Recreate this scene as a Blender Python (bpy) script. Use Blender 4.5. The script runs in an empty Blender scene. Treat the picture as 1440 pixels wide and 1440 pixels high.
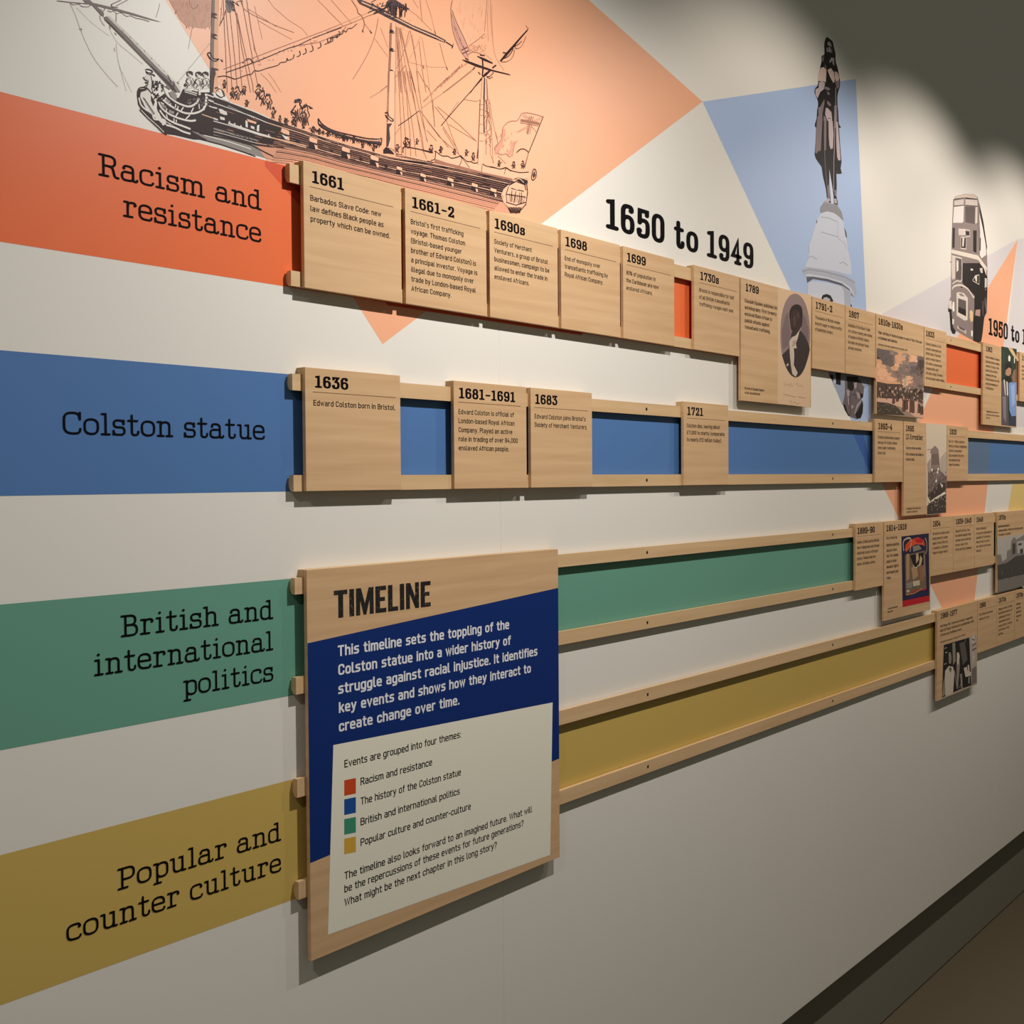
import bpy, math, random
from mathutils import Vector, Matrix
# ---------------------------------------------------------------- camera, light, exposure
sc = bpy.context.scene
COLL = sc.collection
ZC = 1.497                       # eye height above the floor; wall face is the plane y = 0
cd = bpy.data.cameras.new('camera'); cam = bpy.data.objects.new('camera', cd); COLL.objects.link(cam)
YAW, PITCH, ROLL, FPX = 0.8849677, -0.0273504, -0.0072305, 1651.559
f_ = Vector((math.sin(YAW)*math.cos(PITCH), math.cos(YAW)*math.cos(PITCH), math.sin(PITCH)))
r_ = Vector((math.cos(YAW), -math.sin(YAW), 0)); u_ = r_.cross(f_)
r2 = math.cos(ROLL)*r_ + math.sin(ROLL)*u_; u2 = -math.sin(ROLL)*r_ + math.cos(ROLL)*u_
m = Matrix((r2, u2, -f_)).transposed().to_4x4(); m.translation = (0, -1.2, ZC)
cam.matrix_world = m
cd.sensor_fit = 'HORIZONTAL'; cd.sensor_width = 36; cd.lens = 36*FPX/1440; cd.clip_start = .02
sc.camera = cam
sc.view_settings.view_transform = 'Standard'; sc.view_settings.look = 'None'
sc.view_settings.gamma = 1; sc.view_settings.use_curve_mapping = False
sc.view_settings.exposure = -0.1
w = bpy.data.worlds.new('dim gallery'); sc.world = w; w.use_nodes = True
w.node_tree.nodes['Background'].inputs[0].default_value = (.91, .90, .71, 1)
w.node_tree.nodes['Background'].inputs[1].default_value = .115
def spot(x, y, z, tx, tz, power, size, blend, col, rad=.012):
    l = bpy.data.lights.new('track_spotlight', 'SPOT'); l.energy = power; l.spot_size = math.radians(size)
    l.spot_blend = blend; l.color = col; l.shadow_soft_size = rad
    o = bpy.data.objects.new('track_spotlight', l); COLL.objects.link(o)
    o.location = (x, y, ZC+z)
    o.rotation_euler = (Vector((tx, 0, ZC+tz)) - o.location).to_track_quat('-Z', 'Y').to_euler()
    o['kind'] = 'helper'
    return o
WARM = (1, .90, .80); COOL = (1, .95, .90)
for sx, pw, tz, sz, bl, cl in ((-.3, 36, -.62, 132, 1, COOL), (1.36, 69, -.76, 134, 1, COOL), (2.40, 20, .06, 114, .5, WARM), (3.28, 30, .06, 116, .5, WARM), (4.16, 32, .06, 116, .5, WARM), (5.05, 32, .06, 116, .5, WARM)):
    spot(sx, -.80, 1.0, sx, tz, pw, sz, bl, cl)
# ---------------------------------------------------------------- materials
def lin(h):
    return tuple((v/12.92 if v <= .04045 else ((v+.055)/1.055)**2.4) for v in (int(h[i:i+2], 16)/255 for i in (0, 2, 4)))
MATS = {}
def flat(name, hexc, rough=.5, spec=.35):
    if name in MATS: return MATS[name]
    M = bpy.data.materials.new(name); M.use_nodes = True; b = M.node_tree.nodes['Principled BSDF']
    b.inputs['Base Color'].default_value = (*lin(hexc), 1); b.inputs['Roughness'].default_value = rough
    b.inputs['Specular IOR Level'].default_value = spec
    MATS[name] = M; return M
def painted(name, hexc, rough=.42, spec=.4, bump=.04):
    M = flat(name, hexc, rough, spec); nt = M.node_tree; b = nt.nodes['Principled BSDF']
    tc = nt.nodes.new('ShaderNodeTexCoord'); n = nt.nodes.new('ShaderNodeTexNoise'); n.inputs['Scale'].default_value = 900
    n.inputs['Detail'].default_value = 2
    bp = nt.nodes.new('ShaderNodeBump'); bp.inputs['Strength'].default_value = bump; bp.inputs['Distance'].default_value = .0006
    nt.links.new(tc.outputs['Object'], n.inputs['Vector']); nt.links.new(n.outputs['Fac'], bp.inputs['Height'])
    nt.links.new(bp.outputs['Normal'], b.inputs['Normal'])
    return M
def wood(name, light, dark, sx=3.0, sz=60.0, rough=.5):
    M = bpy.data.materials.new(name); M.use_nodes = True; nt = M.node_tree; b = nt.nodes['Principled BSDF']
    N = nt.nodes.new; L = nt.links.new
    tc = N('ShaderNodeTexCoord'); oi = N('ShaderNodeObjectInfo'); mp = N('ShaderNodeMapping')
    cm = N('ShaderNodeCombineXYZ'); mu = N('ShaderNodeMath'); mu.operation = 'MULTIPLY'; mu.inputs[1].default_value = 37.0
    L(oi.outputs['Random'], mu.inputs[0])
    for i in range(3): L(mu.outputs[0], cm.inputs[i])
    L(cm.outputs[0], mp.inputs['Location']); L(tc.outputs['Object'], mp.inputs['Vector'])
    mp.inputs['Scale'].default_value = (sx, 8, sz)
    n1 = N('ShaderNodeTexNoise'); n1.inputs['Scale'].default_value = 1.6; n1.inputs['Detail'].default_value = 6; n1.inputs['Distortion'].default_value = .6
    L(mp.outputs[0], n1.inputs['Vector'])
    mp2 = N('ShaderNodeMapping'); L(cm.outputs[0], mp2.inputs['Location']); L(tc.outputs['Object'], mp2.inputs['Vector'])
    mp2.inputs['Scale'].default_value = (2.4, 3, 9)
    wv = N('ShaderNodeTexWave'); wv.wave_type = 'BANDS'; wv.bands_direction = 'Z'; wv.inputs['Scale'].default_value = 1.4
    wv.inputs['Distortion'].default_value = 5; wv.inputs['Detail'].default_value = 2; wv.inputs['Detail Scale'].default_value = .8
    L(mp2.outputs[0], wv.inputs['Vector'])
    n3 = N('ShaderNodeTexNoise'); n3.inputs['Scale'].default_value = 900; n3.inputs['Detail'].default_value = 1
    L(tc.outputs['Object'], n3.inputs['Vector'])
    a1 = N('ShaderNodeMath'); a1.operation = 'MULTIPLY_ADD'; a1.inputs[1].default_value = .16; L(wv.outputs['Fac'], a1.inputs[0]); L(n1.outputs['Fac'], a1.inputs[2])
    a2 = N('ShaderNodeMath'); a2.operation = 'MULTIPLY_ADD'; a2.inputs[1].default_value = .16; L(n3.outputs['Fac'], a2.inputs[0]); L(a1.outputs[0], a2.inputs[2])
    cr = N('ShaderNodeValToRGB'); cr.color_ramp.elements[0].position = .36; cr.color_ramp.elements[1].position = .95
    cr.color_ramp.elements[0].color = (*lin(light), 1); cr.color_ramp.elements[1].color = (*lin(dark), 1)
    L(a2.outputs[0], cr.inputs['Fac']); L(cr.outputs[0], b.inputs['Base Color'])
    b.inputs['Roughness'].default_value = rough; b.inputs['Specular IOR Level'].default_value = .3
    bp = N('ShaderNodeBump'); bp.inputs['Strength'].default_value = .06; bp.inputs['Distance'].default_value = .0005
    L(n1.outputs['Fac'], bp.inputs['Height']); L(bp.outputs[0], b.inputs['Normal'])
    return M
PAL = {'ink': '2e1a1d', 'dark': '4c3a3c', 'mid': '8a7d7c', 'pale': 'e2ddd6', 'wht': 'eae6de', 'gry': '9a9290', 'thin': 'bdb7ae', 'sep': 'a4705c', 'sepl': 'd19a7c', 'mastl': 'eeb896', 'sailsh': 'efb28e', 'sailsh2': 'd09a86', 'sailg': 'dcab96', 'flagsh': 'd99a82', 'hull': '2c1a19', 'hullw': '8f8782', 'hullp': 'd99a7c', 'linep': 'e8b595', 'linepd': 'b07a66', 'portp': 'efb998', 'dkw': '8d8580', 'blk': '1a1413', 'blk2': '241c1a', 'stl': 'b9a9ac', 'stm': '7f7073', 'stp': 'd8bfb4', 'bluf': 'c3cbe0', 'pdg': '8c8a90', 'pdg2': 'b3b6c2', 'pdl': 'c3c8d6', 'pdm': 'a9aebd', 'dkb': '5c5a62', 'pdb': '9aa3ba', 'stm2': '6a5f62', 'stl2': 'a39799', 'bus': '8a7b78', 'busr': 'cdbdb0', 'buswin': 'cfc2bb', 'buswinl': 'e3dad6', 'busdk': '5d5250', 'busl': 'ddd0c4', 'busw': 'f0e8dd', 'busy': 'e0c190', 'pale2': 'c8b8a8', 'pink': 'b58f86', 'oldpap': 'd9b896', 'ovb': '8f7a76', 'ovl': '7a6766', 'skn': '3f2b26', 'ovd': '3d302f', 'ovh': '2b1f1d', 'crv': 'cbb8a6', 'crv2': 'a8968a', 'skl': '54403a', 'sig': 'a88a72', 'stk': '9c8474', 'stgl': 'e0a982', 'stg2': 'c99a7c', 'stg3': '8a766e', 'stgd': '6f625e', 'crd': '54443c', 'snd': 'd8ac94', 'grs': '4a4034', 'smk': 'c4ac90', 'stm3': 'a5897a', 'stl3': 'ecb692', 'crl': 'b9a08c', 'crd2': '6a4a40', 'sepsky': 'dccbb4', 'sepm': '93807a', 'sepd': '7d6a64', 'sepdd': '4b3f3a', 'sepl2': 'a8958c', 'sepm2': 'bfae9e', 'white2': 'ece4d8', 'nav': '2a2340', 'redp': 'c0202c', 'brn2': '7a6350', 'org2': 'd8562e', 'pl2': 'cbb9a2', 'gry2': '8d8378', 'tan2': 'b08c66', 'skl2': 'c9a88a', 'brn3': '9a6a4a', 'grn2': '3f6a48', 'nav2': '2c2c5c', 'red2': 'c8322c', 'dgr': '2c3a2c', 'tan3': 'd8b98a', 'suit': '5c5458', 'shirtb': '7c9ad0', 'jean': '3c3c50', 'skn2': 'b98a70', 'skn3': '8a6a58', 'sul': '8a7c82', 'shl': '9ab4e4', 'grn3': '3f6a4c', 'bwp': 'b3a79c', 'bwp2': 'd0c4b6', 'bwd': '7a6f68', 'bwd2': '5f5550', 'bwl': 'cfc2b2', 'bwm': '93877c', 'bwsky': 'b9b2a8', 'bwg': '847d77', 'bwdk': '4b4641', 'bwl2': 'b1aba6', 'bwg2': '7f7870', 'over_orange': 'd4512c', 'over_blue1': '3d62a8', 'over_blue2': '5f7796', 'over_blue3': '5c8a8a'}
PAL_MATS = {}
def ink(key):
    if key not in PAL_MATS: PAL_MATS[key] = flat('printed_'+key, PAL[key], .55, .25)
    return PAL_MATS[key]
# ---------------------------------------------------------------- mesh helpers
class MB:
    def __init__(s): s.v = []; s.f = []; s.mi = []; s.ms = []
    def mat(s, M):
        if M not in s.ms: s.ms.append(M)
        return s.ms.index(M)
    def face(s, pts, M):
        i = len(s.v); s.v += pts; s.f.append(tuple(range(i, i+len(pts)))); s.mi.append(s.mat(M))
    def box(s, x0, x1, y0, y1, z0, z1, M, bev=0):
        i = len(s.v)
        s.v += [(x0,y0,z0),(x1,y0,z0),(x1,y1,z0),(x0,y1,z0),(x0,y0,z1),(x1,y0,z1),(x1,y1,z1),(x0,y1,z1)]
        for q in ((0,3,2,1),(4,5,6,7),(0,1,5,4),(1,2,6,5),(2,3,7,6),(3,0,4,7)):
            s.f.append(tuple(i+k for k in q)); s.mi.append(s.mat(M))
    def build(s, name, parent=None, loc=(0,0,0), bev=0, label=None):
        me = bpy.data.meshes.new(name)
        me.from_pydata([(a-loc[0], b-loc[1], c-loc[2]) for a, b, c in s.v], [], s.f)
        for M in s.ms: me.materials.append(M)
        me.polygons.foreach_set('material_index', s.mi); me.update()
        o = bpy.data.objects.new(name, me); COLL.objects.link(o)
        if parent: o.parent = parent; o.location = Vector(loc) - parent.location
        else: o.location = loc
        if bev:
            b = o.modifiers.new('bevel', 'BEVEL'); b.width = bev; b.segments = 2; b.limit_method = 'ANGLE'
        if label: o['label'] = label
        return o
def thing(name, label, cat, loc, group=None):
    o = bpy.data.objects.new(name, None); COLL.objects.link(o); o.location = loc; o.empty_display_size = .02
    o['label'] = label; o['category'] = cat
    if group: o['group'] = group
    return o
def fillet(pts, r, closed=False, n=5):
    out = []; N = len(pts)
    for i, p in enumerate(pts):
        if not closed and i in (0, N-1): out.append(p); continue
        a = Vector(pts[i-1]); b = Vector(p); c = Vector(pts[(i+1) % N])
        d1 = (a-b).length; d2 = (c-b).length
        if d1 < 1e-9 or d2 < 1e-9: continue
        l1 = d1 if (not closed and i-1 == 0) else d1/2; l2 = d2 if (not closed and i+1 == N-1) else d2/2
        k = min(r, l1*.98, l2*.98)
        if k < 1e-6: out.append(p); continue
        s = b+(a-b)*(k/d1); e = b+(c-b)*(k/d2)
        for j in range(n+1):
            t = j/n; q = s*((1-t)**2) + b*(2*t*(1-t)) + e*(t*t)
            # lean towards a circular arc
            out.append((q.x, q.y))
    return out
def smooth(pts, closed=False, n=4):
    P = [Vector(p) for p in pts]; N = len(P); out = []
    if N < 3: return pts
    rng = range(N) if closed else range(N-1)
    for i in rng:
        p0 = P[i-1] if (closed or i > 0) else P[0]; p1 = P[i]; p2 = P[(i+1) % N]
        p3 = P[(i+2) % N] if (closed or i+2 < N) else P[-1]
        for j in range(n):
            t = j/n
            q = .5*((2*p1) + (p2-p0)*t + (2*p0-5*p1+4*p2-p3)*t*t + (3*p1-p0-3*p2+p3)*t*t*t)
            out.append((q.x, q.y))
    if not closed: out.append(tuple(P[-1]))
    return out
def ribbon(mb, pts, w, y, M, closed=False, cap='sq'):
    P = [Vector(p) for p in pts]; Q = [P[0]]
    for p in P[1:]:
        if (p-Q[-1]).length > 1e-6: Q.append(p)
    if closed and (Q[0]-Q[-1]).length < 1e-6: Q.pop()
    P = Q; n = len(P)
    if n < 2: return
    if cap == 'sq' and not closed:
        P[0] = P[0] + (P[0]-P[1]).normalized()*w/2; P[-1] = P[-1] + (P[-1]-P[-2]).normalized()*w/2
    L = []; R = []
    for i in range(n):
        if closed or 0 < i < n-1:
            d1 = (P[i]-P[i-1]).normalized(); d2 = (P[(i+1) % n]-P[i]).normalized()
        elif i == 0: d1 = d2 = (P[1]-P[0]).normalized()
        else: d1 = d2 = (P[-1]-P[-2]).normalized()
        t = d1+d2
        if t.length < .2: t = d1
        t.normalize(); nn = Vector((-t.y, t.x)); k = max(.45, nn.dot(Vector((-d1.y, d1.x))))
        o = nn*(w/2/k); L.append(P[i]+o); R.append(P[i]-o)
    base = len(mb.v)
    for a, b in zip(L, R): mb.v.append((a.x, y, a.y)); mb.v.append((b.x, y, b.y))
    mi = mb.mat(M)
    for i in range(n if closed else n-1):
        j = (i+1) % n
        mb.f.append((base+2*i, base+2*i+1, base+2*j+1, base+2*j)); mb.mi.append(mi)
    if cap == 'rd' and not closed:
        for e, d in ((P[0], P[0]-P[1]), (P[-1], P[-1]-P[-2])):
            a0 = math.atan2(d.y, d.x)
            mb.face([(e.x+w/2*math.cos(a0+t), y, e.y+w/2*math.sin(a0+t)) for t in [-math.pi/2+math.pi*j/6 for j in range(7)]], M)
def disc(mb, x, z, r, y, M, n=12):
    mb.face([(x+r*math.cos(6.28318*k/n), y, z+r*math.sin(6.28318*k/n)) for k in range(n)], M)
def art(mb, text, y0, step=.00006, dz=None):
    """printed picture: layers of filled shapes and drawn lines, in tenths of a millimetre on the wall"""
    dz = ZC if dz is None else dz
    layer = 0; off = 0.0; k_ = 0
    for ln in text.strip().split('\n'):
        if ln == 'n': layer += 1; continue
        k, c, wd, rest = ln.split(' ', 3)
        pts = [tuple(int(v)*1e-4 for v in q.split(',')) for q in rest.split()]
        pts = [(a, b+dz) for a, b in pts]
        M = ink(c); y = y0-layer*step-off
        if k in 'pP':
            off += .0000025
            if k == 'P': pts = smooth(pts, True)
            mb.face([(a, y, b) for a, b in pts], M)
        else:
            k_ += 1
            if k == 'c': pts = smooth(pts)
            if k == 'o': pts = smooth(pts, True)
            ribbon(mb, pts, int(wd)*1e-4, y-step*.5-.0000012*(k_ % 6), M, k == 'o', 'none')
    return mb
# ---------------------------------------------------------------- lettering, drawn as strokes
# "radius: x,y x,y ..." strokes, z = closed, b = ball terminal; cap height 7, x-height 5; last number = advance
DIN_SRC = '''
a 3.2 1.3:0.3,5 3.2,5 3.2,0|1.2:3.2,2.9 0,2.9 0,0 3.2,0
b 3.2 0:0,7 0,0|z1.5:0,0 0,5 3.2,5 3.2,0
c 3 1.5:3.1,4 3.1,5 0,5 0,0 3.1,0 3.1,1
d 3.2 0:3.2,7 3.2,0|z1.5:0,0 0,5 3.2,5 3.2,0
e 3.2 0:0,2.5 3.2,2.5|1.5:3.2,2.5 3.2,5 0,5 0,0 3.0,0
f 2 1:2.1,7 0.8,7 0.8,0|0:0,5 2,5
g 3.2 z1.5:0,0 0,5 3.2,5 3.2,0|1.4:3.2,5 3.2,-2 0.2,-2
h 3.2 0:0,7 0,0|1.5:0,3 0,5 3.2,5 3.2,0
i 0 0:0,5 0,0|0:0,6.85 0,6.95
j 0.3 0.8:0.3,5 0.3,-2 -0.7,-2|0:0.3,6.85 0.3,6.95
k 3 0:0,7 0,0|0:2.8,5 0.1,1.9|0:1.2,3 3.1,0
l 0.9 0.9:0,7 0,0 1,0
m 5.2 0:0,5 0,0|1.2:0,3 0,5 2.6,5 2.6,0|1.2:2.6,3 2.6,5 5.2,5 5.2,0
n 3.2 0:0,5 0,0|1.5:0,3 0,5 3.2,5 3.2,0
o 3.2 z1.5:0,0 0,5 3.2,5 3.2,0
p 3.2 0:0,5 0,-2|z1.5:0,0 0,5 3.2,5 3.2,0
q 3.2 0:3.2,5 3.2,-2|z1.5:0,0 0,5 3.2,5 3.2,0
r 2 0:0,5 0,0|1.4:0,3.2 0,5 2.1,5
s 3 1.2:2.9,5 0.1,5 0.1,2.6 3,2.6 3,0 0,0
t 2 1:0.8,6.6 0.8,0 2.1,0|0:0,5 2,5
u 3.2 1.5:0,5 0,0 3.2,0 3.2,2|0:3.2,5 3.2,0
v 3.2 0:0,5 1.6,0 3.2,5
w 4.8 0:0,5 1.2,0 2.4,5 3.6,0 4.8,5
x 3 0:0,5 3,0|0:0,0 3,5
y 3.2 0:0,5 1.6,0|0.8:3.2,5 0.9,-2 0,-2
z 3 0:0,5 3,5 0,0 3,0
A 4 0:0,0 2,7 4,0|0:0.6,2 3.4,2
B 3.8 0:0,7 0,0|1.5:0,7 3.6,7 3.6,3.7 0,3.7|1.6:0,3.7 3.9,3.7 3.9,0 0,0
C 3.8 1.9:3.8,5.3 3.8,7 0,7 0,0 3.8,0 3.8,1.7
D 3.9 0:0,7 0,0|1.9:0,7 3.9,7 3.9,0 0,0
E 3.3 0:3.3,7 0,7 0,0 3.3,0|0:0,3.6 2.9,3.6
F 3.2 0:3.2,7 0,7 0,0|0:0,3.6 2.8,3.6
G 3.9 1.9:3.8,5.3 3.8,7 0,7 0,0 3.9,0 3.9,3.3|0:2.2,3.3 3.9,3.3
H 3.9 0:0,7 0,0|0:3.9,7 3.9,0|0:0,3.6 3.9,3.6
I 0 0:0,7 0,0
J 2.6 1.3:2.6,7 2.6,0 0,0
K 3.8 0:0,7 0,0|0:3.6,7 0,2.6|0:1.4,4.2 3.9,0
L 3.1 0:0,7 0,0 3.2,0
M 4.8 0:0,0 0,7 2.4,2.4 4.8,7 4.8,0
N 4 0:0,0 0,7 4,0 4,7
O 4 z1.9:0,0 0,7 4,7 4,0
P 3.7 0:0,7 0,0|1.6:0,7 3.8,7 3.8,3.1 0,3.1
R 3.8 0:0,7 0,0|1.6:0,7 3.7,7 3.7,3.4 0,3.4|0:1.9,3.4 3.9,0
S 3.7 1.6:3.6,5.7 3.6,7 0.1,7 0.1,3.6 3.7,3.6 3.7,0 0,0 0,1.3
T 3.8 0:0,7 3.8,7|0:1.9,7 1.9,0
U 3.9 1.8:0,7 0,0 3.9,0 3.9,7
V 4 0:0,7 2,0 4,7
W 6 0:0,7 1.5,0 3,7 4.5,0 6,7
Y 4 0:0,7 2,3.2 4,7|0:2,3.2 2,0
0 3.3 z1.6:0,0 0,7 3.3,7 3.3,0
1 1.8 0:0,5.4 1.8,7 1.8,0
2 3.4 1.6:0,5.4 0,7 3.4,7 3.4,4.4 0,0|0:0,0 3.5,0
3 3.4 0:0.1,7 3.2,7 1.5,4.1|1.6:1.5,4.1 3.5,4.1 3.5,0 0,0 0,1.4
4 3.6 0:2,7 0,1.6 3.6,1.6|0:2.7,3.2 2.7,0
5 3.4 0:3.2,7 0.3,7 0.2,4.2|1.6:0.2,4.2 3.5,4.4 3.5,0 0,0 0,1.3
6 3.5 z1.6:0,0 0,4.2 3.5,4.2 3.5,0|0:0.3,3.2 2.3,7
7 3.3 0:0,7 3.4,7 1.2,0
8 3.5 z1.5:0.2,3.7 0.2,7 3.3,7 3.3,3.7|z1.6:0,0 0,3.7 3.5,3.7 3.5,0
9 3.5 z1.6:0,2.8 0,7 3.5,7 3.5,2.8|0:3.2,3.8 1.2,0
. 0 0:0,0 0,0.1
, 0.3 0:0.3,0.2 0,-1.1
: 0 0:0,0 0,0.1|0:0,4 0,4.1
' 0 0:0,7 0,5.6
- 1.8 0:0,2.8 1.8,2.8
– 3 0:0,2.8 3,2.8
( 1.2 1.4:1.3,8 0,6.4 0,0.4 1.3,-1.2
) 1.2 1.4:0,8 1.3,6.4 1.3,0.4 0,-1.2
? 3 1.5:0,5.6 0,7 3,7 3,4.2 1.5,3 1.5,1.8|0:1.5,0 1.5,0.1
% 5.4 z.8:0,4 0,7 1.9,7 1.9,4|z.8:3.5,0 3.5,3 5.4,3 5.4,0|0:1,0 4.4,7
£ 3.4 1.4:3.3,5.8 3.3,7 0.9,7 0.9,0|0:0,0 3.5,0|0:0,3.4 2.6,3.4
'''
TW_SRC = '''
R 5.7 0:1.2,7 1.2,0|1.7:0,7 4.8,7 4.8,3.5 1.2,3.5|0.9:2.7,3.5 4.0,3.3 4.7,0 5.8,0|0:0,0 2.6,0
B 5 0:1.2,7 1.2,0|1.7:0,7 4.4,7 4.4,3.7 1.2,3.7|1.8:1.2,3.7 4.9,3.7 4.9,0 0,0
P 5 0:1.2,7 1.2,0|1.8:0,7 4.9,7 4.9,3.1 1.2,3.1|0:0,0 2.8,0
C 5 2.5:4.9,1.6 4.9,0 0,0 0,7 4.7,7 4.7,5.2|0:4.8,7.1 4.8,4.8
N 5.6 0:1.2,0 1.2,7 4.5,0 4.5,7|0:0,7 1.2,7|0:3.5,7 5.6,7|0:0.1,0 2.3,0
a 4.7 1.4:0.5,4.1 0.6,5 3.5,5 3.5,0.1|0.6:3.5,1.2 3.6,0 4.8,0 4.8,0.6|1.3:3.5,2.9 0,2.9 0,0 3.5,0 3.5,1.4|b.62:0.6,4.05
b 4.4 0:0,7 1,7 1,0|z1.9:1,0 1,5 4.4,5 4.4,0
c 3.9 2.1:4,0.9 3.8,0 0,0 0,5 3.8,5 3.8,3.9|b.65:3.6,3.9
d 4.5 z1.9:0,0 0,5 3.4,5 3.4,0|0:2.3,7 3.4,7 3.4,0 4.5,0
e 4 0:0.1,2.6 3.9,2.6|2.1:3.9,2.6 3.9,5 0,5 0,0 4,0 4,0.9
h 5 0:0,7 1,7 1,0|0:0,0 2,0|1.6:1,3 1.2,5 4,5 4,0|0:3,0 5,0
i 2.4 0:0.1,5 1.2,5 1.2,0|0:0,0 2.4,0|b.66:1.1,6.9
l 2.4 0:0.1,7 1.2,7 1.2,0|0:0,0 2.4,0
m 7.8 0:0,5 1,5 1,0|0:0,0 2,0|1.4:1,3 1.2,5 3.9,5 3.9,0|0:3,0 4.8,0|1.4:3.9,3 4.1,5 6.8,5 6.8,0|0:5.9,0 7.8,0
n 5 0:0,5 1,5 1,0|0:0,0 2,0|1.6:1,3 1.2,5 4,5 4,0|0:3,0 5,0
o 4.1 z2.1:0,0 0,5 4.1,5 4.1,0
p 4.4 0:0,5 1,5 1,-2.1|0:0,-2.1 2.2,-2.1|z1.9:1,0 1,5 4.4,5 4.4,0
r 3.9 0:0.1,5 1.2,5 1.2,0|0:0,0 2.7,0|1.4:1.2,2.8 1.4,5 3.8,5 3.8,4.1|b.68:3.65,4.15
s 3.6 1.25:3.3,3.8 3.3,5 0.2,5 0.2,2.6 3.6,2.6 3.6,0 0.1,0 0.1,1.1|0:3.35,5 3.35,3.7|0:0.05,1.3 0.05,0
t 3.3 1.3:1.2,6.9 1.2,0 3.3,0 3.3,1.3|0:0,5 3,5
u 5 1.6:1,5 1,0 3.9,0 4.0,2|0:0,5 1,5|0:2.9,5 4,5 4,0 5,0
v 5 0:0.8,5 2.5,0 4.2,5|0:0,5 1.9,5|0:3.2,5 5,5
0 4 z2.1:0,0 0,7 4,7 4,0
1 3.5 0:0.1,6.7 1.8,7 1.8,0|0:0,0 3.5,0
2 4 1.9:0.2,5.4 0.2,7 3.9,7 3.9,4.2 0.2,0.3|0:0.1,0 4,0 4,1.1|b.66:.45,5.4
3 4 0:0.2,5.9 0.2,7 3.8,7 1.7,4.2|1.9:1.7,4.2 4,4.2 4,0 0,0 0,1.3|b.66:.2,1.4
4 4.2 0:2.9,0 2.9,7 0,2.1 4.2,2.1|0:1.8,0 4.0,0
5 4 0:3.7,6 3.7,7 0.5,7 0.4,3.6|1.9:0.4,3.6 0.8,4.4 4,4.4 4,0 0,0 0,1.3|b.66:.2,1.4
6 4 z1.9:0,0 0,4.1 4,4.1 4,0|2.2:0,2.2 0,7 3.7,7 3.7,6|b.6:3.5,5.95
7 4 0:0.1,5.7 0.1,7 4,7 1.5,0
8 4 z1.7:0.3,3.7 0.3,7 3.7,7 3.7,3.7|z1.9:0,0 0,3.7 4,3.7 4,0
9 4 z1.9:0,2.9 0,7 4,7 4,2.9|2.2:4,4.8 4,0 0.3,0 0.3,1|b.6:.5,1.05
– 3.2 0:0,3.1 3.2,3.1
- 2 0:0,3.1 2,3.1
'''
def parse(font):
    out = {}
    for ln in font.strip().split('\n'):
        ch, adv, rest = ln.split(' ', 2)
        st = []
        for s in rest.split('|'):
            r, pts = s.split(':'); kind = ''
            if r[0] in 'zb': kind = r[0]; r = r[1:]
            st.append((kind, float(r), [tuple(map(float, q.split(','))) for q in pts.split()]))
        out[ch] = (float(adv), st)
    return out
DIN = parse(DIN_SRC); TW = parse(TW_SRC)
def text(mb, s, font, wt, cap, x0, z0, y, M, x1=None, gap=None, space=2.6, caps='sq', natural=1.0, con=1.0):
    """baseline left x0,z0; fitted to the right end x1 when given; con = stem thickness over bar thickness"""
    F = DIN if font == 'DIN' else TW
    k = cap/(7+wt)
    if gap is None: gap = 1.0+wt*.95
    pen = 0; items = []
    for ch in s:
        if ch == ' ': pen += space; continue
        adv, st = F[ch]; items.append((pen, st)); pen += adv+gap
    ex = wt*con
    total = pen-gap+ex
    kx = (x1-x0)/total if x1 is not None else k*natural
    for px, st in items:
        for si, (kind, r, pts) in enumerate(st):
            ys = y-.00002*si
            if kind == 'b':
                for a, b in pts:
                    n = 12; rr = wt*r
                    mb.face([(x0+kx*(px+a+ex/2+rr*con*math.cos(6.28318*q/n)), ys-.00002, z0+k*(b+wt/2+rr*math.sin(6.28318*q/n))) for q in range(n)], M)
                continue
            P = fillet(pts, r, kind == 'z') if r > 0 else pts
            tmp = MB(); ribbon(tmp, [(a/con, b) for a, b in P], wt, 0, M, kind == 'z', caps)
            base = len(mb.v); mb.v += [(x0+kx*(px+a*con+ex/2), ys, z0+k*(b+wt/2)) for a, _, b in tmp.v]
            mi = mb.mat(M)
            for fc in tmp.f: mb.f.append(tuple(base+i for i in fc)); mb.mi.append(mi)
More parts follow.
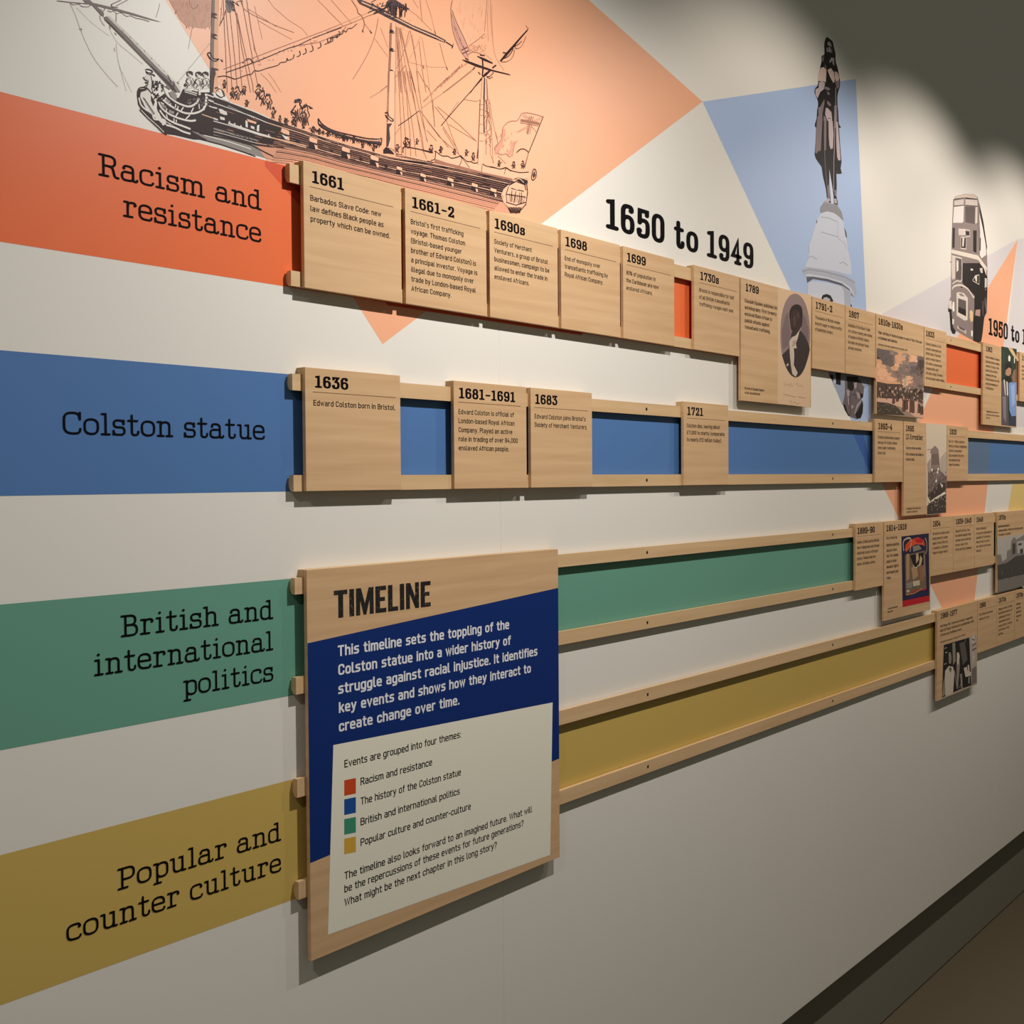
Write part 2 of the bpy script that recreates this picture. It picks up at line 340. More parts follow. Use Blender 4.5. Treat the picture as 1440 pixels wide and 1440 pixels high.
# traced graphics and card layout, millimetres on the wall (x along it, z from eye level)
ART = {
'rig': '''c thin 5 7055,5272 7117,5161 7174,5023 7243,4888 7347,4736 7493,4606 7629,4506
l mid 7 7160,5022 7196,5027
l mid 5 7183,5040 7190,5004
c thin 3 7132,5248 7314,5136 7529,5053
c thin 4 7531,5169 7557,5097 7638,5004 7777,4938 7960,4851
c thin 4 7617,4992 7635,4826 7687,4644 7740,4485
c thin 4 7623,4908 7661,4735 7811,4489
l mid 7 7538,5171 7547,5131
l mid 7 7599,5109 7623,5086
l mid 5 7593,4937 7595,4895
l thin 5 8916,5369 8572,4937 8431,4753
l ink 10 8423,4764 8449,4748
l thin 4 8200,5622 8191,5569 8148,5443
c thin 4 8695,5813 8668,5571 8592,5201
l thin 5 8851,5743 8815,5511
l sep 7 9114,5942 9123,5583 9137,5321 9144,5081 9154,4822
l sep 7 9149,5844 9174,5537 9206,5243 9229,4841
l sep 7 9209,5826 9248,5498 9281,5202 9306,4904
l sep 7 9270,5905 9342,5695 9383,5438 9441,5208 9513,4911
l sep 7 9263,5964 9306,5819 9338,5487 9356,5161 9389,4881
l sep 7 9314,5845 9400,5516 9472,5266 9546,5026 9559,4923
l sep 7 9393,6028 9436,5845 9522,5476 9580,5220 9639,4987
l sep 7 9470,6051 9541,5667 9599,5448 9645,5361
l sep 7 9370,6021 9422,5927 9560,5894 9971,5866 10234,5866
l sepl 5 9816,6158 9910,6087 10137,6003 10369,5956 10470,5894
l sepl 5 9468,5953 9716,5904 9939,5856
l sepl 5 9653,5848 9810,5819 10199,5766
l sepl 6 10649,6415 10823,6337 11071,6225
l sepl 6 10887,6488 11073,6386
l sepl 5 9593,6015 9712,5629
l sepl 5 9499,5937 9584,5444
l sepl 5 9673,5195 9799,5128 9925,5014
l sepl 5 9801,5228 9895,5152 10007,5034
l sepl 5 9099,5937 9057,5612
l sepl 5 9068,5831 9110,5724 9141,5805
l ink 10 9049,5607 9118,5738 9146,5819
p mid 0 9144,5951 9241,5981 9263,5915 9223,5818 9178,5805 9147,5867
l ink 6 9171,5957 9231,5912
l ink 6 9148,5943 9277,5856
l ink 6 9242,5976 9243,5903
l ink 6 9162,5954 9213,5823
l ink 6 9251,5964 9267,5919
l ink 6 9181,5947 9260,5845
l ink 6 9258,5984 9249,5861
l ink 6 9207,5966 9238,5922
l ink 6 9265,5967 9244,5901
l ink 6 9262,5973 9273,5850
l ink 6 9207,5961 9248,5888
l ink 6 9161,5949 9269,5936
l ink 6 9145,5936 9219,5868
l ink 6 9202,5961 9285,5925
c ink 7 9256,5973 9346,5940 9316,5980 9408,6020
c sep 8 11766,6498 11715,6291 11616,6057 11461,5797 11272,5531
l sep 8 12128,6493 12164,6181 12216,5582
l sepl 8 12158,6502 12192,6049 12297,5603
l sepl 8 12198,6485 12283,6073 12440,5638
l sep 8 12208,6474 12324,6141 12502,5653
l sepl 8 12218,6505 12364,6067 12422,5827
l sepl 8 12128,6451 12144,5895 12175,5572
l sepl 8 12259,6503 12434,6681
l sep 8 12391,6513 12306,6249 12212,6054 12130,5906
l sepl 8 12431,6496 12326,6254
l sep 8 12411,6519 12529,6111 12585,5674
l sepl 8 12627,6495 12490,6257 12364,6067
l sepl 8 12659,6490 12758,6086 12817,5732
l sep 8 12595,6415 12653,6029 12732,5711
l sepl 8 12451,6473 12529,6140
l sepl 8 12354,6057 12591,6078 12865,6114 13168,6195
l sep 8 13042,6511 13126,6300 13201,6174
l sepl 7 11695,6202 11847,6094 11954,6019
l sepl 7 11813,6387 11955,6151
l sepl 7 10889,6488 11030,6413 11264,6282
l sepl 7 10816,6335 11099,6207
l sepl 8 12750,7062 12854,6877 12936,6655
l sepl 8 12133,6858 12538,6783 12872,6651
l sepl 8 12479,6978 12581,6896
l sep 8 12624,7023 12662,6720
l ink 14 13179,6198 13212,6162
l ink 12 12664,6090 12695,6041
l ink 11 12925,6667 12957,6618
l sep 8 12210,6608 12219,6583
l sep 8 12262,6608 12272,6583
l sep 8 12315,6609 12325,6583
l sep 8 12368,6609 12378,6584
l sep 8 12422,6609 12432,6584
l sep 8 12475,6610 12485,6584
l sep 8 12529,6610 12539,6585
l sep 8 12583,6611 12593,6585
l sep 8 12638,6611 12648,6585
l sep 8 12693,6611 12703,6586
l sep 8 12748,6612 12758,6586
l sep 8 12803,6612 12813,6586
l sep 8 12858,6612 12869,6587
l sep 8 12914,6613 12924,6587
l sep 7 12128,6479 12195,5577
l sep 7 12152,6486 12301,5604
l sep 7 12176,6493 12407,5630
l sep 7 12200,6500 12514,5657
l sep 8 12159,5872 12202,5060 12206,4641
l sep 8 12205,5883 12245,5514 12292,4952 12288,4684
l sep 8 12296,5907 12351,5285 12385,5037 12399,4707
l sep 8 12378,5929 12484,5534 12662,4839 12736,4738
l sep 8 12342,5919 12501,5448 12645,5017 12680,4804
l sep 8 12415,5939 12594,5406 12758,4989
l sep 8 12268,5900 12442,5152 12510,4730
l sep 8 12536,5970 12668,5281 12740,5011
l sep 8 12087,5853 12071,4715
l sep 8 12751,5819 12845,5712 12915,5259
l sep 8 12594,5419 12896,5215 13215,5009
l sep 8 12632,5453 12863,5626 13217,5871 13769,6293
l sep 8 12845,5726 13100,5960 13420,6202
l sep 8 12671,5566 12845,5726
l sep 8 12919,5548 13171,5396 13445,4963
l sep 8 12977,5562 13451,5407 13860,5241
l sep 8 13091,5299 13406,5036
l sep 8 12564,5978 12750,5793
l sep 7 11591,5353 11800,5492 12032,5687
l sep 8 12084,4957 12203,5098
l ink 12 12149,5092 12351,5233 12575,5401
l ink 13 13052,5297 13454,5703 13999,6230
l ink 10 11800,5498 11942,5608
c sepl 7 13411,6194 13435,6193 13447,6227
c sepl 7 12930,5786 12954,5785 12966,5818
c sepl 7 12731,5617 12753,5616 12765,5648
c sepl 7 13201,6016 13225,6015 13237,6049
c sepl 7 13039,5878 13062,5877 13074,5910
c sepl 7 13074,5908 13098,5907 13110,5941
c sepl 7 13113,5941 13137,5941 13149,5974
c sepl 7 12854,5721 12877,5720 12889,5753
c sepl 7 12818,5691 12841,5690 12853,5723
c sepl 7 12723,5610 12746,5609 12758,5642
c sepl 7 13253,6060 13277,6059 13289,6093
c sepl 7 13350,6142 13374,6142 13386,6176
c sepl 7 13188,6005 13212,6004 13224,6038
c sepl 7 12756,5638 12779,5638 12791,5670
c sepl 7 13404,6188 13428,6188 13441,6222
c sepl 7 13287,6089 13311,6088 13323,6122
c sepl 7 13047,5885 13070,5884 13082,5918
c sepl 7 12672,5567 12695,5566 12707,5598
c sepl 7 13300,6100 13324,6100 13337,6133
c sepl 7 13133,5958 13156,5957 13169,5991
c sepl 7 13132,5957 13155,5956 13168,5990
c sepl 7 12685,5577 12707,5577 12719,5609
c sepl 7 13216,6028 13240,6028 13252,6061
c sepl 7 12696,5587 12719,5586 12731,5619
l sep 7 14142,5950 14210,5660 14231,5388 14250,4991
l sep 7 14178,5959 14235,5696 14304,5481 14375,5326
l sep 7 14094,5939 14101,5482 14084,5080
l sep 7 14071,5933 14208,5506 14180,5100
l sep 7 14042,5545 14139,5674 14188,5808
l sep 7 14029,5404 14184,5500
l sep 7 14039,5284 14183,5377
l sep 7 13964,5907 13859,5851 13582,5814
l sep 7 13446,5751 13065,5300
l sep 7 12744,5307 12998,5132 13458,4950
l sep 7 12876,5642 12913,5244
l sep 7 13086,5268 13392,4995
l sep 7 12742,5162 12953,5049
l sep 7 13219,5357 13851,5244
l sep 8 14329,5486 14375,5311 14301,5218
l sep 7 14192,5102 14274,4996
l sep 8 14373,5124 14568,5040
l ink 7 14176,5535 14184,5479
l ink 7 14079,5689 14048,5627
l ink 7 14134,5454 14116,5426
l ink 7 14107,5298 14097,5261
l ink 7 14097,5319 14071,5259
l ink 7 14031,5412 14048,5379
l ink 7 14156,5748 14132,5710
l ink 7 14073,5408 14076,5363
l ink 7 14191,5393 14210,5337
l ink 7 14183,5414 14173,5373
l ink 7 14154,5374 14180,5331
l ink 7 14144,5764 14152,5742
l ink 7 14141,5821 14108,5754
l ink 7 14177,5735 14146,5674
l ink 7 14162,5842 14183,5792
l ink 7 14128,5746 14098,5721
l ink 7 14102,5411 14111,5387
l ink 7 14167,5910 14175,5889
l ink 7 14034,5783 14054,5762
l ink 7 14033,5571 14023,5527
l ink 7 14125,5426 14152,5401
l ink 7 14140,5863 14123,5839
l ink 7 14176,5710 14189,5657
l ink 7 14097,5788 14080,5746
l ink 7 14099,5889 14122,5849
l ink 7 14173,5335 14187,5285
l ink 7 14148,5637 14169,5584
l ink 7 14052,5823 14029,5781
l ink 7 14174,5571 14198,5544
l ink 7 14127,5765 14136,5740
l ink 7 14033,5632 14036,5578
l ink 7 14074,5254 14095,5236
l ink 7 14157,5265 14187,5225
l ink 7 14095,5540 14105,5499''',
'spar': '''p pale 0 7495,5261 7533,5279 7780,5143 8121,4938 8476,4719 8469,4652 8384,4696 8266,4793 8005,4951 7752,5116
p mid 0 7464,5240 7500,5263 7752,5110 8005,4945 8208,4829 8385,4741 8469,4652 8391,4633 8294,4686 8047,4855 7750,5042 7477,5214
n
p dark 0 7472,5216 7751,5054 8047,4865 8294,4694 8383,4631 8414,4638 8377,4694 8207,4791 8004,4901 7751,5062 7518,5208
p mid 0 7206,5354 7292,5381 7359,5347 7468,5290 7462,5242 7424,5259 7331,5327 7241,5339
p mid 0 7242,5353 7563,5384 7842,5399 8227,5408 8071,5390 7827,5375 7535,5353 7238,5328
l mid 9 6901,5251 7055,5282 7278,5333
c mid 6 7055,5272 7093,5266 7159,5295 7198,5280 7278,5302 7305,5337
c mid 6 7432,5327 7452,5303 7480,5336 7469,5351
c mid 6 7514,5328 7562,5330 7589,5351 7630,5332 7686,5358 7756,5339 7813,5361 7869,5354 7969,5365 8056,5366
l mid 10 7570,5393 7563,5413 7689,5503
l mid 8 7625,5416 7773,5529
l mid 8 7563,5391 7646,5404
c mid 6 7417,5250 7423,5204 7449,5169 7476,5147
l mid 6 7623,5324 7622,5238
l mid 8 7697,5162 7711,5155
l mid 8 7794,5116 7808,5109
l mid 8 7881,5066 7895,5059
l mid 8 7977,5012 7992,5005
l mid 8 8070,4950 8085,4942
l mid 8 8164,4893 8179,4886
l mid 8 8235,4849 8249,4841
c ink 13 8289,4812 8325,4764 8332,4734
c ink 12 8370,4757 8382,4728 8369,4692
n
p mastl 0 8941,5889 9047,5921 9025,5458 9023,5170 9008,4925 9035,4793 8893,4757 8905,5138 8919,5429
n
p mid 0 8941,5889 8982,5901 8965,5418 8954,5151 8940,4769 8893,4757 8905,5138 8919,5429
p dark 0 8913,5068 8959,5069 9018,5072 9025,5055 8974,5043 8980,5002 8957,4936 8940,4769 8893,4757 8900,4969
p dark 0 8930,5730 8993,5743 9022,5728 8970,5706 9021,5683 8970,5673 8926,5675
p dark 0 8926,5478 8989,5490 9018,5474 8966,5454 9017,5430 8965,5420 8922,5423
c ink 14 8868,5223 8904,5239 8932,5193 8976,5181 9027,5195 8975,5155 8910,5163 8872,5201 8868,5223
c ink 9 9057,5203 9086,5181 9079,5203
l sep 9 9107,5096 9365,5243 9709,5441 10132,5684 10469,5875 10819,6073 11071,6225
l ink 11 9136,5061 9333,5167 9708,5379 10131,5633 10298,5717 10555,5886 11070,6172
c ink 10 9002,4972 9120,5015 9225,5017 9285,5021 9454,5113 9532,5146 9580,5202 9642,5212 9786,5287 9850,5316 9963,5372 9997,5412 10095,5451 10112,5500 10128,5479 10212,5527 10229,5583
c ink 11 10279,5565 10330,5598 10330,5636 10317,5652
c ink 11 10381,5624 10432,5658 10433,5697 10419,5712
c ink 11 10501,5690 10553,5723 10553,5762 10540,5778
c ink 11 10640,5773 10692,5808 10693,5847 10679,5863
c ink 11 10763,5860 10816,5895 10817,5934 10803,5950
c ink 11 10852,5911 10905,5946 10906,5986 10892,6002
c ink 11 10978,6019 11032,6055 11033,6095 11018,6111
l sep 8 10315,5722 10641,5852 11069,6092
c ink 11 9395,5245 9458,5311 9520,5328 9550,5286
l sepl 8 9885,5494 9891,5485
l sepl 8 9811,5404 9803,5388
l sepl 8 10544,5881 10523,5865
l sepl 8 10352,5725 10340,5710
l sepl 8 9584,5299 9564,5278
l sepl 8 10531,5796 10542,5779
l sepl 8 9386,5200 9406,5189
l sepl 8 9881,5427 9886,5411
l sepl 8 9732,5407 9729,5398
l sepl 8 9844,5404 9836,5395
l sepl 8 9419,5230 9431,5222
l sepl 8 9728,5413 9749,5407
l sepl 8 9623,5356 9604,5342
l sepl 8 10234,5699 10212,5679
l sepl 8 9674,5304 9657,5286
l sepl 8 10364,5750 10387,5743
l sepl 8 9666,5350 9645,5333
l sepl 8 9674,5313 9688,5304
l sepl 8 9403,5213 9392,5201
l sepl 8 9652,5302 9636,5291
l sepl 8 10576,5857 10600,5852
l sepl 8 10538,5828 10552,5814
l sepl 8 9992,5565 9978,5542
l sepl 8 10536,5802 10528,5784
l sepl 8 10399,5749 10414,5739
l sepl 8 10203,5633 10192,5611
l sepl 8 10616,5925 10639,5911
l sepl 8 10222,5701 10241,5698
l sepl 8 10632,5880 10611,5865
l sepl 8 10177,5629 10188,5613
l sepl 8 9637,5369 9655,5367
l sepl 8 10505,5857 10520,5844
l sepl 8 10507,5819 10525,5815
l sepl 8 10226,5678 10244,5666
l sepl 8 9961,5509 9940,5496
l sepl 8 10123,5605 10140,5595
l sepl 8 9536,5280 9547,5270
l sepl 8 9376,5148 9390,5144
l sepl 8 10056,5576 10069,5569
l sepl 8 9655,5337 9676,5335
p mastl 0 12010,6514 12109,6529 12095,5552 11941,5514 11961,5847 11981,6131 11992,6412
n
p sep 0 12010,6514 12039,6520 12020,6142 12000,5858 11980,5524 11941,5514 11961,5847 11981,6131 11992,6412
l sep 9 12109,6529 12095,5552
p ink 0 11996,6413 12038,6422 12077,6411 12028,6403 12083,6375 12027,6369 11984,6362
c ink 9 12008,6389 12063,6402 12091,6384
p ink 0 11993,6155 12034,6164 12074,6152 12024,6144 12079,6116 12024,6110 11980,6104
c ink 9 12004,6130 12060,6143 12087,6125
p ink 0 11988,5848 12030,5856 12069,5844 12020,5836 12075,5807 12019,5803 11976,5797
c ink 9 12000,5823 12055,5835 12083,5817
p ink 0 11985,5603 12027,5611 12066,5598 12016,5592 12071,5562 12016,5558 11972,5553
c ink 9 11996,5578 12052,5589 12080,5571
l sep 10 11800,5501 11998,5662 12078,5752 12200,5868 12302,5994
p dark 0 11362,6634 11446,6660 11778,6666 12130,6633 12453,6609 12935,6612 13173,6592 13151,6553 12913,6547 12411,6547 12010,6563 11681,6589 11417,6597
n
l mastl 16 11445,6630 11777,6625 12130,6605 12453,6580 12935,6575 13129,6565
l ink 14 13173,6570 13327,6547 13304,6511
l ink 8 13339,6594 13322,6545
p dark 0 11975,6823 12114,6866 12253,6845 12405,6821 12333,6792 12212,6791 12112,6768 12090,6607 12031,6604 12013,6723 11915,6721 11935,6783
l ink 11 11984,6746 12020,6641
l ink 11 12123,6769 12150,6742
l ink 11 12322,6885 12299,6678
l ink 11 12118,6772 12083,6609
l ink 11 12011,6794 12009,6661
l ink 11 12171,6779 12191,6763
l ink 11 12070,6779 12066,6626
l ink 11 12146,6841 12118,6623
l ink 11 12089,6766 12136,6659
l ink 11 12231,6822 12209,6641
l ink 11 12138,6769 12116,6620
l ink 11 12280,6837 12273,6768
l ink 11 12273,6856 12288,6774
l ink 11 11971,6782 11999,6681
l ink 11 12331,6873 12337,6758
l ink 11 12206,6858 12194,6633
l ink 11 12012,6752 11994,6662
l ink 11 11945,6784 11986,6586
l ink 11 12286,6822 12331,6783
l ink 11 12190,6819 12195,6633
l ink 11 12267,6803 12227,6683
l ink 11 12230,6811 12240,6661
l ink 11 12066,6745 12055,6639
l ink 11 12329,6844 12308,6766
l ink 11 12076,6774 12123,6617
l ink 11 12109,6803 12139,6708
l ink 10 11788,6707 11825,6732
l ink 10 11912,6621 11967,6615
l ink 10 11882,6686 11907,6668
l ink 10 12044,6576 12125,6635
l ink 10 11646,6676 11686,6667
l ink 10 12002,6597 12037,6648
l ink 10 11736,6579 11771,6581
l ink 10 11907,6631 12021,6704
l ink 10 11837,6686 11867,6754
l ink 10 11745,6693 11770,6673
l ink 10 11732,6587 11819,6610
l ink 10 11894,6575 12000,6604
l ink 10 11852,6612 11943,6651
l ink 10 11828,6687 11930,6737
l ink 10 11636,6688 11740,6759
l ink 10 11777,6615 11881,6679
l ink 10 11776,6651 11798,6641
l ink 10 11613,6580 11647,6638
l ink 10 11982,6591 12024,6616
l ink 10 11815,6609 11852,6608
l ink 10 12049,6606 12160,6617
l ink 10 11772,6592 11872,6632
c ink 14 11566,6520 11700,6601 11855,6662 12013,6751
l ink 22 11680,6541 11855,6648 12034,6813
l sep 9 10811,6038 11246,6283 11584,6485 11855,6634
l sepl 9 10847,6097 11247,6331 11604,6545
c ink 10 10827,5891 10881,5959 10863,5974 10970,6017 11007,6061 11079,6088 11107,6143 11152,6136 11190,6193 11263,6221 11357,6309
p ink 0 10962,6028 11003,6046 10988,6002
l sep 9 10810,5952 11061,6103 11154,6210
c sep 10 11260,6603 11360,6519 11378,6464 11452,6439 11498,6350 11468,6247
l ink 13 11459,6251 11471,6221
l ink 15 11601,6292 11634,6254
l sepl 8 11507,6353 11619,6277
p mastl 0 11954,5818 12078,5850 12061,4713 12000,4738 11903,4730 11917,5083
p sep 0 11954,5818 11984,5826 11961,5444 11944,5114 11917,5083
p dark 0 11917,5070 12023,5095 11960,5018 11976,4871 11939,4750 11903,4730 11911,4932
c ink 18 11883,5213 11928,5223 11962,5175 12042,5149 12006,5122 11926,5148 11887,5189
l sepl 10 11949,5516 11928,5261
l sep 11 12078,5850 12071,4715
n
p mastl 0 14004,6258 14156,6285 14152,5947 13966,5901
p dark 0 14038,6266 14070,6269 14056,5924 14015,5913
p sep 0 14089,6255 14117,6262 14142,5944 14102,5935
p ink 0 13523,6405 13654,6421 13912,6428 14253,6439 14644,6479 14714,6472 14624,6461 14214,6413 13874,6388 13617,6391
p ink 0 13981,6240 14061,6333 14176,6419 14214,6410 14099,6307 14023,6262
c ink 13 14108,6297 14175,6314 14262,6386 14262,6410
c ink 11 14117,6281 14175,6283 14252,6328
l ink 26 14011,6551 14024,6409 14008,6283
p ink 0 13876,6557 14064,6566 14245,6553 14264,6534 14064,6529 13914,6543
l ink 24 14253,6470 14341,6536
l ink 15 13952,6590 14065,6609
l ink 13 13911,6318 13957,6288
l ink 16 13721,5956 13985,6241
l sep 13 13800,6350 13837,6378 13762,6310 13505,6105 13111,5805
l sep 10 12903,5776 13183,6011 13434,6229 13653,6383
l ink 17 13777,6314 13822,6356
c sep 10 13215,6046 13233,6063 13237,6087
c sep 9 13021,5880 13039,5896 13042,5920
c sep 9 13146,5987 13163,6003 13167,6028
c sep 10 13459,6256 13477,6273 13481,6298
c sep 10 13375,6184 13393,6200 13397,6225
c sep 10 13415,6218 13433,6235 13437,6260
c sep 9 13110,5956 13127,5972 13131,5997
c sep 10 13162,6001 13180,6018 13184,6042
c sep 10 13290,6110 13307,6127 13311,6152
c sep 9 12957,5825 12975,5841 12978,5865
c sep 10 13176,6013 13194,6030 13198,6054
c sep 10 13510,6300 13528,6317 13532,6342
c sep 10 13378,6186 13396,6203 13400,6228
c sep 10 13443,6242 13461,6259 13465,6284
c sep 9 13110,5956 13128,5973 13132,5997
c sep 10 13340,6154 13358,6171 13362,6195
p ink 0 14429,6627 14568,6777 14769,6970 14932,7129 15181,7365 15139,7295 14952,7109 14789,6937 14607,6750 14468,6625
c ink 14 14469,6663 14627,6743 14728,6845 14769,6919
c sep 12 14468,6625 14606,6662 14727,6745 14788,6837 14799,6915
c ink 12 14809,6956 14911,7022 14993,7095
c sep 11 14809,6943 14890,6946 14992,7019 15075,7144 15096,7201
l ink 15 14509,6779 14618,6800
l sepl 10 15098,7379 15160,7346
n
p mastl 0 13953,5904 14047,5927 14014,5157 13987,4907 13882,4886 13910,5287
p dark 0 14023,5922 14054,5929 14043,5621 14053,5425 14017,5402 14015,5615
l sep 13 13953,5904 13924,5518 13892,5131
l sep 11 14106,5942 14127,5717 14089,5479
l sep 11 13928,5822 14018,5838
l sep 11 13927,5746 14017,5761
l sep 11 13926,5655 14015,5670
l sep 11 13924,5518 14014,5532
l sep 11 13923,5381 14012,5395
l sep 11 13921,5259 14011,5272''',
'hull': '''p hull 0 8635,4719 8856,4729 9153,4712 9562,4686 9823,4654 10416,4634 10681,4617 11270,4609 12039,4617 12735,4693 13939,4768 14688,4801 15091,4815 14648,4381 14541,4419 13611,4395 12731,4375 12038,4350 11016,4325 10534,4331 10051,4304 9600,4253 9064,4252 8729,4238 8426,4255
p hullw 0 8248,4215 8426,4272 8729,4256 9064,4261 9600,4262 9723,4144 10036,4127 9723,4135 9255,4145 8935,4155 8474,4148 8305,4128
p hullp 0 9600,4262 10051,4313 10535,4340 11016,4334 12038,4360 12731,4385 13601,4404 14577,4414 14646,4268 14188,4234 12729,4234 12036,4238 11015,4238 10288,4243 10036,4117 9723,4144
n
l pale 15 8830,4728 8867,4729 8903,4727 8939,4724 8975,4722 9011,4720 9048,4718 9085,4716 9121,4714 9158,4712 9195,4709 9232,4707 9269,4704 9307,4702 9344,4700 9382,4697 9420,4695 9458,4692 9496,4690 9534,4687 9572,4684 9610,4680 9648,4675 9685,4671 9724,4666 9762,4661 9800,4657
l linep 15 9800,4657 9953,4650 10109,4645 10268,4639 10429,4634 10591,4623 10757,4616 10928,4614 11102,4612 11279,4610 11460,4611 11645,4613 11832,4615 12023,4617 12223,4637 12427,4660 12635,4682 12846,4700 13059,4713 13276,4727 13498,4740 13724,4754 13954,4768 14187,4779 14425,4790 14668,4801 14915,4809
l pale 10 8795,4650 8831,4650 8867,4648 8903,4646 8939,4644 8975,4643 9011,4641 9048,4640 9085,4638 9122,4636 9159,4635 9196,4633 9233,4631 9270,4629 9308,4627 9345,4625 9383,4623 9421,4621 9459,4619 9497,4617 9536,4615 9573,4611 9611,4607 9649,4603 9687,4599 9726,4595 9764,4592
l linep 11 9764,4592 9917,4588 10074,4587 10233,4585 10394,4582 10556,4574 10722,4570 10892,4568 11065,4566 11241,4564 11421,4566 11605,4568 11792,4570 11982,4573 12180,4591 12382,4610 12588,4630 12797,4646 13009,4659 13224,4671 13444,4683 13668,4695 13896,4708 14127,4718 14364,4727 14605,4738 14850,4746
l pale 11 8693,4427 8728,4426 8763,4424 8799,4422 8835,4422 8871,4422 8907,4422 8944,4422 8981,4422 9018,4422 9055,4422 9092,4422 9129,4422 9167,4422 9204,4421 9241,4420 9279,4419 9317,4418 9355,4418 9393,4417 9431,4416 9469,4414 9507,4412 9546,4411 9584,4409 9623,4407 9662,4406
l linep 12 9662,4406 9816,4412 9973,4421 10133,4430 10294,4434 10456,4435 10623,4438 10790,4436 10960,4434 11133,4433 11311,4436 11493,4439 11677,4443 11864,4446 12057,4457 12254,4469 12454,4482 12658,4493 12865,4503 13075,4511 13289,4519 13508,4527 13730,4535 13956,4543 14187,4550 14423,4558 14662,4565
l pale 7 8631,4293 8666,4291 8701,4289 8736,4287 8772,4287 8808,4288 8845,4289 8881,4291 8918,4292 8955,4293 8992,4294 9029,4295 9067,4296 9104,4297 9141,4297 9179,4296 9216,4296 9254,4296 9292,4296 9330,4296 9368,4295 9406,4295 9445,4295 9483,4294 9522,4294 9561,4294 9600,4293
l linep 7 9600,4293 9754,4306 9912,4321 10072,4337 10233,4344 10396,4352 10562,4359 10728,4357 10897,4355 11068,4354 11245,4358 11425,4362 11607,4366 11793,4370 11983,4376 12176,4384 12373,4393 12574,4401 12778,4409 12985,4414 13196,4420 13411,4426 13630,4432 13853,4438 14081,4444 14313,4450 14550,4456
l linepd 6 10026,4620 10118,4611 10220,4616 10315,4610 10412,4605 10514,4605 10611,4595 10714,4594 10816,4591 10922,4591 11029,4592 11132,4585 11242,4587 11349,4584 11462,4588 11572,4587 11688,4590 11806,4596 11922,4597 12034,4594 12158,4608 12280,4620 12404,4633 12533,4649 12658,4660 12786,4670 12920,4682 13046,4686 13175,4691 13311,4702 13445,4708 13587,4722 13722,4727 13861,4735 14002,4741 14142,4744 14289,4754 14434,4760 14582,4767 14730,4771 14882,4777
l linepd 6 9987,4555 10084,4556 10178,4552 10279,4555 10375,4551 10477,4551 10573,4542 10678,4546 10780,4544 10884,4543 10987,4538 11093,4538 11203,4540 11313,4541 11420,4539 11534,4543 11648,4546 11763,4548 11874,4545 11992,4549 12111,4558 12238,4574 12359,4583 12486,4597 12609,4605 12738,4617 12866,4624 12993,4628 13126,4638 13254,4640 13392,4652 13527,4658 13660,4661 13802,4673 13942,4679 14079,4680 14224,4688 14366,4691 14512,4697 14659,4701 14817,4714
l linepd 6 9967,4521 10063,4523 10161,4526 10256,4521 10357,4524 10454,4518 10558,4522 10657,4519 10759,4517 10862,4514 10968,4515 11072,4511 11182,4514 11291,4515 11402,4517 11513,4519 11624,4519 11737,4519 11855,4524 11970,4525 12090,4535 12207,4541 12333,4555 12455,4563 12585,4578 12706,4581 12840,4595 12967,4601 13094,4603 13226,4610 13359,4617 13493,4623 13631,4632 13767,4636 13908,4644 14047,4648 14188,4652 14336,4661 14477,4663 14624,4667 14771,4670
l linepd 6 9949,4491 10044,4491 10142,4496 10240,4497 10337,4495 10435,4491 10538,4495 10636,4490 10738,4489 10841,4487 10946,4487 11055,4490 11159,4485 11268,4488 11380,4491 11488,4490 11603,4495 11713,4493 11828,4495 11947,4501 12068,4511 12184,4516 12310,4530 12434,4540 12553,4544 12684,4557 12810,4563 12937,4568 13064,4571 13199,4582 13331,4587 13467,4595 13601,4600 13734,4601 13873,4608 14013,4613 14152,4616 14304,4629 14446,4632 14590,4634 14741,4641
l linepd 6 9925,4450 10025,4461 10119,4459 10218,4463 10317,4464 10414,4462 10517,4466 10619,4468 10721,4466 10822,4463 10926,4461 11032,4461 11137,4459 11246,4462 11355,4463 11470,4469 11578,4466 11693,4470 11808,4474 11925,4478 12041,4482 12163,4493 12284,4501 12405,4508 12532,4520 12657,4527 12784,4534 12910,4538 13035,4540 13170,4550 13301,4555 13436,4562 13567,4564 13702,4568 13844,4578 13978,4577 14126,4590 14268,4594 14413,4599 14552,4597 14707,4608
l linepd 6 9882,4379 9981,4390 10078,4396 10178,4402 10272,4399 10374,4405 10471,4403 10574,4408 10676,4409 10779,4408 10882,4406 10986,4405 11090,4401 11202,4408 11311,4411 11417,4407 11530,4412 11642,4414 11757,4418 11875,4424 11991,4428 12105,4430 12229,4440 12348,4445 12471,4453 12597,4461 12723,4468 12849,4473 12972,4472 13105,4480 13233,4482 13364,4486 13496,4489 13636,4499 13770,4501 13905,4502 14045,4508 14188,4514 14330,4517 14473,4519 14618,4523
l linepd 6 9866,4351 9965,4363 10062,4370 10157,4371 10256,4375 10356,4380 10455,4381 10559,4388 10660,4387 10762,4386 10863,4382 10966,4379 11075,4383 11184,4386 11291,4387 11398,4386 11508,4388 11626,4396 11738,4397 11851,4399 11965,4401 12085,4408 12205,4415 12323,4417 12446,4425 12568,4429 12693,4435 12818,4439 12947,4445 13074,4448 13206,4454 13336,4457 13467,4459 13601,4463 13737,4467 13876,4473 14017,4479 14158,4484 14301,4488 14440,4487 14588,4494
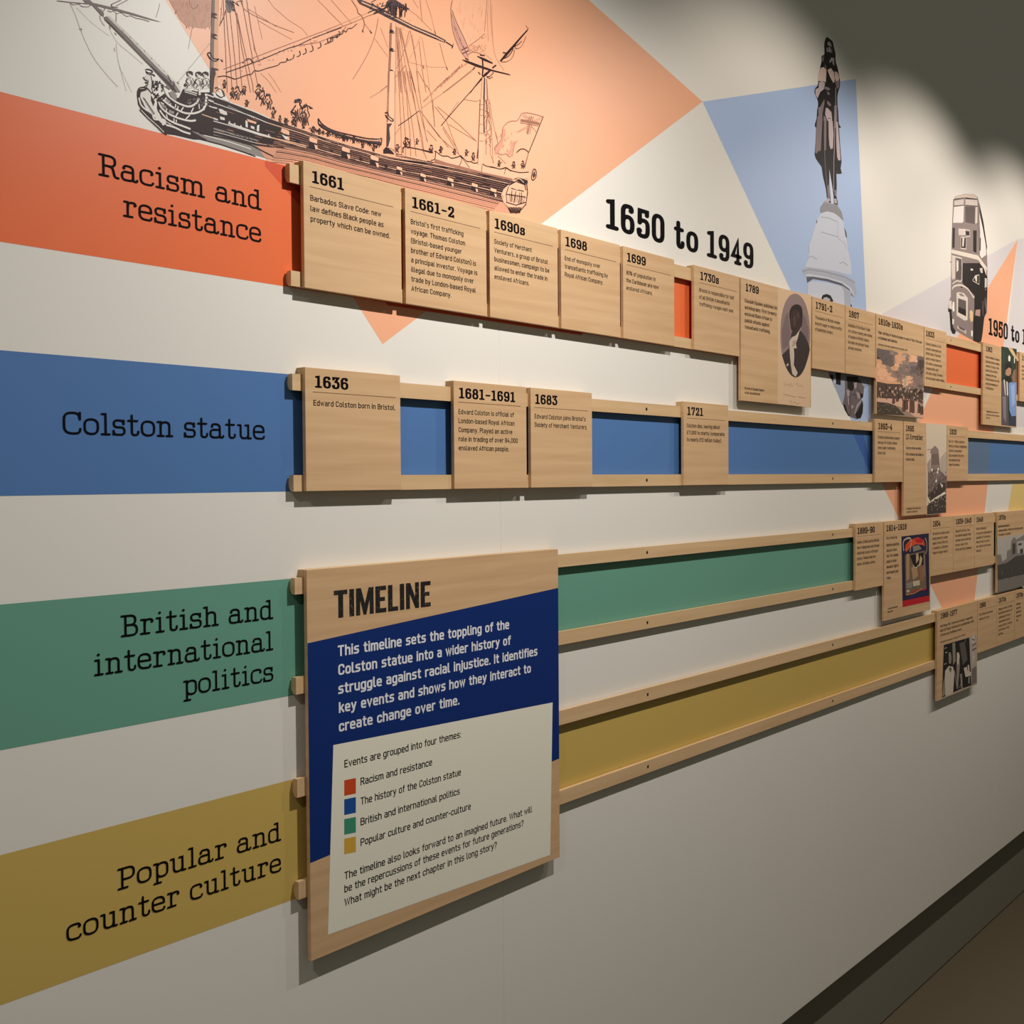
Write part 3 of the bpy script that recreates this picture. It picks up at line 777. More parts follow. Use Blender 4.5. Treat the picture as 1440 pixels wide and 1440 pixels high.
l linepd 6 9851,4327 9949,4337 10049,4350 10145,4353 10244,4358 10341,4358 10443,4364 10546,4370 10646,4369 10746,4365 10851,4367 10954,4364 11061,4365 11168,4367 11274,4367 11387,4374 11495,4373 11606,4374 11719,4376 11836,4382 11951,4386 12066,4387 12186,4394 12306,4399 12430,4407 12556,4416 12675,4415 12806,4426 12928,4424 13059,4431 13184,4431 13316,4436 13450,4441 13584,4445 13721,4450 13852,4448 13994,4456 14131,4456 14280,4468 14425,4472 14569,4475
l linepd 6 9834,4298 9927,4302 10030,4320 10126,4323 10222,4326 10325,4335 10425,4340 10527,4346 10629,4347 10728,4342 10831,4341 10936,4342 11039,4339 11146,4342 11254,4343 11365,4348 11476,4351 11584,4350 11698,4354 11811,4356 11929,4362 12045,4364 12164,4370 12282,4372 12401,4375 12527,4383 12650,4388 12773,4391 12901,4395 13029,4400 13161,4406 13284,4402 13419,4408 13549,4409 13688,4416 13820,4415 13958,4420 14103,4428 14239,4427 14389,4438 14528,4436
l ink 7 10128,4606 10223,4604 10320,4605 10416,4602 10512,4598 10606,4588 10706,4587 10806,4585 10908,4585 11011,4584 11112,4580 11217,4579 11324,4580 11432,4582 11539,4582 11652,4586 11763,4588 11873,4586 11987,4588 12103,4597 12222,4610 12344,4624 12467,4638 12586,4646 12710,4658 12836,4668 12963,4676 13087,4680 13220,4692 13350,4700 13478,4705 13612,4713 13744,4719 13886,4732 14016,4732 14159,4743 14298,4747 14443,4757 14584,4760 14728,4765 14871,4766
l ink 7 10087,4539 10182,4540 10274,4535 10369,4534 10467,4534 10564,4531 10661,4528 10763,4529 10864,4528 10966,4527 11069,4526 11173,4525 11278,4525 11387,4529 11493,4528 11600,4528 11710,4529 11825,4535 11937,4535 12050,4540 12167,4549 12289,4563 12410,4575 12528,4581 12654,4595 12774,4600 12897,4605 13027,4616 13154,4622 13281,4626 13414,4636 13543,4640 13675,4646 13811,4654 13944,4657 14082,4663 14221,4669 14359,4673 14507,4684 14650,4688 14794,4692
l ink 7 10069,4511 10161,4508 10256,4509 10352,4508 10450,4510 10545,4505 10644,4504 10744,4504 10844,4503 10946,4502 11052,4505 11154,4502 11260,4503 11365,4503 11473,4505 11580,4505 11693,4510 11801,4508 11917,4514 12029,4518 12149,4530 12265,4538 12385,4547 12509,4561 12628,4567 12750,4573 12877,4582 13003,4589 13126,4592 13256,4600 13386,4607 13517,4613 13647,4617 13782,4624 13917,4630 14056,4637 14193,4641 14330,4644 14473,4651 14618,4657 14757,4657
l ink 7 10050,4480 10146,4484 10238,4482 10336,4485 10434,4486 10530,4483 10629,4485 10726,4481 10827,4480 10931,4483 11033,4481 11134,4477 11240,4479 11347,4482 11454,4483 11564,4487 11672,4487 11783,4488 11893,4488 12009,4496 12126,4505 12246,4517 12363,4523 12483,4532 12604,4540 12728,4549 12848,4551 12974,4558 13100,4563 13225,4567 13354,4573 13490,4585 13617,4585 13753,4593 13887,4598 14027,4607 14164,4612 14298,4611 14442,4620 14579,4620 14724,4624
l ink 7 10028,4444 10123,4449 10218,4451 10314,4453 10409,4451 10506,4451 10607,4456 10706,4455 10806,4454 10908,4454 11010,4453 11113,4451 11215,4450 11324,4455 11429,4454 11536,4454 11648,4459 11755,4458 11871,4464 11984,4470 12101,4478 12218,4486 12335,4492 12453,4498 12574,4507 12698,4516 12822,4523 12946,4528 13070,4532 13195,4535 13327,4544 13456,4549 13583,4550 13719,4558 13854,4565 13984,4563 14126,4574 14260,4573 14405,4583 14541,4582 14687,4589
l ink 7 9999,4397 10094,4404 10187,4404 10284,4409 10380,4410 10479,4413 10578,4417 10676,4416 10776,4415 10874,4411 10975,4409 11078,4408 11184,4413 11290,4414 11394,4413 11504,4418 11612,4420 11725,4425 11833,4423 11947,4430 12063,4437 12178,4442 12297,4450 12415,4456 12534,4463 12655,4468 12777,4474 12902,4480 13022,4480 13150,4486 13278,4492 13405,4494 13538,4503 13669,4506 13801,4510 13935,4513 14068,4514 14208,4522 14348,4527 14487,4529 14628,4532
l ink 7 9981,4369 10075,4374 10171,4380 10269,4386 10365,4388 10463,4391 10560,4393 10659,4394 10757,4390 10856,4388 10958,4389 11059,4386 11166,4390 11272,4393 11375,4392 11484,4395 11594,4400 11703,4401 11812,4401 11929,4409 12038,4410 12158,4420 12270,4421 12390,4430 12512,4439 12632,4443 12753,4447 12874,4450 12997,4453 13121,4456 13252,4465 13378,4466 13506,4469 13641,4477 13769,4477 13907,4485 14040,4486 14177,4491 14316,4495 14453,4496 14601,4506
l ink 5 10031,4328 10147,4335
l ink 5 10010,4534 10146,4535
l ink 6 11560,4592 11713,4594
l ink 7 13987,4739 14171,4747
l linepd 6 12802,4511 12943,4517
l linepd 6 10945,4476 11082,4474
l ink 6 13377,4591 13526,4598
l linepd 6 10524,4588 10672,4581
l ink 7 14078,4576 14242,4581
l linepd 6 11991,4613 12194,4631
l ink 6 10198,4458 10331,4458
l linepd 6 13502,4683 13698,4694
l linepd 6 12658,4561 12838,4571
l ink 6 11379,4494 11491,4496
l linepd 7 14473,4526 14675,4531
l ink 6 12208,4485 12361,4496
l ink 6 11003,4589 11168,4587
l ink 6 10664,4444 10776,4443
l ink 7 14741,4798 14981,4806
l ink 6 11574,4591 11762,4593
l ink 6 10632,4603 10746,4600
l linepd 6 11226,4466 11375,4468
l ink 6 12941,4483 13077,4488
l ink 5 9033,4487 9167,4483
l ink 6 10256,4350 10369,4355
l ink 6 13180,4708 13334,4718
l ink 7 14821,4746 15016,4747
l ink 5 9624,4336 9742,4342
l linepd 6 10523,4450 10634,4452
l linepd 6 13465,4702 13663,4713
l ink 6 13278,4522 13422,4527
l ink 6 12266,4472 12396,4480
l ink 6 12642,4573 12770,4580
l linepd 5 9868,4369 9987,4377
l ink 6 11160,4533 11308,4534
l ink 6 11794,4513 11965,4518
l ink 5 9738,4441 9878,4445
l ink 5 10072,4580 10224,4578
l ink 5 9348,4653 9455,4646
l ink 6 11106,4531 11229,4530
l ink 6 13224,4605 13397,4614
l linepd 6 10607,4405 10716,4404
l ink 6 11940,4586 12050,4591
l linepd 6 11716,4444 11878,4448
l linepd 7 13901,4470 14081,4475
l linepd 5 9140,4368 9239,4367
l linepd 6 12708,4482 12874,4490
l ink 6 12780,4622 12955,4632
l ink 6 10618,4518 10781,4517
l linepd 6 13644,4733 13884,4747
l ink 6 10415,4436 10553,4436
l linepd 6 11426,4468 11576,4471
l linepd 6 10710,4498 10818,4496
l ink 6 12696,4687 12856,4698
l ink 7 14150,4733 14412,4745
l linepd 6 12253,4586 12419,4602
l linepd 6 11777,4588 11926,4590
l ink 6 12518,4573 12720,4588
l linepd 5 9570,4378 9689,4375
l ink 6 13599,4727 13768,4737
l ink 6 13175,4420 13329,4424
l linepd 7 14181,4451 14345,4456
l ink 6 13079,4552 13215,4558
l linepd 6 10854,4571 10983,4570
l ink 7 14205,4731 14335,4736
l linepd 6 10341,4443 10461,4443
l ink 7 14076,4519 14242,4524
l linepd 6 12967,4439 13118,4444
l ink 7 13996,4610 14168,4616
l ink 6 12591,4530 12722,4536
l linepd 5 9721,4432 9833,4437
l linepd 5 10010,4503 10108,4506
l linepd 6 11518,4505 11631,4507
l ink 5 9877,4347 10001,4356
l ink 7 13955,4603 14113,4609
l ink 5 9855,4324 9965,4334
l linepd 6 12182,4608 12385,4629
l linepd 6 12582,4523 12763,4532
l linepd 5 9892,4407 9997,4414
l ink 6 12788,4655 12955,4664
l ink 5 9897,4537 10027,4537
l linepd 6 11435,4387 11567,4389
l ink 7 13961,4618 14111,4623
l linepd 6 11161,4610 11291,4609
l linepd 6 10873,4526 11051,4524
l linepd 6 10414,4626 10541,4618
l ink 6 10502,4571 10622,4566
l linepd 7 13994,4588 14182,4594
l ink 7 14533,4787 14746,4795
l linepd 6 11352,4365 11483,4368
l linepd 5 9379,4442 9470,4439
l linepd 6 13144,4573 13359,4583
l linepd 6 10620,4595 10758,4592
l linepd 6 12699,4516 12885,4525
l linepd 6 11046,4583 11223,4581
l linepd 6 11162,4431 11300,4433
l ink 6 12505,4627 12733,4648
l ink 7 14619,4625 14796,4627
l linepd 6 13123,4648 13321,4658
l linepd 6 10823,4597 10996,4594
l ink 6 11731,4475 11903,4479
l linepd 6 12753,4412 12907,4417
l linepd 6 13622,4455 13776,4459
l ink 6 12918,4432 13060,4436
l linepd 7 13792,4608 13949,4613
l linepd 5 9942,4355 10065,4363
l ink 6 12809,4450 12955,4454
l linepd 6 12185,4617 12346,4634
l ink 5 9781,4419 9898,4425
l linepd 6 11103,4455 11264,4457
l ink 6 10310,4360 10431,4364
l linepd 5 9150,4363 9250,4361
l ink 6 10605,4472 10757,4471
l linepd 6 12649,4619 12847,4631
l linepd 6 13463,4540 13612,4545
l linepd 6 12347,4477 12486,4486
l ink 6 12997,4682 13185,4693
l ink 5 9946,4641 10132,4635
l linepd 6 12634,4464 12802,4472
l ink 7 13907,4436 14073,4440
l ink 5 9216,4627 9341,4621
l linepd 5 8985,4317 9094,4319
l ink 6 12698,4477 12845,4484
l linepd 5 9743,4491 9893,4492
l ink 6 11395,4523 11561,4525
l ink 6 10763,4470 10903,4468
l linepd 6 10401,4575 10513,4570
l linepd 6 11684,4582 11807,4583
l linepd 5 8974,4542 9112,4537
l ink 6 11864,4441 12020,4450
l linepd 6 11537,4559 11717,4561
l linepd 6 11103,4597 11222,4595
l ink 6 11914,4389 12044,4394
l linepd 6 10460,4543 10555,4540
l ink 5 8950,4551 9077,4547
l ink 5 9922,4317 10039,4328
l ink 6 10196,4516 10295,4517
l linepd 6 12145,4452 12303,4463
l linepd 6 11427,4513 11558,4515
l linepd 6 11936,4472 12115,4485
l linepd 7 14795,4778 15006,4784
l ink 6 11825,4390 11965,4395
l ink 6 13463,4417 13614,4421
l linepd 6 10766,4420 10905,4418
l ink 5 9065,4319 9168,4319
l linepd 5 9486,4465 9604,4457
l linepd 6 12337,4582 12520,4599
l ink 6 12532,4510 12708,4520
l linepd 6 13347,4730 13478,4738
l linepd 6 10895,4479 11038,4477
l ink 6 10318,4547 10437,4544
l ink 7 14179,4707 14417,4717
l ink 6 10958,4449 11101,4447
l linepd 5 9158,4458 9267,4454
l ink 7 13876,4670 14087,4679
l linepd 6 13634,4703 13842,4715
l ink 6 13376,4729 13556,4740
l linepd 5 9119,4588 9249,4582
l linepd 7 14537,4689 14736,4695
l ink 6 12043,4594 12222,4612
l linepd 5 9538,4592 9623,4585
l ink 5 10018,4468 10149,4471
l ink 5 9991,4448 10122,4452
l ink 5 9081,4714 9183,4708
l ink 6 10142,4401 10274,4402
l ink 5 9268,4442 9394,4437
l ink 5 9181,4456 9281,4453
l linepd 6 10788,4375 10903,4374
l ink 6 12658,4447 12802,4453
l ink 6 12147,4440 12276,4447
l sep 12 9922,4273 10052,4288 10181,4296 10313,4304 10446,4312 10579,4316 10713,4314 10848,4313 10985,4311 11126,4314 11268,4317 11413,4321 11560,4325 11709,4328 11859,4332 12012,4335 12167,4340 12325,4345 12485,4350 12648,4356 12812,4360 12979,4364 13148,4367 13320,4371 13494,4375 13671,4379 13851,4383 14033,4387 14219,4392 14407,4397
l ink 12 9907,4249 10037,4265 10166,4273 10298,4282 10431,4292 10564,4296 10697,4294 10832,4293 10969,4291 11109,4294 11252,4298 11396,4302 11543,4306 11691,4309 11841,4312 11993,4314 12148,4318 12305,4323 12465,4327 12627,4333 12791,4337 12957,4340 13125,4343 13296,4346 13470,4349 13646,4353 13825,4357 14007,4361 14192,4365 14380,4370
l sep 8 9890,4221 10019,4238 10149,4248 10280,4258 10414,4269 10547,4274 10680,4272 10814,4270 10951,4269 11091,4272 11233,4276 11377,4280 11523,4284 11671,4288 11821,4290 11972,4291 12126,4294 12282,4297 12441,4301 12603,4306 12766,4310 12931,4312 13099,4315 13269,4317 13442,4320 13617,4323 13796,4327 13977,4331 14161,4335 14348,4339
l sep 8 9872,4193 10002,4212 10132,4222 10263,4234 10397,4246 10530,4251 10662,4249 10797,4248 10933,4246 11072,4250 11214,4254 11358,4258 11503,4262 11651,4266 11800,4268 11951,4268 12104,4270 12260,4272 12418,4275 12578,4280 12741,4283 12906,4285 13073,4287 13242,4289 13414,4291 13589,4294 13767,4297 13947,4301 14131,4305 14317,4309
l ink 8 9855,4165 9985,4186 10115,4197 10246,4210 10380,4223 10513,4229 10645,4227 10779,4225 10914,4224 11054,4227 11195,4232 11338,4236 11484,4240 11631,4245 11779,4246 11929,4245 12082,4246 12237,4247 12394,4249 12554,4254 12716,4256 12880,4258 13046,4259 13215,4261 13386,4262 13560,4264 13738,4268 13917,4271 14100,4274 14286,4278
l sep 8 9836,4134 9966,4156 10095,4168 10227,4183 10361,4197 10493,4203 10625,4202 10759,4200 10894,4199 11033,4202 11174,4207 11317,4211 11462,4216 11609,4220 11756,4221 11905,4219 12057,4219 12211,4219 12368,4220 12527,4224 12688,4226 12852,4227 13017,4228 13185,4229 13355,4230 13529,4232 13705,4234 13884,4237 14066,4240 14250,4244
l sep 8 9815,4100 9944,4123 10074,4137 10206,4152 10340,4168 10472,4175 10603,4174 10736,4172 10871,4171 11010,4175 11150,4179 11293,4184 11437,4189 11584,4194 11731,4193 11879,4190 12030,4188 12183,4187 12339,4188 12497,4192 12658,4193 12820,4193 12984,4193 13151,4193 13321,4194 13493,4195 13669,4198 13847,4200 14028,4203 14212,4206
l ink 19 8729,4227 9167,4255 9510,4251 9744,4203 9864,4182
l ink 14 8727,4159 9054,4158 9392,4139 9577,4123
l dkw 22 8892,4330 9281,4326 9628,4328
l ink 13 9282,4391 9605,4370 9866,4361 10412,4391
l sep 9 9580,4299 9987,4330 10411,4333
l pale 12 8793,4218 9167,4219 9509,4200
l ink 9 9248,4369 9256,4330 9295,4329
l ink 9 9318,4367 9327,4327 9365,4326
l ink 9 9389,4364 9398,4324 9437,4324
l ink 9 9460,4361 9469,4321 9508,4321
l ink 9 9532,4358 9541,4318 9581,4318
l ink 9 9605,4356 9613,4316 9653,4315
l ink 9 9678,4353 9686,4313 9727,4312
l ink 9 9751,4350 9760,4310 9801,4309
l ink 9 9825,4347 9834,4307 9875,4306
n
p portp 0 10464,4540 10485,4574 10619,4564 10609,4500 10477,4504
p ink 0 10467,4500 10609,4496 10600,4426 10455,4428
p portp 0 10557,4483 10609,4481 10614,4436 10582,4420
l ink 7 10464,4540 10485,4574 10619,4564 10609,4500 10477,4504 10464,4540
p portp 0 11043,4540 11066,4574 11208,4564 11197,4499 11057,4503
p ink 0 11046,4498 11197,4495 11187,4423 11034,4425
p portp 0 11142,4481 11197,4479 11202,4432 11169,4416
l ink 8 11043,4540 11066,4574 11208,4564 11197,4499 11057,4503 11043,4540
p portp 0 11581,4538 11604,4573 11754,4562 11743,4495 11595,4500
p ink 0 11584,4494 11743,4491 11732,4417 11571,4419
p portp 0 11685,4477 11743,4474 11748,4427 11713,4410
l ink 8 11581,4538 11604,4573 11754,4562 11743,4495 11595,4500 11581,4538
p ink 0 10235,4471 10289,4473 10285,4436 10235,4438
p ink 0 10837,4476 10894,4478 10889,4440 10836,4442
p ink 0 11373,4474 11433,4476 11428,4437 11372,4439
p ink 0 11859,4484 11922,4486 11918,4446 11859,4448
p portp 0 12096,4490 12113,4515 12223,4507 12215,4459 12107,4462
p ink 0 12100,4459 12215,4456 12207,4403 12087,4404
p portp 0 12173,4446 12215,4444 12219,4410 12193,4399
l ink 8 12096,4490 12113,4515 12223,4507 12215,4459 12107,4462 12096,4490
p portp 0 12586,4487 12604,4513 12718,4505 12710,4456 12597,4459
p ink 0 12590,4456 12710,4453 12702,4399 12576,4400
p portp 0 12666,4442 12710,4440 12714,4406 12687,4394
l ink 8 12586,4487 12604,4513 12718,4505 12710,4456 12597,4459 12586,4487
p portp 0 10005,4542 10023,4571 10139,4562 10130,4507 10017,4510
p ink 0 10008,4506 10130,4503 10122,4441 9997,4443
p portp 0 10086,4491 10130,4489 10134,4450 10107,4436
l ink 7 10005,4542 10023,4571 10139,4562 10130,4507 10017,4510 10005,4542
p portp 0 13175,4537 13195,4565 13325,4557 13316,4503 13188,4507
p ink 0 13179,4503 13316,4500 13307,4440 13165,4441
p portp 0 13266,4488 13315,4486 13320,4448 13290,4435
l ink 8 13175,4537 13195,4565 13325,4557 13316,4503 13188,4507 13175,4537
p portp 0 13727,4560 13748,4589 13884,4581 13874,4526 13740,4529
p ink 0 13731,4525 13874,4522 13865,4461 13716,4462
p portp 0 13822,4510 13874,4508 13879,4469 13847,4456
l ink 9 13727,4560 13748,4589 13884,4581 13874,4526 13740,4529 13727,4560
p portp 0 14173,4568 14195,4597 14336,4589 14326,4532 14187,4536
p ink 0 14178,4532 14326,4529 14317,4467 14162,4468
p portp 0 14272,4516 14326,4515 14331,4475 14298,4461
l ink 9 14173,4568 14195,4597 14336,4589 14326,4532 14187,4536 14173,4568
p pale 0 9015,4588 9061,4595 9139,4577 9147,4542 9094,4534 9038,4544
p pale 0 9032,4497 9104,4501 9109,4470 9043,4464
l pale 17 8875,4586 8995,4588
l pale 19 8775,4460 8894,4456 9004,4450
l pale 21 9159,4445 9351,4434 9606,4421 9819,4417
l linep 13 9819,4417 10111,4414 10413,4411
p pale 0 9424,4542 9456,4541 9461,4458 9426,4460
p portp 0 9445,4566 9596,4559 9590,4532 9468,4534
p pale 0 9607,4519 9643,4537 9636,4446 9600,4448
p pale 0 9502,4495 9566,4491 9560,4457 9513,4466
p portp 0 10010,4577 10120,4569 10107,4518 9990,4526
p pale 0 10002,4495 10094,4482 10100,4445 10063,4446
p ink 0 10250,4492 10312,4491 10306,4456 10243,4457
p pale 0 9171,4475 9189,4475 9186,4455 9168,4456
p pale 0 9250,4470 9268,4471 9265,4450 9247,4451
p pale 0 9346,4462 9364,4462 9362,4442 9343,4443
p pale 0 9784,4451 9803,4452 9800,4430 9781,4432
l pale 9 9163,4660 9176,4658
l pale 9 9187,4656 9201,4655
l pale 9 9212,4652 9225,4651
l pale 9 9237,4649 9250,4647
l pale 9 9262,4645 9275,4644
l pale 9 9286,4641 9300,4640
l pale 9 9311,4638 9325,4636
l pale 9 9336,4634 9350,4632
l pale 9 9361,4630 9375,4629
l pale 9 9386,4626 9400,4625
l pale 9 9412,4623 9425,4621
l pale 9 9437,4619 9451,4617
l pale 9 9462,4615 9476,4614
l pale 9 9488,4611 9502,4610
l pale 9 9513,4607 9527,4606
l pale 9 9539,4604 9553,4602
n
p ink 0 7876,4478 7917,4556 7996,4576 8019,4540 8058,4523 8112,4454 8087,4386 8150,4325 8262,4254 8311,4237 8459,4243 8610,4228 8840,4171 8642,4135 8391,4130 8260,4115 8195,4149 8068,4223 7943,4297 7890,4373
p hull 0 8153,4505 8268,4602 8316,4545 8448,4584 8509,4704 8711,4712 8910,4762 8945,4742 8936,4236 8627,4231 8442,4232 8278,4265 8166,4329 8143,4392
n
p wht 0 7924,4517 8019,4568 8058,4536 8057,4454 8095,4381 8166,4336 8198,4281 8254,4280 8261,4226 8212,4201 8197,4225 8133,4259 8085,4282 8054,4323 7991,4342 7961,4390 7915,4460
p wht 0 7990,4718 8039,4771 8078,4740 8083,4584 8066,4538 8027,4570 7996,4624 8021,4664 7974,4679
c wht 21 7899,4450 7921,4380 7976,4339 8070,4306 8101,4251 8197,4267 8262,4254
c wht 22 8229,4682 8268,4588 8349,4539 8464,4511 8589,4513 8692,4580 8727,4645
c wht 22 8202,4517 8282,4474 8396,4439 8529,4421 8673,4455 8785,4524 8830,4599
c wht 22 8161,4465 8200,4406 8296,4359 8444,4338 8595,4344 8680,4371
c wht 22 8175,4372 8247,4306 8360,4270 8493,4258 8601,4247
c wht 22 8261,4219 8376,4217 8491,4194 8600,4190
l wht 15 8267,4540 8242,4499
l wht 15 8331,4486 8306,4452
l wht 15 8397,4495 8388,4437
l wht 15 8430,4482 8421,4437
l wht 15 8505,4485 8471,4435
l wht 15 8648,4513 8613,4448
l wht 15 8726,4581 8734,4519
l wht 15 8429,4404 8395,4354
l wht 15 8596,4415 8536,4352
l wht 15 8369,4321 8369,4271
l wht 15 8402,4314 8402,4279
l wht 15 8273,4416 8264,4379
l wht 15 8264,4345 8279,4307
l wht 15 8189,4465 8233,4455
p gry 0 8201,4461 8265,4435 8257,4405 8192,4425
p gry 0 8305,4410 8379,4400 8362,4368 8297,4373
p gry 0 8267,4533 8324,4512 8307,4480 8250,4494
p gry 0 8301,4610 8367,4648 8416,4604 8406,4539 8349,4553
p pale 0 8721,4757 8747,4778 8758,4695 8728,4681
p wht 0 8816,4724 8847,4730 8849,4705 8817,4694
p wht 0 8824,4690 8855,4697 8857,4671 8825,4661
p wht 0 8815,4652 8846,4659 8847,4633 8816,4623
p wht 0 8814,4616 8846,4623 8847,4597 8816,4587
p wht 0 8788,4567 8819,4573 8820,4548 8789,4538
p wht 0 8779,4544 8810,4550 8811,4524 8780,4514
l wht 13 8525,4694 8703,4696
l wht 10 8525,4673 8694,4672
l pale 17 8849,4718 8945,4713
l pale 17 8865,4657 8944,4655
l pale 14 8873,4588 8942,4583
l linep 12 8767,4462 8940,4453
l ink 10 7905,4315 8013,4238 8131,4169 8211,4118 8267,4103
l wht 10 7924,4313 8013,4252 8148,4180 8227,4128
c ink 13 7892,4468 7885,4507 7909,4561 7964,4585 8019,4582 8058,4550 8074,4540
c ink 11 7959,4702 7990,4676 8021,4678 8021,4650 7989,4649 8020,4630 7964,4588
c ink 13 7992,4793 8023,4808 8079,4806 8078,4781 8023,4767 7999,4781 8038,4750 8094,4765 8118,4750
c ink 12 8062,4736 8077,4678 8075,4582 8106,4535
c ink 11 8156,4707 8140,4689 8144,4673
c ink 11 8220,4674 8223,4661 8207,4640
c ink 11 8136,4614 8112,4594 8114,4577
c ink 11 8156,4686 8152,4671 8133,4649
c ink 11 8153,4667 8160,4655 8164,4639
c ink 11 8212,4539 8218,4527 8219,4510
c ink 11 8217,4628 8216,4614 8209,4595
c ink 11 8124,4701 8136,4690 8128,4671
c ink 11 8219,4689 8207,4672 8208,4655
c ink 11 8122,4681 8129,4670 8116,4649
c ink 11 8085,4631 8087,4618 8063,4595
c ink 11 8164,4524 8168,4511 8175,4496
c ink 11 8085,4696 8097,4686 8098,4669
c ink 11 8101,4659 8088,4642 8108,4630
c ink 11 8109,4516 8121,4505 8099,4482
c ink 11 8154,4537 8142,4520 8139,4502
c ink 11 8159,4500 8143,4482 8157,4469
c ink 11 8079,4664 8094,4654 8099,4638
c ink 11 8114,4649 8095,4631 8120,4620
c ink 11 8133,4541 8124,4525 8132,4510
c ink 11 8191,4715 8178,4698 8206,4688
c ink 11 8205,4525 8224,4515 8190,4490
c ink 11 8113,4645 8094,4626 8116,4615
c ink 11 8128,4698 8139,4687 8116,4664
c ink 11 8129,4619 8137,4607 8146,4592
c ink 11 8212,4652 8228,4642 8225,4624
c ink 11 8162,4633 8139,4614 8157,4601
c ink 11 8218,4678 8241,4670 8234,4651
c ink 11 8187,4525 8188,4512 8204,4498
c ink 11 8158,4553 8137,4534 8137,4517
c ink 11 8183,4705 8176,4689 8160,4668
c ink 11 8207,4547 8229,4538 8228,4521
c ink 11 8148,4641 8138,4624 8146,4609
c ink 11 8120,4553 8108,4536 8141,4527
c ink 11 8153,4698 8144,4682 8137,4663
c ink 11 8160,4564 8152,4548 8174,4536
c ink 8 7946,4461 7964,4458 7982,4449
c ink 8 7956,4449 7974,4447 7992,4439
c ink 8 7966,4436 7984,4436 8002,4428
c ink 8 7976,4423 7994,4425 8012,4418
c ink 8 7986,4411 8004,4414 8022,4407
c ink 8 7996,4398 8014,4402 8032,4396
c ink 8 8006,4386 8024,4391 8042,4386
c ink 8 8016,4373 8034,4380 8052,4375
c ink 8 8026,4360 8044,4369 8062,4365
c ink 8 8037,4348 8054,4357 8072,4354
c ink 8 8047,4335 8064,4346 8083,4343
c ink 8 8057,4322 8074,4335 8093,4333
c ink 8 8067,4309 8085,4323 8103,4322
c ink 8 8077,4297 8095,4312 8113,4311
l gry 7 8598,4564 8619,4564
l gry 7 8567,4581 8588,4581
l gry 7 8783,4601 8804,4602
l gry 7 8718,4577 8740,4578
l gry 7 8701,4589 8722,4590
l gry 7 8591,4552 8612,4553
l gry 7 8690,4587 8712,4588
l gry 7 8730,4627 8752,4628
l gry 7 8856,4625 8877,4626
l gry 7 8722,4642 8743,4643
l gry 7 8577,4542 8598,4543
l gry 7 8715,4621 8736,4622
l gry 7 8858,4672 8880,4673
l gry 7 8689,4618 8710,4619
l gry 7 8910,4656 8932,4657
l gry 7 8811,4658 8833,4659
l gry 7 8718,4636 8740,4637
l gry 7 8762,4585 8784,4585
l gry 7 8788,4615 8809,4616
l gry 7 8836,4621 8857,4622
l gry 7 8567,4551 8588,4551
l gry 7 8832,4618 8854,4619
l gry 7 8753,4568 8775,4569
l gry 7 8669,4562 8690,4563
l gry 7 8744,4610 8766,4611
l gry 7 8698,4631 8719,4632
l gry 7 8805,4616 8827,4617
l gry 7 8839,4591 8860,4592
l gry 7 8923,4654 8945,4655
l gry 7 8659,4621 8681,4622
l gry 7 8825,4617 8846,4618
l gry 7 8831,4588 8853,4589
l gry 7 8640,4610 8662,4611
l gry 7 8590,4599 8611,4600
l gry 7 8885,4667 8907,4668
l gry 7 8665,4583 8686,4584
l gry 7 8555,4550 8576,4551
l gry 7 8782,4658 8803,4659
l gry 7 8590,4568 8611,4569
l gry 7 8895,4646 8916,4647
p mid 0 8253,4668 8318,4642 8334,4660 8286,4697
n
p portp 0 14639,4709 14815,4805 15018,4796 15095,4699 15066,4486 14963,4412 14659,4367 14511,4420 14464,4536 14539,4643
l ink 17 14639,4709 14815,4805 15018,4796
l ink 17 14539,4675 14464,4536 14499,4433 14610,4359
l ink 17 15096,4827 15120,4688 15066,4470
l ink 17 14561,4428 14811,4425 15067,4518
l ink 17 14688,4671 15017,4685
l ink 17 14562,4554 15068,4598
l ink 17 14639,4709 14562,4554 14586,4433
l ink 17 14813,4647 14761,4448
l ink 17 14915,4650 14887,4455
l ink 17 14966,4659 14938,4463
l ink 17 14713,4644 14685,4451
l ink 17 14610,4359 14683,4274
l ink 17 15066,4486 14963,4388 14809,4295
l ink 17 14539,4675 14639,4741
l linep 23 14639,4709 14514,4623 14451,4518 14511,4420 14635,4363
c linep 16 14713,4692 14864,4688 14992,4744
l ink 11 14610,4367 14683,4277
l ink 11 14632,4363 14698,4280
l ink 11 14654,4359 14713,4282
l ink 11 14677,4378 14729,4285
l ink 11 14700,4374 14744,4287
l ink 11 14722,4370 14759,4290
l ink 11 14745,4390 14774,4292
l ink 11 14767,4386 14789,4295
l ink 11 14790,4382 14804,4298
l ink 11 14813,4402 14819,4300
l ink 11 14836,4398 14835,4303
l ink 11 14858,4394 14850,4305
l ink 11 14881,4414 14865,4308
l ink 11 14904,4410 14880,4311
l ink 11 14927,4406 14896,4313
l ink 11 14950,4426 14911,4316
l ink 25 15044,4801 15069,4710
p ink 0 14765,4843 14892,4884 15122,4880 15122,4832 14967,4803
l ink 10 14650,4586 14636,4450
l ink 10 14692,4589 14675,4454
l ink 10 14735,4592 14715,4457
l ink 10 14777,4595 14756,4461
l ink 10 14820,4598 14796,4465
l ink 10 14863,4601 14836,4469
l ink 10 14906,4604 14877,4473
l ink 10 14950,4607 14918,4477
l ink 10 14993,4610 14959,4481
l ink 10 15037,4613 15000,4485
c linep 15 14765,4796 14892,4868 15019,4828''',
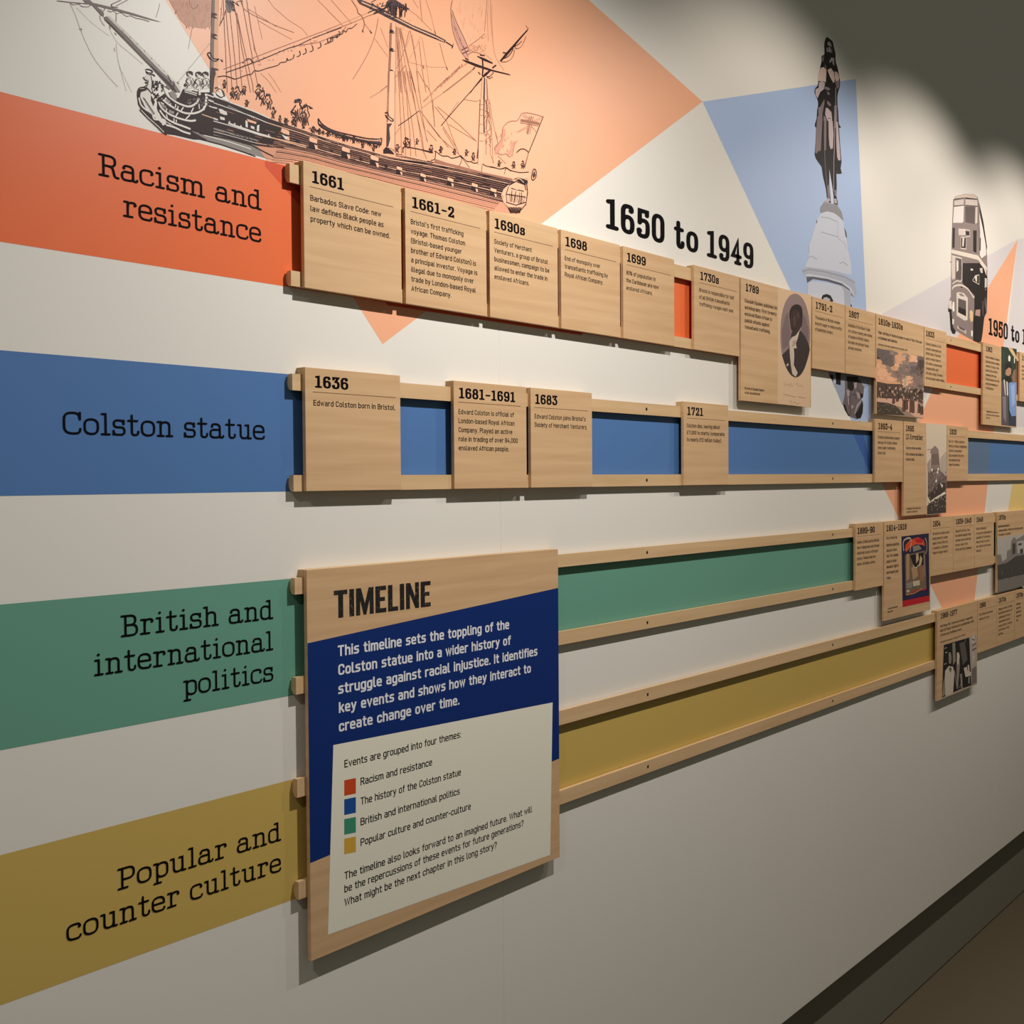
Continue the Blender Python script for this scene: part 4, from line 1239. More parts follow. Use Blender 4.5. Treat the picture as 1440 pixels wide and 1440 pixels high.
'crew': '''p wht 0 8561,4851 8592,4887 8630,4890 8655,4868 8659,4756 8538,4712
c ink 14 8571,4878 8568,4913 8609,4935 8645,4931
p dark 0 8584,4920 8622,4940 8650,4927 8647,4895 8627,4907 8600,4909
c ink 8 8571,4878 8581,4865 8599,4854 8623,4868
l gry 14 8583,4885 8596,4887
l ink 8 8591,4869 8601,4871
c ink 12 8582,4846 8551,4805 8581,4775 8553,4722
c ink 11 8638,4864 8668,4822 8645,4786 8655,4755
c ink 9 8599,4840 8619,4809 8593,4760
p gry 0 8620,4842 8641,4829 8636,4757 8621,4761
c ink 8 8560,4788 8531,4769 8526,4747
p wht 0 8689,4877 8719,4913 8758,4916 8783,4894 8787,4781 8665,4736
c ink 14 8698,4904 8695,4939 8737,4962 8773,4957
p dark 0 8711,4947 8750,4967 8778,4953 8776,4921 8755,4933 8728,4935
c ink 9 8698,4904 8708,4890 8727,4880 8751,4894
l gry 14 8711,4911 8723,4913
l ink 8 8719,4895 8729,4897
c ink 12 8710,4872 8678,4831 8709,4800 8680,4747
c ink 11 8766,4890 8797,4848 8773,4813 8784,4780
c ink 9 8727,4865 8747,4835 8720,4786
p gry 0 8748,4867 8769,4855 8764,4782 8749,4786
c ink 9 8688,4813 8657,4795 8653,4772
p wht 0 8787,4902 8818,4939 8857,4942 8883,4920 8887,4806 8763,4761
c ink 14 8797,4930 8794,4965 8836,4988 8873,4983
p dark 0 8810,4972 8849,4993 8878,4979 8875,4946 8855,4959 8827,4961
c ink 9 8797,4930 8807,4916 8826,4905 8851,4920
l gry 14 8810,4937 8822,4938
l ink 8 8818,4921 8828,4923
c ink 12 8809,4897 8777,4856 8808,4825 8779,4772
c ink 11 8865,4915 8897,4873 8873,4837 8883,4805
c ink 9 8826,4891 8846,4860 8819,4811
p gry 0 8848,4893 8869,4880 8863,4807 8849,4811
c ink 9 8786,4838 8756,4819 8751,4797
p ink 0 8518,4756 8569,4779 8560,4745 8526,4737
p wht 0 8982,4792 9032,4836 9087,4818 9098,4767 9053,4737 8987,4757
c ink 10 8982,4792 9032,4836 9087,4818 9098,4767 9053,4737 8987,4757
l ink 17 8961,4823 9010,4844
p dark 0 9054,4837 9099,4821 9120,4763 9092,4765
c ink 11 9095,4942 9105,4956 9113,4962 9123,4952 9121,4942
p dark 0 9095,4943 9112,4964 9124,4964 9121,4951
c ink 10 9107,4933 9086,4901 9107,4889 9093,4854
c ink 10 9117,4934 9133,4921 9125,4895 9128,4865
c ink 9 9116,4922 9111,4888 9116,4865
l sep 10 9122,4926 9121,4882
l dark 12 9101,4904 9100,4875
c ink 10 9119,4925 9136,4927 9150,4952
c ink 11 9218,4875 9222,4889 9236,4904 9251,4888 9243,4879
p dark 0 9219,4880 9227,4903 9251,4903 9244,4885
c ink 11 9231,4861 9208,4826 9227,4802 9206,4754
c ink 10 9244,4871 9261,4838 9250,4806 9248,4762
c ink 9 9236,4842 9236,4801 9243,4774
l sep 11 9242,4852 9248,4791
l dark 12 9223,4825 9218,4791
c ink 9 9223,4846 9197,4827 9206,4792
c ink 11 9279,4892 9287,4923 9316,4936 9330,4912 9334,4900
p dark 0 9286,4906 9312,4927 9340,4935 9328,4921
c ink 11 9310,4887 9261,4840 9292,4815 9272,4760
c ink 10 9331,4897 9364,4863 9331,4823 9332,4776
c ink 9 9314,4865 9302,4805 9315,4767
l sep 11 9331,4862 9333,4803
l dark 12 9298,4839 9288,4791
c ink 10 9338,4884 9377,4874 9397,4917
c ink 9 9298,4867 9259,4833 9270,4798
c ink 11 9399,4946 9406,4962 9426,4964 9441,4957 9432,4946
p dark 0 9406,4951 9411,4967 9435,4970 9428,4958
c ink 11 9409,4938 9382,4900 9401,4881 9382,4845
c ink 10 9422,4939 9441,4921 9423,4887 9430,4859
c ink 9 9419,4924 9410,4885 9422,4861
l sep 11 9426,4927 9432,4883
l dark 12 9400,4903 9408,4871
c ink 9 9403,4918 9375,4899 9375,4876
c ink 12 9433,4784 9435,4793 9456,4799 9460,4789 9453,4783
p dark 0 9436,4784 9446,4794 9458,4795 9453,4787
c ink 11 9444,4776 9425,4752 9444,4738 9426,4711
c ink 10 9452,4781 9474,4764 9456,4738 9466,4720
c ink 9 9452,4765 9451,4741 9454,4720
l sep 11 9458,4765 9452,4734
l dark 12 9436,4751 9445,4733
c ink 10 9461,4770 9475,4773 9489,4793
c ink 12 9608,5002 9625,5030 9641,5047 9671,5031 9660,5003
p dark 0 9610,5013 9634,5034 9658,5042 9661,5021
c ink 11 9625,4986 9587,4937 9616,4905 9597,4839
c ink 10 9647,4991 9691,4967 9652,4918 9662,4856
c ink 9 9645,4960 9640,4907 9654,4859
l sep 11 9659,4967 9654,4888
l dark 13 9615,4947 9629,4889
c ink 10 9660,4977 9706,4988 9707,5025
c ink 12 9685,4952 9682,4969 9724,4985 9729,4966 9732,4946
p dark 0 9688,4963 9699,4975 9726,4977 9714,4964
c ink 11 9706,4927 9671,4887 9693,4852 9670,4780
c ink 10 9722,4946 9750,4900 9720,4856 9743,4809
c ink 9 9712,4902 9705,4854 9718,4800
l sep 11 9722,4916 9718,4841
l dark 13 9699,4890 9700,4830
c ink 10 9738,4924 9757,4924 9772,4967
c ink 12 9774,4927 9784,4952 9808,4962 9825,4947 9815,4919
p dark 0 9776,4931 9793,4956 9831,4955 9823,4942
c ink 11 9786,4897 9751,4852 9794,4821 9768,4756
c ink 10 9819,4921 9855,4869 9830,4826 9834,4772
c ink 9 9812,4882 9797,4812 9812,4772
l sep 11 9820,4883 9822,4810
l dark 13 9783,4851 9782,4795
c ink 12 9860,4782 9865,4806 9876,4813 9890,4793 9882,4777
p dark 0 9860,4786 9862,4798 9892,4813 9884,4789
c ink 11 9864,4763 9846,4725 9859,4707 9844,4655
c ink 10 9888,4781 9901,4746 9880,4707 9886,4669
c ink 9 9882,4754 9874,4702 9880,4672
l sep 11 9881,4754 9880,4699
l dark 13 9858,4734 9863,4690
c ink 10 9884,4761 9911,4755 9917,4787
c ink 12 9973,4713 9974,4725 9985,4730 9991,4720 9987,4713
p dark 0 9966,4713 9979,4727 9989,4730 9992,4719
c ink 11 9976,4706 9963,4678 9972,4666 9957,4639
c ink 10 9986,4707 10000,4690 9992,4672 9994,4643
c ink 9 9988,4693 9981,4670 9985,4647
l sep 11 9990,4698 9985,4658
l dark 13 9973,4686 9971,4656
c ink 12 10055,4706 10057,4712 10068,4717 10078,4711 10075,4707
p dark 0 10060,4709 10066,4716 10075,4717 10076,4715
c ink 11 10064,4700 10051,4678 10059,4662 10052,4638
c ink 10 10069,4700 10081,4687 10076,4667 10074,4644
c ink 9 10065,4689 10065,4668 10068,4650
l sep 11 10071,4688 10072,4660
l dark 13 10060,4676 10058,4654
c ink 10 10079,4697 10090,4693 10091,4710
c ink 12 10219,4955 10249,4990 10304,5021 10343,5006 10326,4963
p dark 0 10225,4962 10262,5010 10312,5001 10316,4995
c ink 11 10250,4933 10185,4835 10252,4806 10189,4695
c ink 10 10324,4952 10363,4899 10320,4807 10354,4743
c ink 9 10281,4889 10276,4816 10309,4734
l sep 11 10324,4912 10303,4779
l dark 13 10239,4860 10237,4777
c ink 10 10329,4919 10408,4935 10423,4993
c ink 12 10362,4847 10377,4859 10399,4872 10409,4864 10403,4844
p dark 0 10362,4852 10383,4872 10411,4873 10415,4862
c ink 11 10384,4833 10340,4787 10377,4768 10350,4715
c ink 10 10414,4847 10435,4807 10414,4774 10431,4738
c ink 9 10406,4813 10399,4766 10402,4731
l sep 11 10403,4811 10415,4766
l dark 13 10374,4795 10368,4748
c ink 9 10359,4804 10341,4785 10337,4755
c ink 12 10230,4711 10228,4726 10245,4733 10254,4724 10249,4717
p dark 0 10225,4720 10239,4731 10249,4732 10247,4721
c ink 11 10234,4704 10214,4678 10232,4667 10220,4637
c ink 10 10248,4714 10259,4693 10254,4671 10253,4643
c ink 9 10242,4699 10244,4669 10247,4653
l sep 11 10250,4696 10249,4662
l dark 13 10229,4687 10236,4660
c ink 9 10229,4692 10215,4679 10216,4666
c ink 12 10247,4954 10236,4992 10305,4999 10314,4976 10318,4943
p dark 0 10240,4954 10276,5012 10329,5006 10307,4980
c ink 11 10247,4914 10177,4830 10244,4778 10183,4692
c ink 10 10319,4947 10361,4874 10303,4790 10333,4720
c ink 9 10279,4890 10284,4800 10276,4716
l sep 11 10316,4894 10308,4774
l dark 13 10253,4856 10261,4753
c ink 10 10329,4906 10378,4918 10411,4967
c ink 9 10224,4865 10164,4828 10185,4776
c ink 12 10366,4914 10388,4962 10442,4972 10446,4960 10456,4915
p dark 0 10368,4929 10393,4961 10437,4961 10428,4947
c ink 11 10411,4909 10353,4822 10393,4784 10363,4691
c ink 10 10444,4911 10480,4851 10448,4798 10462,4716
c ink 9 10434,4870 10418,4777 10419,4704
l sep 11 10432,4861 10434,4747
l dark 13 10405,4833 10386,4739
c ink 12 10075,4700 10084,4708 10097,4717 10099,4709 10098,4701
p dark 0 10076,4703 10087,4713 10096,4714 10095,4707
c ink 11 10087,4694 10070,4672 10081,4661 10075,4631
c ink 10 10095,4697 10111,4684 10097,4662 10107,4640
c ink 9 10089,4684 10085,4658 10092,4640
l sep 11 10094,4687 10096,4652
l dark 13 10086,4677 10079,4648
c ink 10 10103,4691 10120,4689 10123,4705
c ink 9 10078,4682 10062,4671 10067,4653
c ink 12 10191,4746 10192,4761 10208,4767 10219,4757 10221,4743
p dark 0 10192,4750 10198,4769 10225,4766 10212,4759
c ink 11 10204,4740 10171,4696 10187,4682 10179,4646
c ink 10 10219,4741 10243,4723 10226,4690 10225,4659
c ink 9 10216,4725 10203,4688 10214,4659
l sep 11 10214,4723 10221,4675
l dark 13 10195,4710 10200,4669
c ink 10 10226,4732 10255,4729 10261,4755
c ink 12 10357,4736 10364,4749 10379,4753 10391,4747 10382,4731
p dark 0 10355,4739 10368,4753 10392,4754 10388,4750
c ink 11 10372,4722 10351,4699 10369,4677 10352,4645
c ink 10 10384,4731 10401,4711 10386,4685 10395,4657
c ink 9 10374,4710 10373,4677 10377,4653
l sep 11 10377,4713 10379,4675
l dark 13 10364,4698 10366,4666
c ink 12 10534,4697 10527,4706 10545,4717 10565,4709 10552,4696
p dark 0 10529,4703 10532,4712 10556,4717 10556,4707
c ink 11 10537,4689 10518,4664 10528,4644 10512,4615
c ink 10 10557,4692 10576,4675 10554,4651 10567,4630
c ink 9 10542,4676 10542,4648 10554,4629
l sep 11 10547,4678 10555,4642
l dark 13 10532,4666 10530,4637
c ink 10 10559,4690 10582,4685 10586,4709
c ink 9 10526,4678 10504,4660 10516,4643
c ink 12 10634,4695 10641,4707 10655,4714 10660,4704 10654,4700
p dark 0 10635,4698 10647,4714 10654,4714 10651,4701
c ink 11 10642,4693 10632,4670 10643,4653 10633,4632
c ink 10 10649,4692 10665,4675 10656,4659 10660,4637
c ink 9 10649,4681 10644,4657 10647,4639
l sep 11 10649,4678 10654,4648
l dark 13 10644,4673 10639,4647
c ink 10 10654,4685 10668,4682 10673,4704
c ink 12 10791,4704 10800,4716 10810,4719 10815,4718 10815,4704
p dark 0 10791,4712 10798,4718 10813,4723 10809,4716
c ink 11 10803,4699 10782,4677 10801,4662 10785,4634
c ink 10 10810,4706 10824,4686 10816,4664 10819,4646
c ink 10 10803,4686 10800,4662 10810,4649
l sep 11 10814,4691 10814,4661
l dark 13 10801,4679 10797,4655
c ink 10 10813,4695 10830,4692 10838,4712
c ink 13 11072,4715 11084,4727 11097,4731 11111,4725 11099,4711
p dark 0 11077,4720 11080,4727 11101,4733 11100,4727
c ink 12 11087,4703 11059,4679 11079,4660 11067,4635
c ink 11 11099,4714 11121,4696 11103,4666 11107,4640
c ink 10 11093,4697 11085,4666 11096,4647
l sep 12 11103,4694 11106,4659
l dark 13 11078,4681 11084,4652
c ink 11 11101,4698 11131,4704 11143,4723
c ink 13 11252,4726 11261,4736 11288,4744 11295,4737 11286,4731
p dark 0 11256,4729 11269,4742 11287,4743 11284,4735
c ink 12 11270,4718 11250,4695 11260,4673 11247,4647
c ink 11 11281,4722 11303,4708 11281,4679 11290,4655
c ink 10 11282,4705 11271,4679 11274,4656
l sep 12 11282,4707 11285,4670
l dark 14 11270,4693 11269,4665
c ink 11 11286,4711 11309,4716 11323,4739
c ink 13 11426,4697 11433,4705 11444,4713 11460,4711 11452,4697
p dark 0 11425,4701 11435,4715 11453,4717 11452,4707
c ink 12 11433,4683 11421,4661 11433,4645 11415,4614
c ink 11 11449,4693 11466,4672 11456,4647 11453,4621
c ink 10 11439,4678 11444,4646 11450,4624
l sep 12 11451,4677 11450,4639
l dark 14 11435,4665 11432,4632
c ink 11 11453,4684 11471,4683 11483,4703
c ink 13 11633,4701 11644,4715 11655,4719 11661,4710 11653,4701
p dark 0 11634,4702 11641,4715 11660,4720 11659,4708
c ink 12 11648,4691 11626,4662 11641,4650 11631,4620
c ink 11 11655,4696 11674,4674 11664,4654 11663,4626
c ink 10 11658,4679 11645,4648 11659,4624
l sep 12 11655,4677 11660,4639
l dark 14 11646,4671 11644,4639
c ink 13 12096,4794 12110,4811 12124,4819 12146,4814 12134,4796
p dark 0 12105,4806 12106,4816 12143,4821 12130,4809
c ink 12 12108,4784 12090,4756 12102,4736 12082,4696
c ink 11 12128,4795 12148,4770 12132,4737 12149,4711
c ink 10 12131,4777 12121,4738 12134,4716
l sep 12 12124,4773 12137,4727
l dark 14 12104,4761 12110,4723
c ink 11 12147,4789 12163,4784 12178,4810
c ink 13 12283,4925 12284,4951 12310,4955 12344,4946 12324,4933
p dark 0 12273,4934 12301,4955 12325,4953 12329,4944
c ink 12 12287,4917 12246,4872 12276,4840 12249,4791
c ink 11 12330,4920 12362,4892 12322,4846 12343,4809
c ink 10 12307,4889 12299,4842 12304,4814
l sep 12 12309,4897 12326,4834
l dark 14 12274,4878 12283,4829
c ink 11 12332,4911 12366,4906 12403,4950
c ink 13 12521,4974 12519,4984 12536,4991 12539,4986 12535,4978
p dark 0 12522,4983 12521,4986 12538,4990 12535,4987
c ink 12 12520,4966 12510,4943 12523,4927 12502,4902
c ink 11 12543,4974 12555,4953 12538,4934 12545,4909
c ink 10 12536,4962 12532,4930 12531,4912
l sep 12 12541,4961 12535,4923
l dark 14 12524,4947 12521,4919
c ink 11 12541,4964 12562,4967 12574,4985
c ink 9 11322,4682 11341,4705 11367,4694 11352,4672
c ink 8 10587,4665 10605,4687 10629,4677 10615,4656
c ink 9 10774,4674 10792,4696 10816,4686 10802,4664
c ink 9 11417,4693 11436,4716 11462,4705 11447,4683
c ink 9 11177,4682 11196,4705 11222,4694 11207,4672
c ink 9 11122,4667 11140,4690 11166,4680 11151,4658
c ink 9 10914,4666 10932,4689 10957,4678 10942,4657
c ink 9 11502,4693 11521,4716 11547,4705 11532,4683
c ink 9 11531,4684 11550,4707 11577,4696 11561,4674
c ink 9 11534,4702 11553,4725 11580,4714 11564,4692
c ink 9 10806,4665 10824,4687 10849,4677 10834,4655
c ink 9 11555,4702 11574,4726 11601,4715 11585,4692
c ink 8 10630,4647 10648,4670 10672,4659 10658,4638
c ink 8 10564,4655 10581,4677 10605,4667 10591,4646
c ink 8 10669,4652 10687,4674 10712,4664 10697,4642
c ink 9 10997,4688 11015,4711 11040,4700 11026,4678
c ink 9 11066,4676 11084,4698 11110,4688 11095,4666
c ink 8 10583,4661 10601,4684 10625,4673 10611,4652
c ink 9 11722,4717 11741,4741 11768,4730 11752,4707
c ink 9 11063,4671 11082,4693 11107,4683 11092,4661
c ink 9 10693,4659 10710,4681 10735,4671 10720,4649
c ink 9 11298,4690 11317,4713 11343,4703 11328,4680
c ink 9 11040,4695 11058,4718 11083,4707 11068,4685
c ink 9 11538,4699 11558,4723 11584,4712 11568,4689
c ink 8 10515,4672 10533,4694 10557,4684 10542,4663
c ink 9 10854,4670 10872,4692 10897,4682 10882,4660
c ink 9 10955,4682 10973,4705 10998,4694 10983,4672
c ink 9 10970,4656 10989,4679 11014,4668 10999,4647
c ink 9 11727,4712 11746,4736 11773,4725 11758,4702
c ink 9 11382,4680 11401,4704 11427,4693 11412,4671
c ink 9 11665,4687 11685,4710 11711,4699 11696,4677
c ink 9 11033,4665 11051,4688 11077,4678 11062,4656
c ink 9 10932,4656 10950,4678 10975,4668 10961,4646
c ink 9 11676,4689 11696,4713 11723,4702 11707,4679
c ink 9 10751,4661 10769,4683 10794,4673 10779,4651
c ink 9 11064,4672 11083,4695 11108,4685 11093,4663
c ink 9 11656,4688 11676,4711 11703,4701 11687,4678
c ink 9 11110,4664 11128,4687 11154,4676 11139,4654
c ink 9 11121,4665 11140,4687 11165,4677 11150,4655
c ink 8 10468,4665 10485,4687 10509,4677 10495,4656
c ink 9 10964,4681 10982,4704 11007,4693 10992,4671
c ink 8 10608,4670 10625,4692 10650,4682 10635,4660
c ink 9 11041,4689 11060,4711 11085,4701 11070,4679
c ink 9 10692,4678 10709,4700 10734,4690 10719,4668
c ink 9 11565,4677 11584,4700 11611,4690 11595,4667
c ink 9 11417,4697 11436,4720 11462,4709 11447,4687
p ink 0 10454,4979 10548,4956 10496,4937
c ink 17 10632,4845 10648,4764 10770,4726 10947,4712 11274,4711 11574,4728 11785,4746
c ink 15 10632,4845 10718,4780 10912,4744 11275,4758 11556,4779 11806,4827
p dark 0 10640,4788 10770,4752 10947,4728 11274,4731 11555,4751 11786,4790 11795,4748 11536,4713 11256,4700 10929,4695 10735,4731
l ink 13 11787,4843 11816,4829 11795,4734
p portp 0 11633,4823 11806,4840 11796,4804 11651,4793
p ink 0 11843,4689 11902,4743 12020,4698 12059,4665 11940,4654 11842,4633
p portp 0 12930,4884 13168,4860 13458,4920 13662,4887 13940,4913 14177,4899 14468,4926 14716,4944 15150,5013 15149,4917 14740,4823 13962,4780 12906,4733
n
c ink 16 12908,4894 13059,4852 13191,4872 13279,4861 13436,4915 13481,4940 13616,4885 13708,4896 13800,4892 13941,4928 14082,4903 14249,4921 14419,4924 14567,4977 14691,4955 14918,4968 15150,5021
c ink 11 13481,4925 13503,4869 13434,4766
c ink 11 13987,4907 13962,4780
c ink 11 14567,4977 14517,4858
c ink 11 13481,4932 13684,4801
c ink 10 12930,4898 12907,4777 12821,4738
p sep 0 12907,4777 13167,4772 13615,4787 13986,4793 14715,4834 14740,4807 13986,4762 12906,4719
c ink 14 12809,4946 12818,4958 12841,4962 12853,4959 12853,4947
p dark 0 12818,4948 12830,4969 12849,4962 12843,4951
c ink 13 12827,4930 12792,4901 12821,4879 12796,4840
c ink 11 12853,4939 12869,4921 12855,4887 12864,4853
c ink 10 12839,4916 12837,4883 12841,4855
l sep 13 12848,4925 12848,4871
l dark 15 12826,4902 12819,4866
c ink 10 12812,4916 12784,4899 12796,4876
c ink 14 13027,4965 13029,4985 13042,4985 13057,4983 13052,4967
p dark 0 13023,4977 13031,4984 13056,4986 13049,4981
c ink 13 13038,4963 13016,4930 13033,4918 13012,4881
c ink 12 13044,4962 13067,4944 13052,4915 13054,4891
c ink 11 13039,4944 13034,4917 13046,4894
l sep 13 13050,4952 13046,4908
l dark 15 13024,4930 13032,4904
c ink 12 13058,4959 13075,4954 13084,4979
c ink 11 13020,4941 13004,4931 13006,4908
c ink 14 13336,4997 13339,5010 13353,5019 13356,5008 13361,5002
p dark 0 13338,5004 13342,5017 13364,5016 13352,5005
c ink 13 13335,4987 13319,4966 13340,4950 13327,4925
c ink 12 13357,4998 13370,4979 13360,4955 13368,4928
c ink 11 13355,4982 13342,4951 13352,4930
l sep 13 13351,4983 13352,4948
l dark 15 13338,4972 13343,4947
c ink 11 13337,4978 13307,4966 13314,4949
c ink 14 13605,5044 13601,5052 13625,5061 13631,5053 13633,5040
p dark 0 13600,5044 13614,5054 13636,5060 13636,5052
c ink 13 13606,5033 13592,5010 13604,4992 13587,4958
c ink 12 13627,5041 13652,5025 13625,4996 13643,4970
c ink 11 13626,5027 13617,4994 13621,4974
l sep 13 13627,5024 13636,4987
l dark 15 13607,5011 13607,4983
c ink 12 13632,5033 13664,5034 13676,5052
c ink 14 13763,5019 13764,5039 13785,5049 13800,5041 13796,5028
p dark 0 13754,5031 13768,5041 13807,5055 13793,5037
c ink 13 13773,5018 13741,4983 13764,4961 13746,4915
c ink 12 13787,5015 13814,5000 13797,4965 13804,4929
c ink 11 13785,5001 13782,4963 13785,4929
l sep 13 13786,5005 13789,4953
l dark 15 13754,4986 13759,4944
c ink 15 14381,5035 14386,5047 14399,5054 14412,5048 14407,5032
p dark 0 14373,5038 14382,5049 14410,5052 14401,5045
c ink 13 14391,5026 14369,5003 14388,4982 14363,4953
c ink 12 14406,5032 14426,5016 14416,4988 14417,4960
c ink 11 14403,5019 14397,4987 14407,4965
l sep 13 14415,5021 14406,4979
l dark 16 14389,5004 14377,4974
c ink 12 14409,5026 14438,5022 14459,5049
c ink 15 14739,5084 14753,5105 14781,5113 14787,5104 14790,5090
p dark 0 14750,5096 14759,5110 14795,5117 14779,5099
c ink 14 14753,5083 14729,5050 14761,5037 14723,4994
c ink 12 14775,5083 14801,5062 14789,5035 14794,5010
c ink 11 14768,5071 14769,5035 14771,5003
l sep 14 14787,5075 14780,5028
l dark 16 14752,5050 14762,5023
c ink 11 14747,5064 14716,5045 14721,5028
c ink 15 14972,5151 14989,5168 15006,5172 15020,5161 15014,5152
p dark 0 14972,5154 14991,5175 15013,5173 15016,5164
c ink 14 14995,5137 14955,5106 14976,5083 14959,5041
c ink 13 15006,5148 15037,5123 15012,5091 15019,5049
c ink 11 15001,5120 14995,5087 15010,5055
l sep 14 15014,5127 15007,5072
l dark 16 14986,5106 14985,5073
p dark 0 13885,5130 13967,5139 13965,5040 13859,4973 13872,5066
o ink 15 15241,5015 15281,5095 15346,5084 15345,4987 15279,4918 15227,4932
p dark 0 15254,5002 15307,5076 15332,5001 15279,4942
l ink 12 12089,4681 12472,4696 12889,4717
l ink 12 12291,4927 12290,4825 12235,4800 12234,4724
l ink 12 12290,4825 12586,4849 12852,4853
l ink 12 12310,4931 12365,4949
l ink 12 12493,4842 12852,4866
l ink 12 12383,4921 12363,4815
l ink 12 12178,4610 12735,4672
l ink 10 12107,4678 12114,4648
l ink 10 12137,4679 12144,4649
l ink 10 12168,4681 12175,4650
l ink 10 12199,4682 12206,4652
l ink 10 12230,4683 12237,4653
l ink 10 12261,4685 12268,4654
l ink 10 12292,4686 12299,4656
l ink 10 12323,4687 12330,4657
l ink 10 12354,4689 12361,4658
l ink 10 12385,4690 12392,4659
l ink 10 12417,4691 12424,4661
l ink 10 12448,4693 12455,4662
l ink 10 12480,4694 12487,4663
l ink 10 12511,4695 12519,4665
l ink 10 12543,4697 12550,4666
l ink 10 12575,4698 12582,4667
l ink 10 12607,4699 12614,4669
l ink 10 12639,4701 12646,4670
l ink 10 12671,4702 12678,4671
l ink 10 12703,4704 12711,4673
l ink 10 12736,4705 12743,4674
l ink 10 12768,4706 12775,4675
l ink 10 12801,4708 12808,4677
l ink 10 12833,4709 12840,4678
l linep 14 12089,4662 12325,4692 12736,4711''',
'sail': '''p sailsh 0 13331,7241 14189,7505 14069,6981 14088,6962 13693,6645 13665,6626 13443,6896 13311,7058
n
p sailsh2 0 13311,7058 13355,7012 13496,6840 13621,6709 13711,6590 13672,6460 13618,6445 13510,6523 13352,6739 13304,6926
c sep 14 13331,7241 13294,7112 13304,6926 13352,6739 13492,6542 13636,6444
c ink 12 13320,7084 13425,6926 13585,6747 13711,6578
c sep 11 13311,7022 13389,6868 13529,6636 13655,6515
c sep 10 13336,6888 13440,6706 13619,6541
c sep 13 13672,6460 13692,6525 13784,6586 13914,6610 14027,6604
l sep 12 13693,6651 13917,6817 14078,6953
c sepl 11 13992,6862 14068,6884 14116,6934
c sep 12 14132,7487 14111,7298 14069,6981
c sepl 11 14170,7499 14147,7187 14163,6861
c sepl 13 14228,7517 14224,7210 14277,6845 14314,6707 14410,6597 14546,6509
c sepl 11 14256,7452 14252,7157 14295,6751
l sepl 5 13904,6991 13904,6945
l sepl 5 14006,7281 14012,7222
l sepl 5 13792,6876 13789,6802
l sepl 5 13542,7002 13535,6948
l sepl 5 13485,7233 13481,7141
l sepl 5 13820,6855 13821,6812
l sepl 5 13600,7052 13610,7009
l sepl 5 13569,6976 13573,6887
l sepl 5 13495,7169 13487,7112
l sepl 5 13781,7160 13792,7117
l sepl 5 14017,7037 14028,7000
l sepl 5 13984,7015 13988,6928
l sepl 5 13443,7157 13438,7092
l sepl 5 13738,7042 13737,6961
l sepl 5 13938,6969 13931,6921
l sepl 5 13520,7157 13522,7111
l sepl 5 13794,7176 13792,7097
l sepl 5 14016,7336 14014,7239
l sepl 5 13517,7282 13512,7196
l sepl 5 13862,6838 13864,6800
l sepl 5 13637,7252 13636,7188
l sepl 5 13610,7060 13605,7021
l sepl 5 13900,6974 13900,6930
l sepl 5 13569,6981 13577,6919
l sepl 5 14034,7137 14029,7062
l sepl 5 13775,7017 13780,6982
l sepl 5 13662,6864 13657,6824
l sepl 5 13495,7122 13495,7067
l sepl 5 13802,7283 13800,7206
l sepl 5 13734,6790 13743,6741
l sepl 5 13595,7002 13597,6945
l sepl 5 13959,7315 13960,7271
l sepl 5 13970,7077 13981,7035
l sepl 5 13851,7041 13844,6953
l sepl 5 13968,7388 13977,7307
l sepl 5 13778,7052 13775,7011
l sepl 5 13688,6832 13684,6767
l sepl 5 14021,6914 14018,6851
l sepl 5 13948,6919 13941,6855
l sepl 5 13993,7273 14000,7181
l sepl 5 13928,7302 13937,7213
l sepl 5 14055,7457 14047,7400
l sepl 5 13720,7106 13713,7030
l sepl 5 13821,7012 13822,6943
l sepl 5 13840,7359 13840,7314
l sepl 9 13731,6610 13767,6593
l sepl 9 13813,6678 13850,6662
l sepl 9 13795,6646 13832,6630
l sepl 9 13736,6624 13773,6608
l sepl 9 13718,6585 13755,6569
l sepl 9 13750,6614 13787,6598
l sepl 9 13895,6692 13932,6675
l sepl 9 13805,6674 13842,6657
l sepl 9 13975,6703 14012,6686
l sepl 9 13892,6710 13929,6694
l sepl 9 13925,6728 13962,6711
l sepl 9 13871,6660 13908,6644
l sepl 9 13894,6674 13931,6658
l sepl 9 13905,6719 13942,6703
l sepl 9 14050,6706 14087,6690
l sepl 9 13962,6652 13999,6636
l sepl 9 13860,6692 13897,6676
l sepl 9 13805,6678 13842,6662
l sepl 9 13804,6678 13841,6662
l sepl 9 13770,6650 13807,6634
l sepl 9 13801,6672 13838,6655
l sepl 9 13939,6716 13977,6700
l sepl 9 14014,6684 14051,6667
l sepl 9 13814,6625 13851,6608
l sepl 9 13758,6689 13795,6673
l sepl 9 14065,6782 14102,6765
l sepl 9 13694,6588 13731,6572
l sepl 9 13694,6611 13730,6594
l sepl 9 13899,6715 13936,6698
l sepl 9 13783,6602 13820,6585
l sepl 9 13839,6696 13876,6679
l sepl 9 13856,6647 13893,6631
l sepl 9 13801,6702 13837,6686
l sepl 9 13988,6753 14025,6737
l sepl 9 13714,6687 13750,6670
l sepl 9 14064,6737 14101,6721
l sepl 9 13967,6697 14004,6681
l sepl 9 14057,6745 14094,6729
l sepl 9 13822,6643 13859,6627
l sepl 9 13693,6642 13730,6626
l ink 8 13581,6589 13603,6581
l ink 7 13525,6656 13546,6648
l ink 7 13500,6685 13521,6677
l ink 8 13635,6526 13657,6517
l ink 7 13483,6706 13504,6697
l ink 8 13573,6600 13594,6591
l ink 7 13470,6720 13492,6712
l ink 7 13379,6828 13400,6820
l ink 7 13469,6722 13490,6713
l ink 7 13416,6784 13437,6776
l ink 7 13361,6848 13382,6840
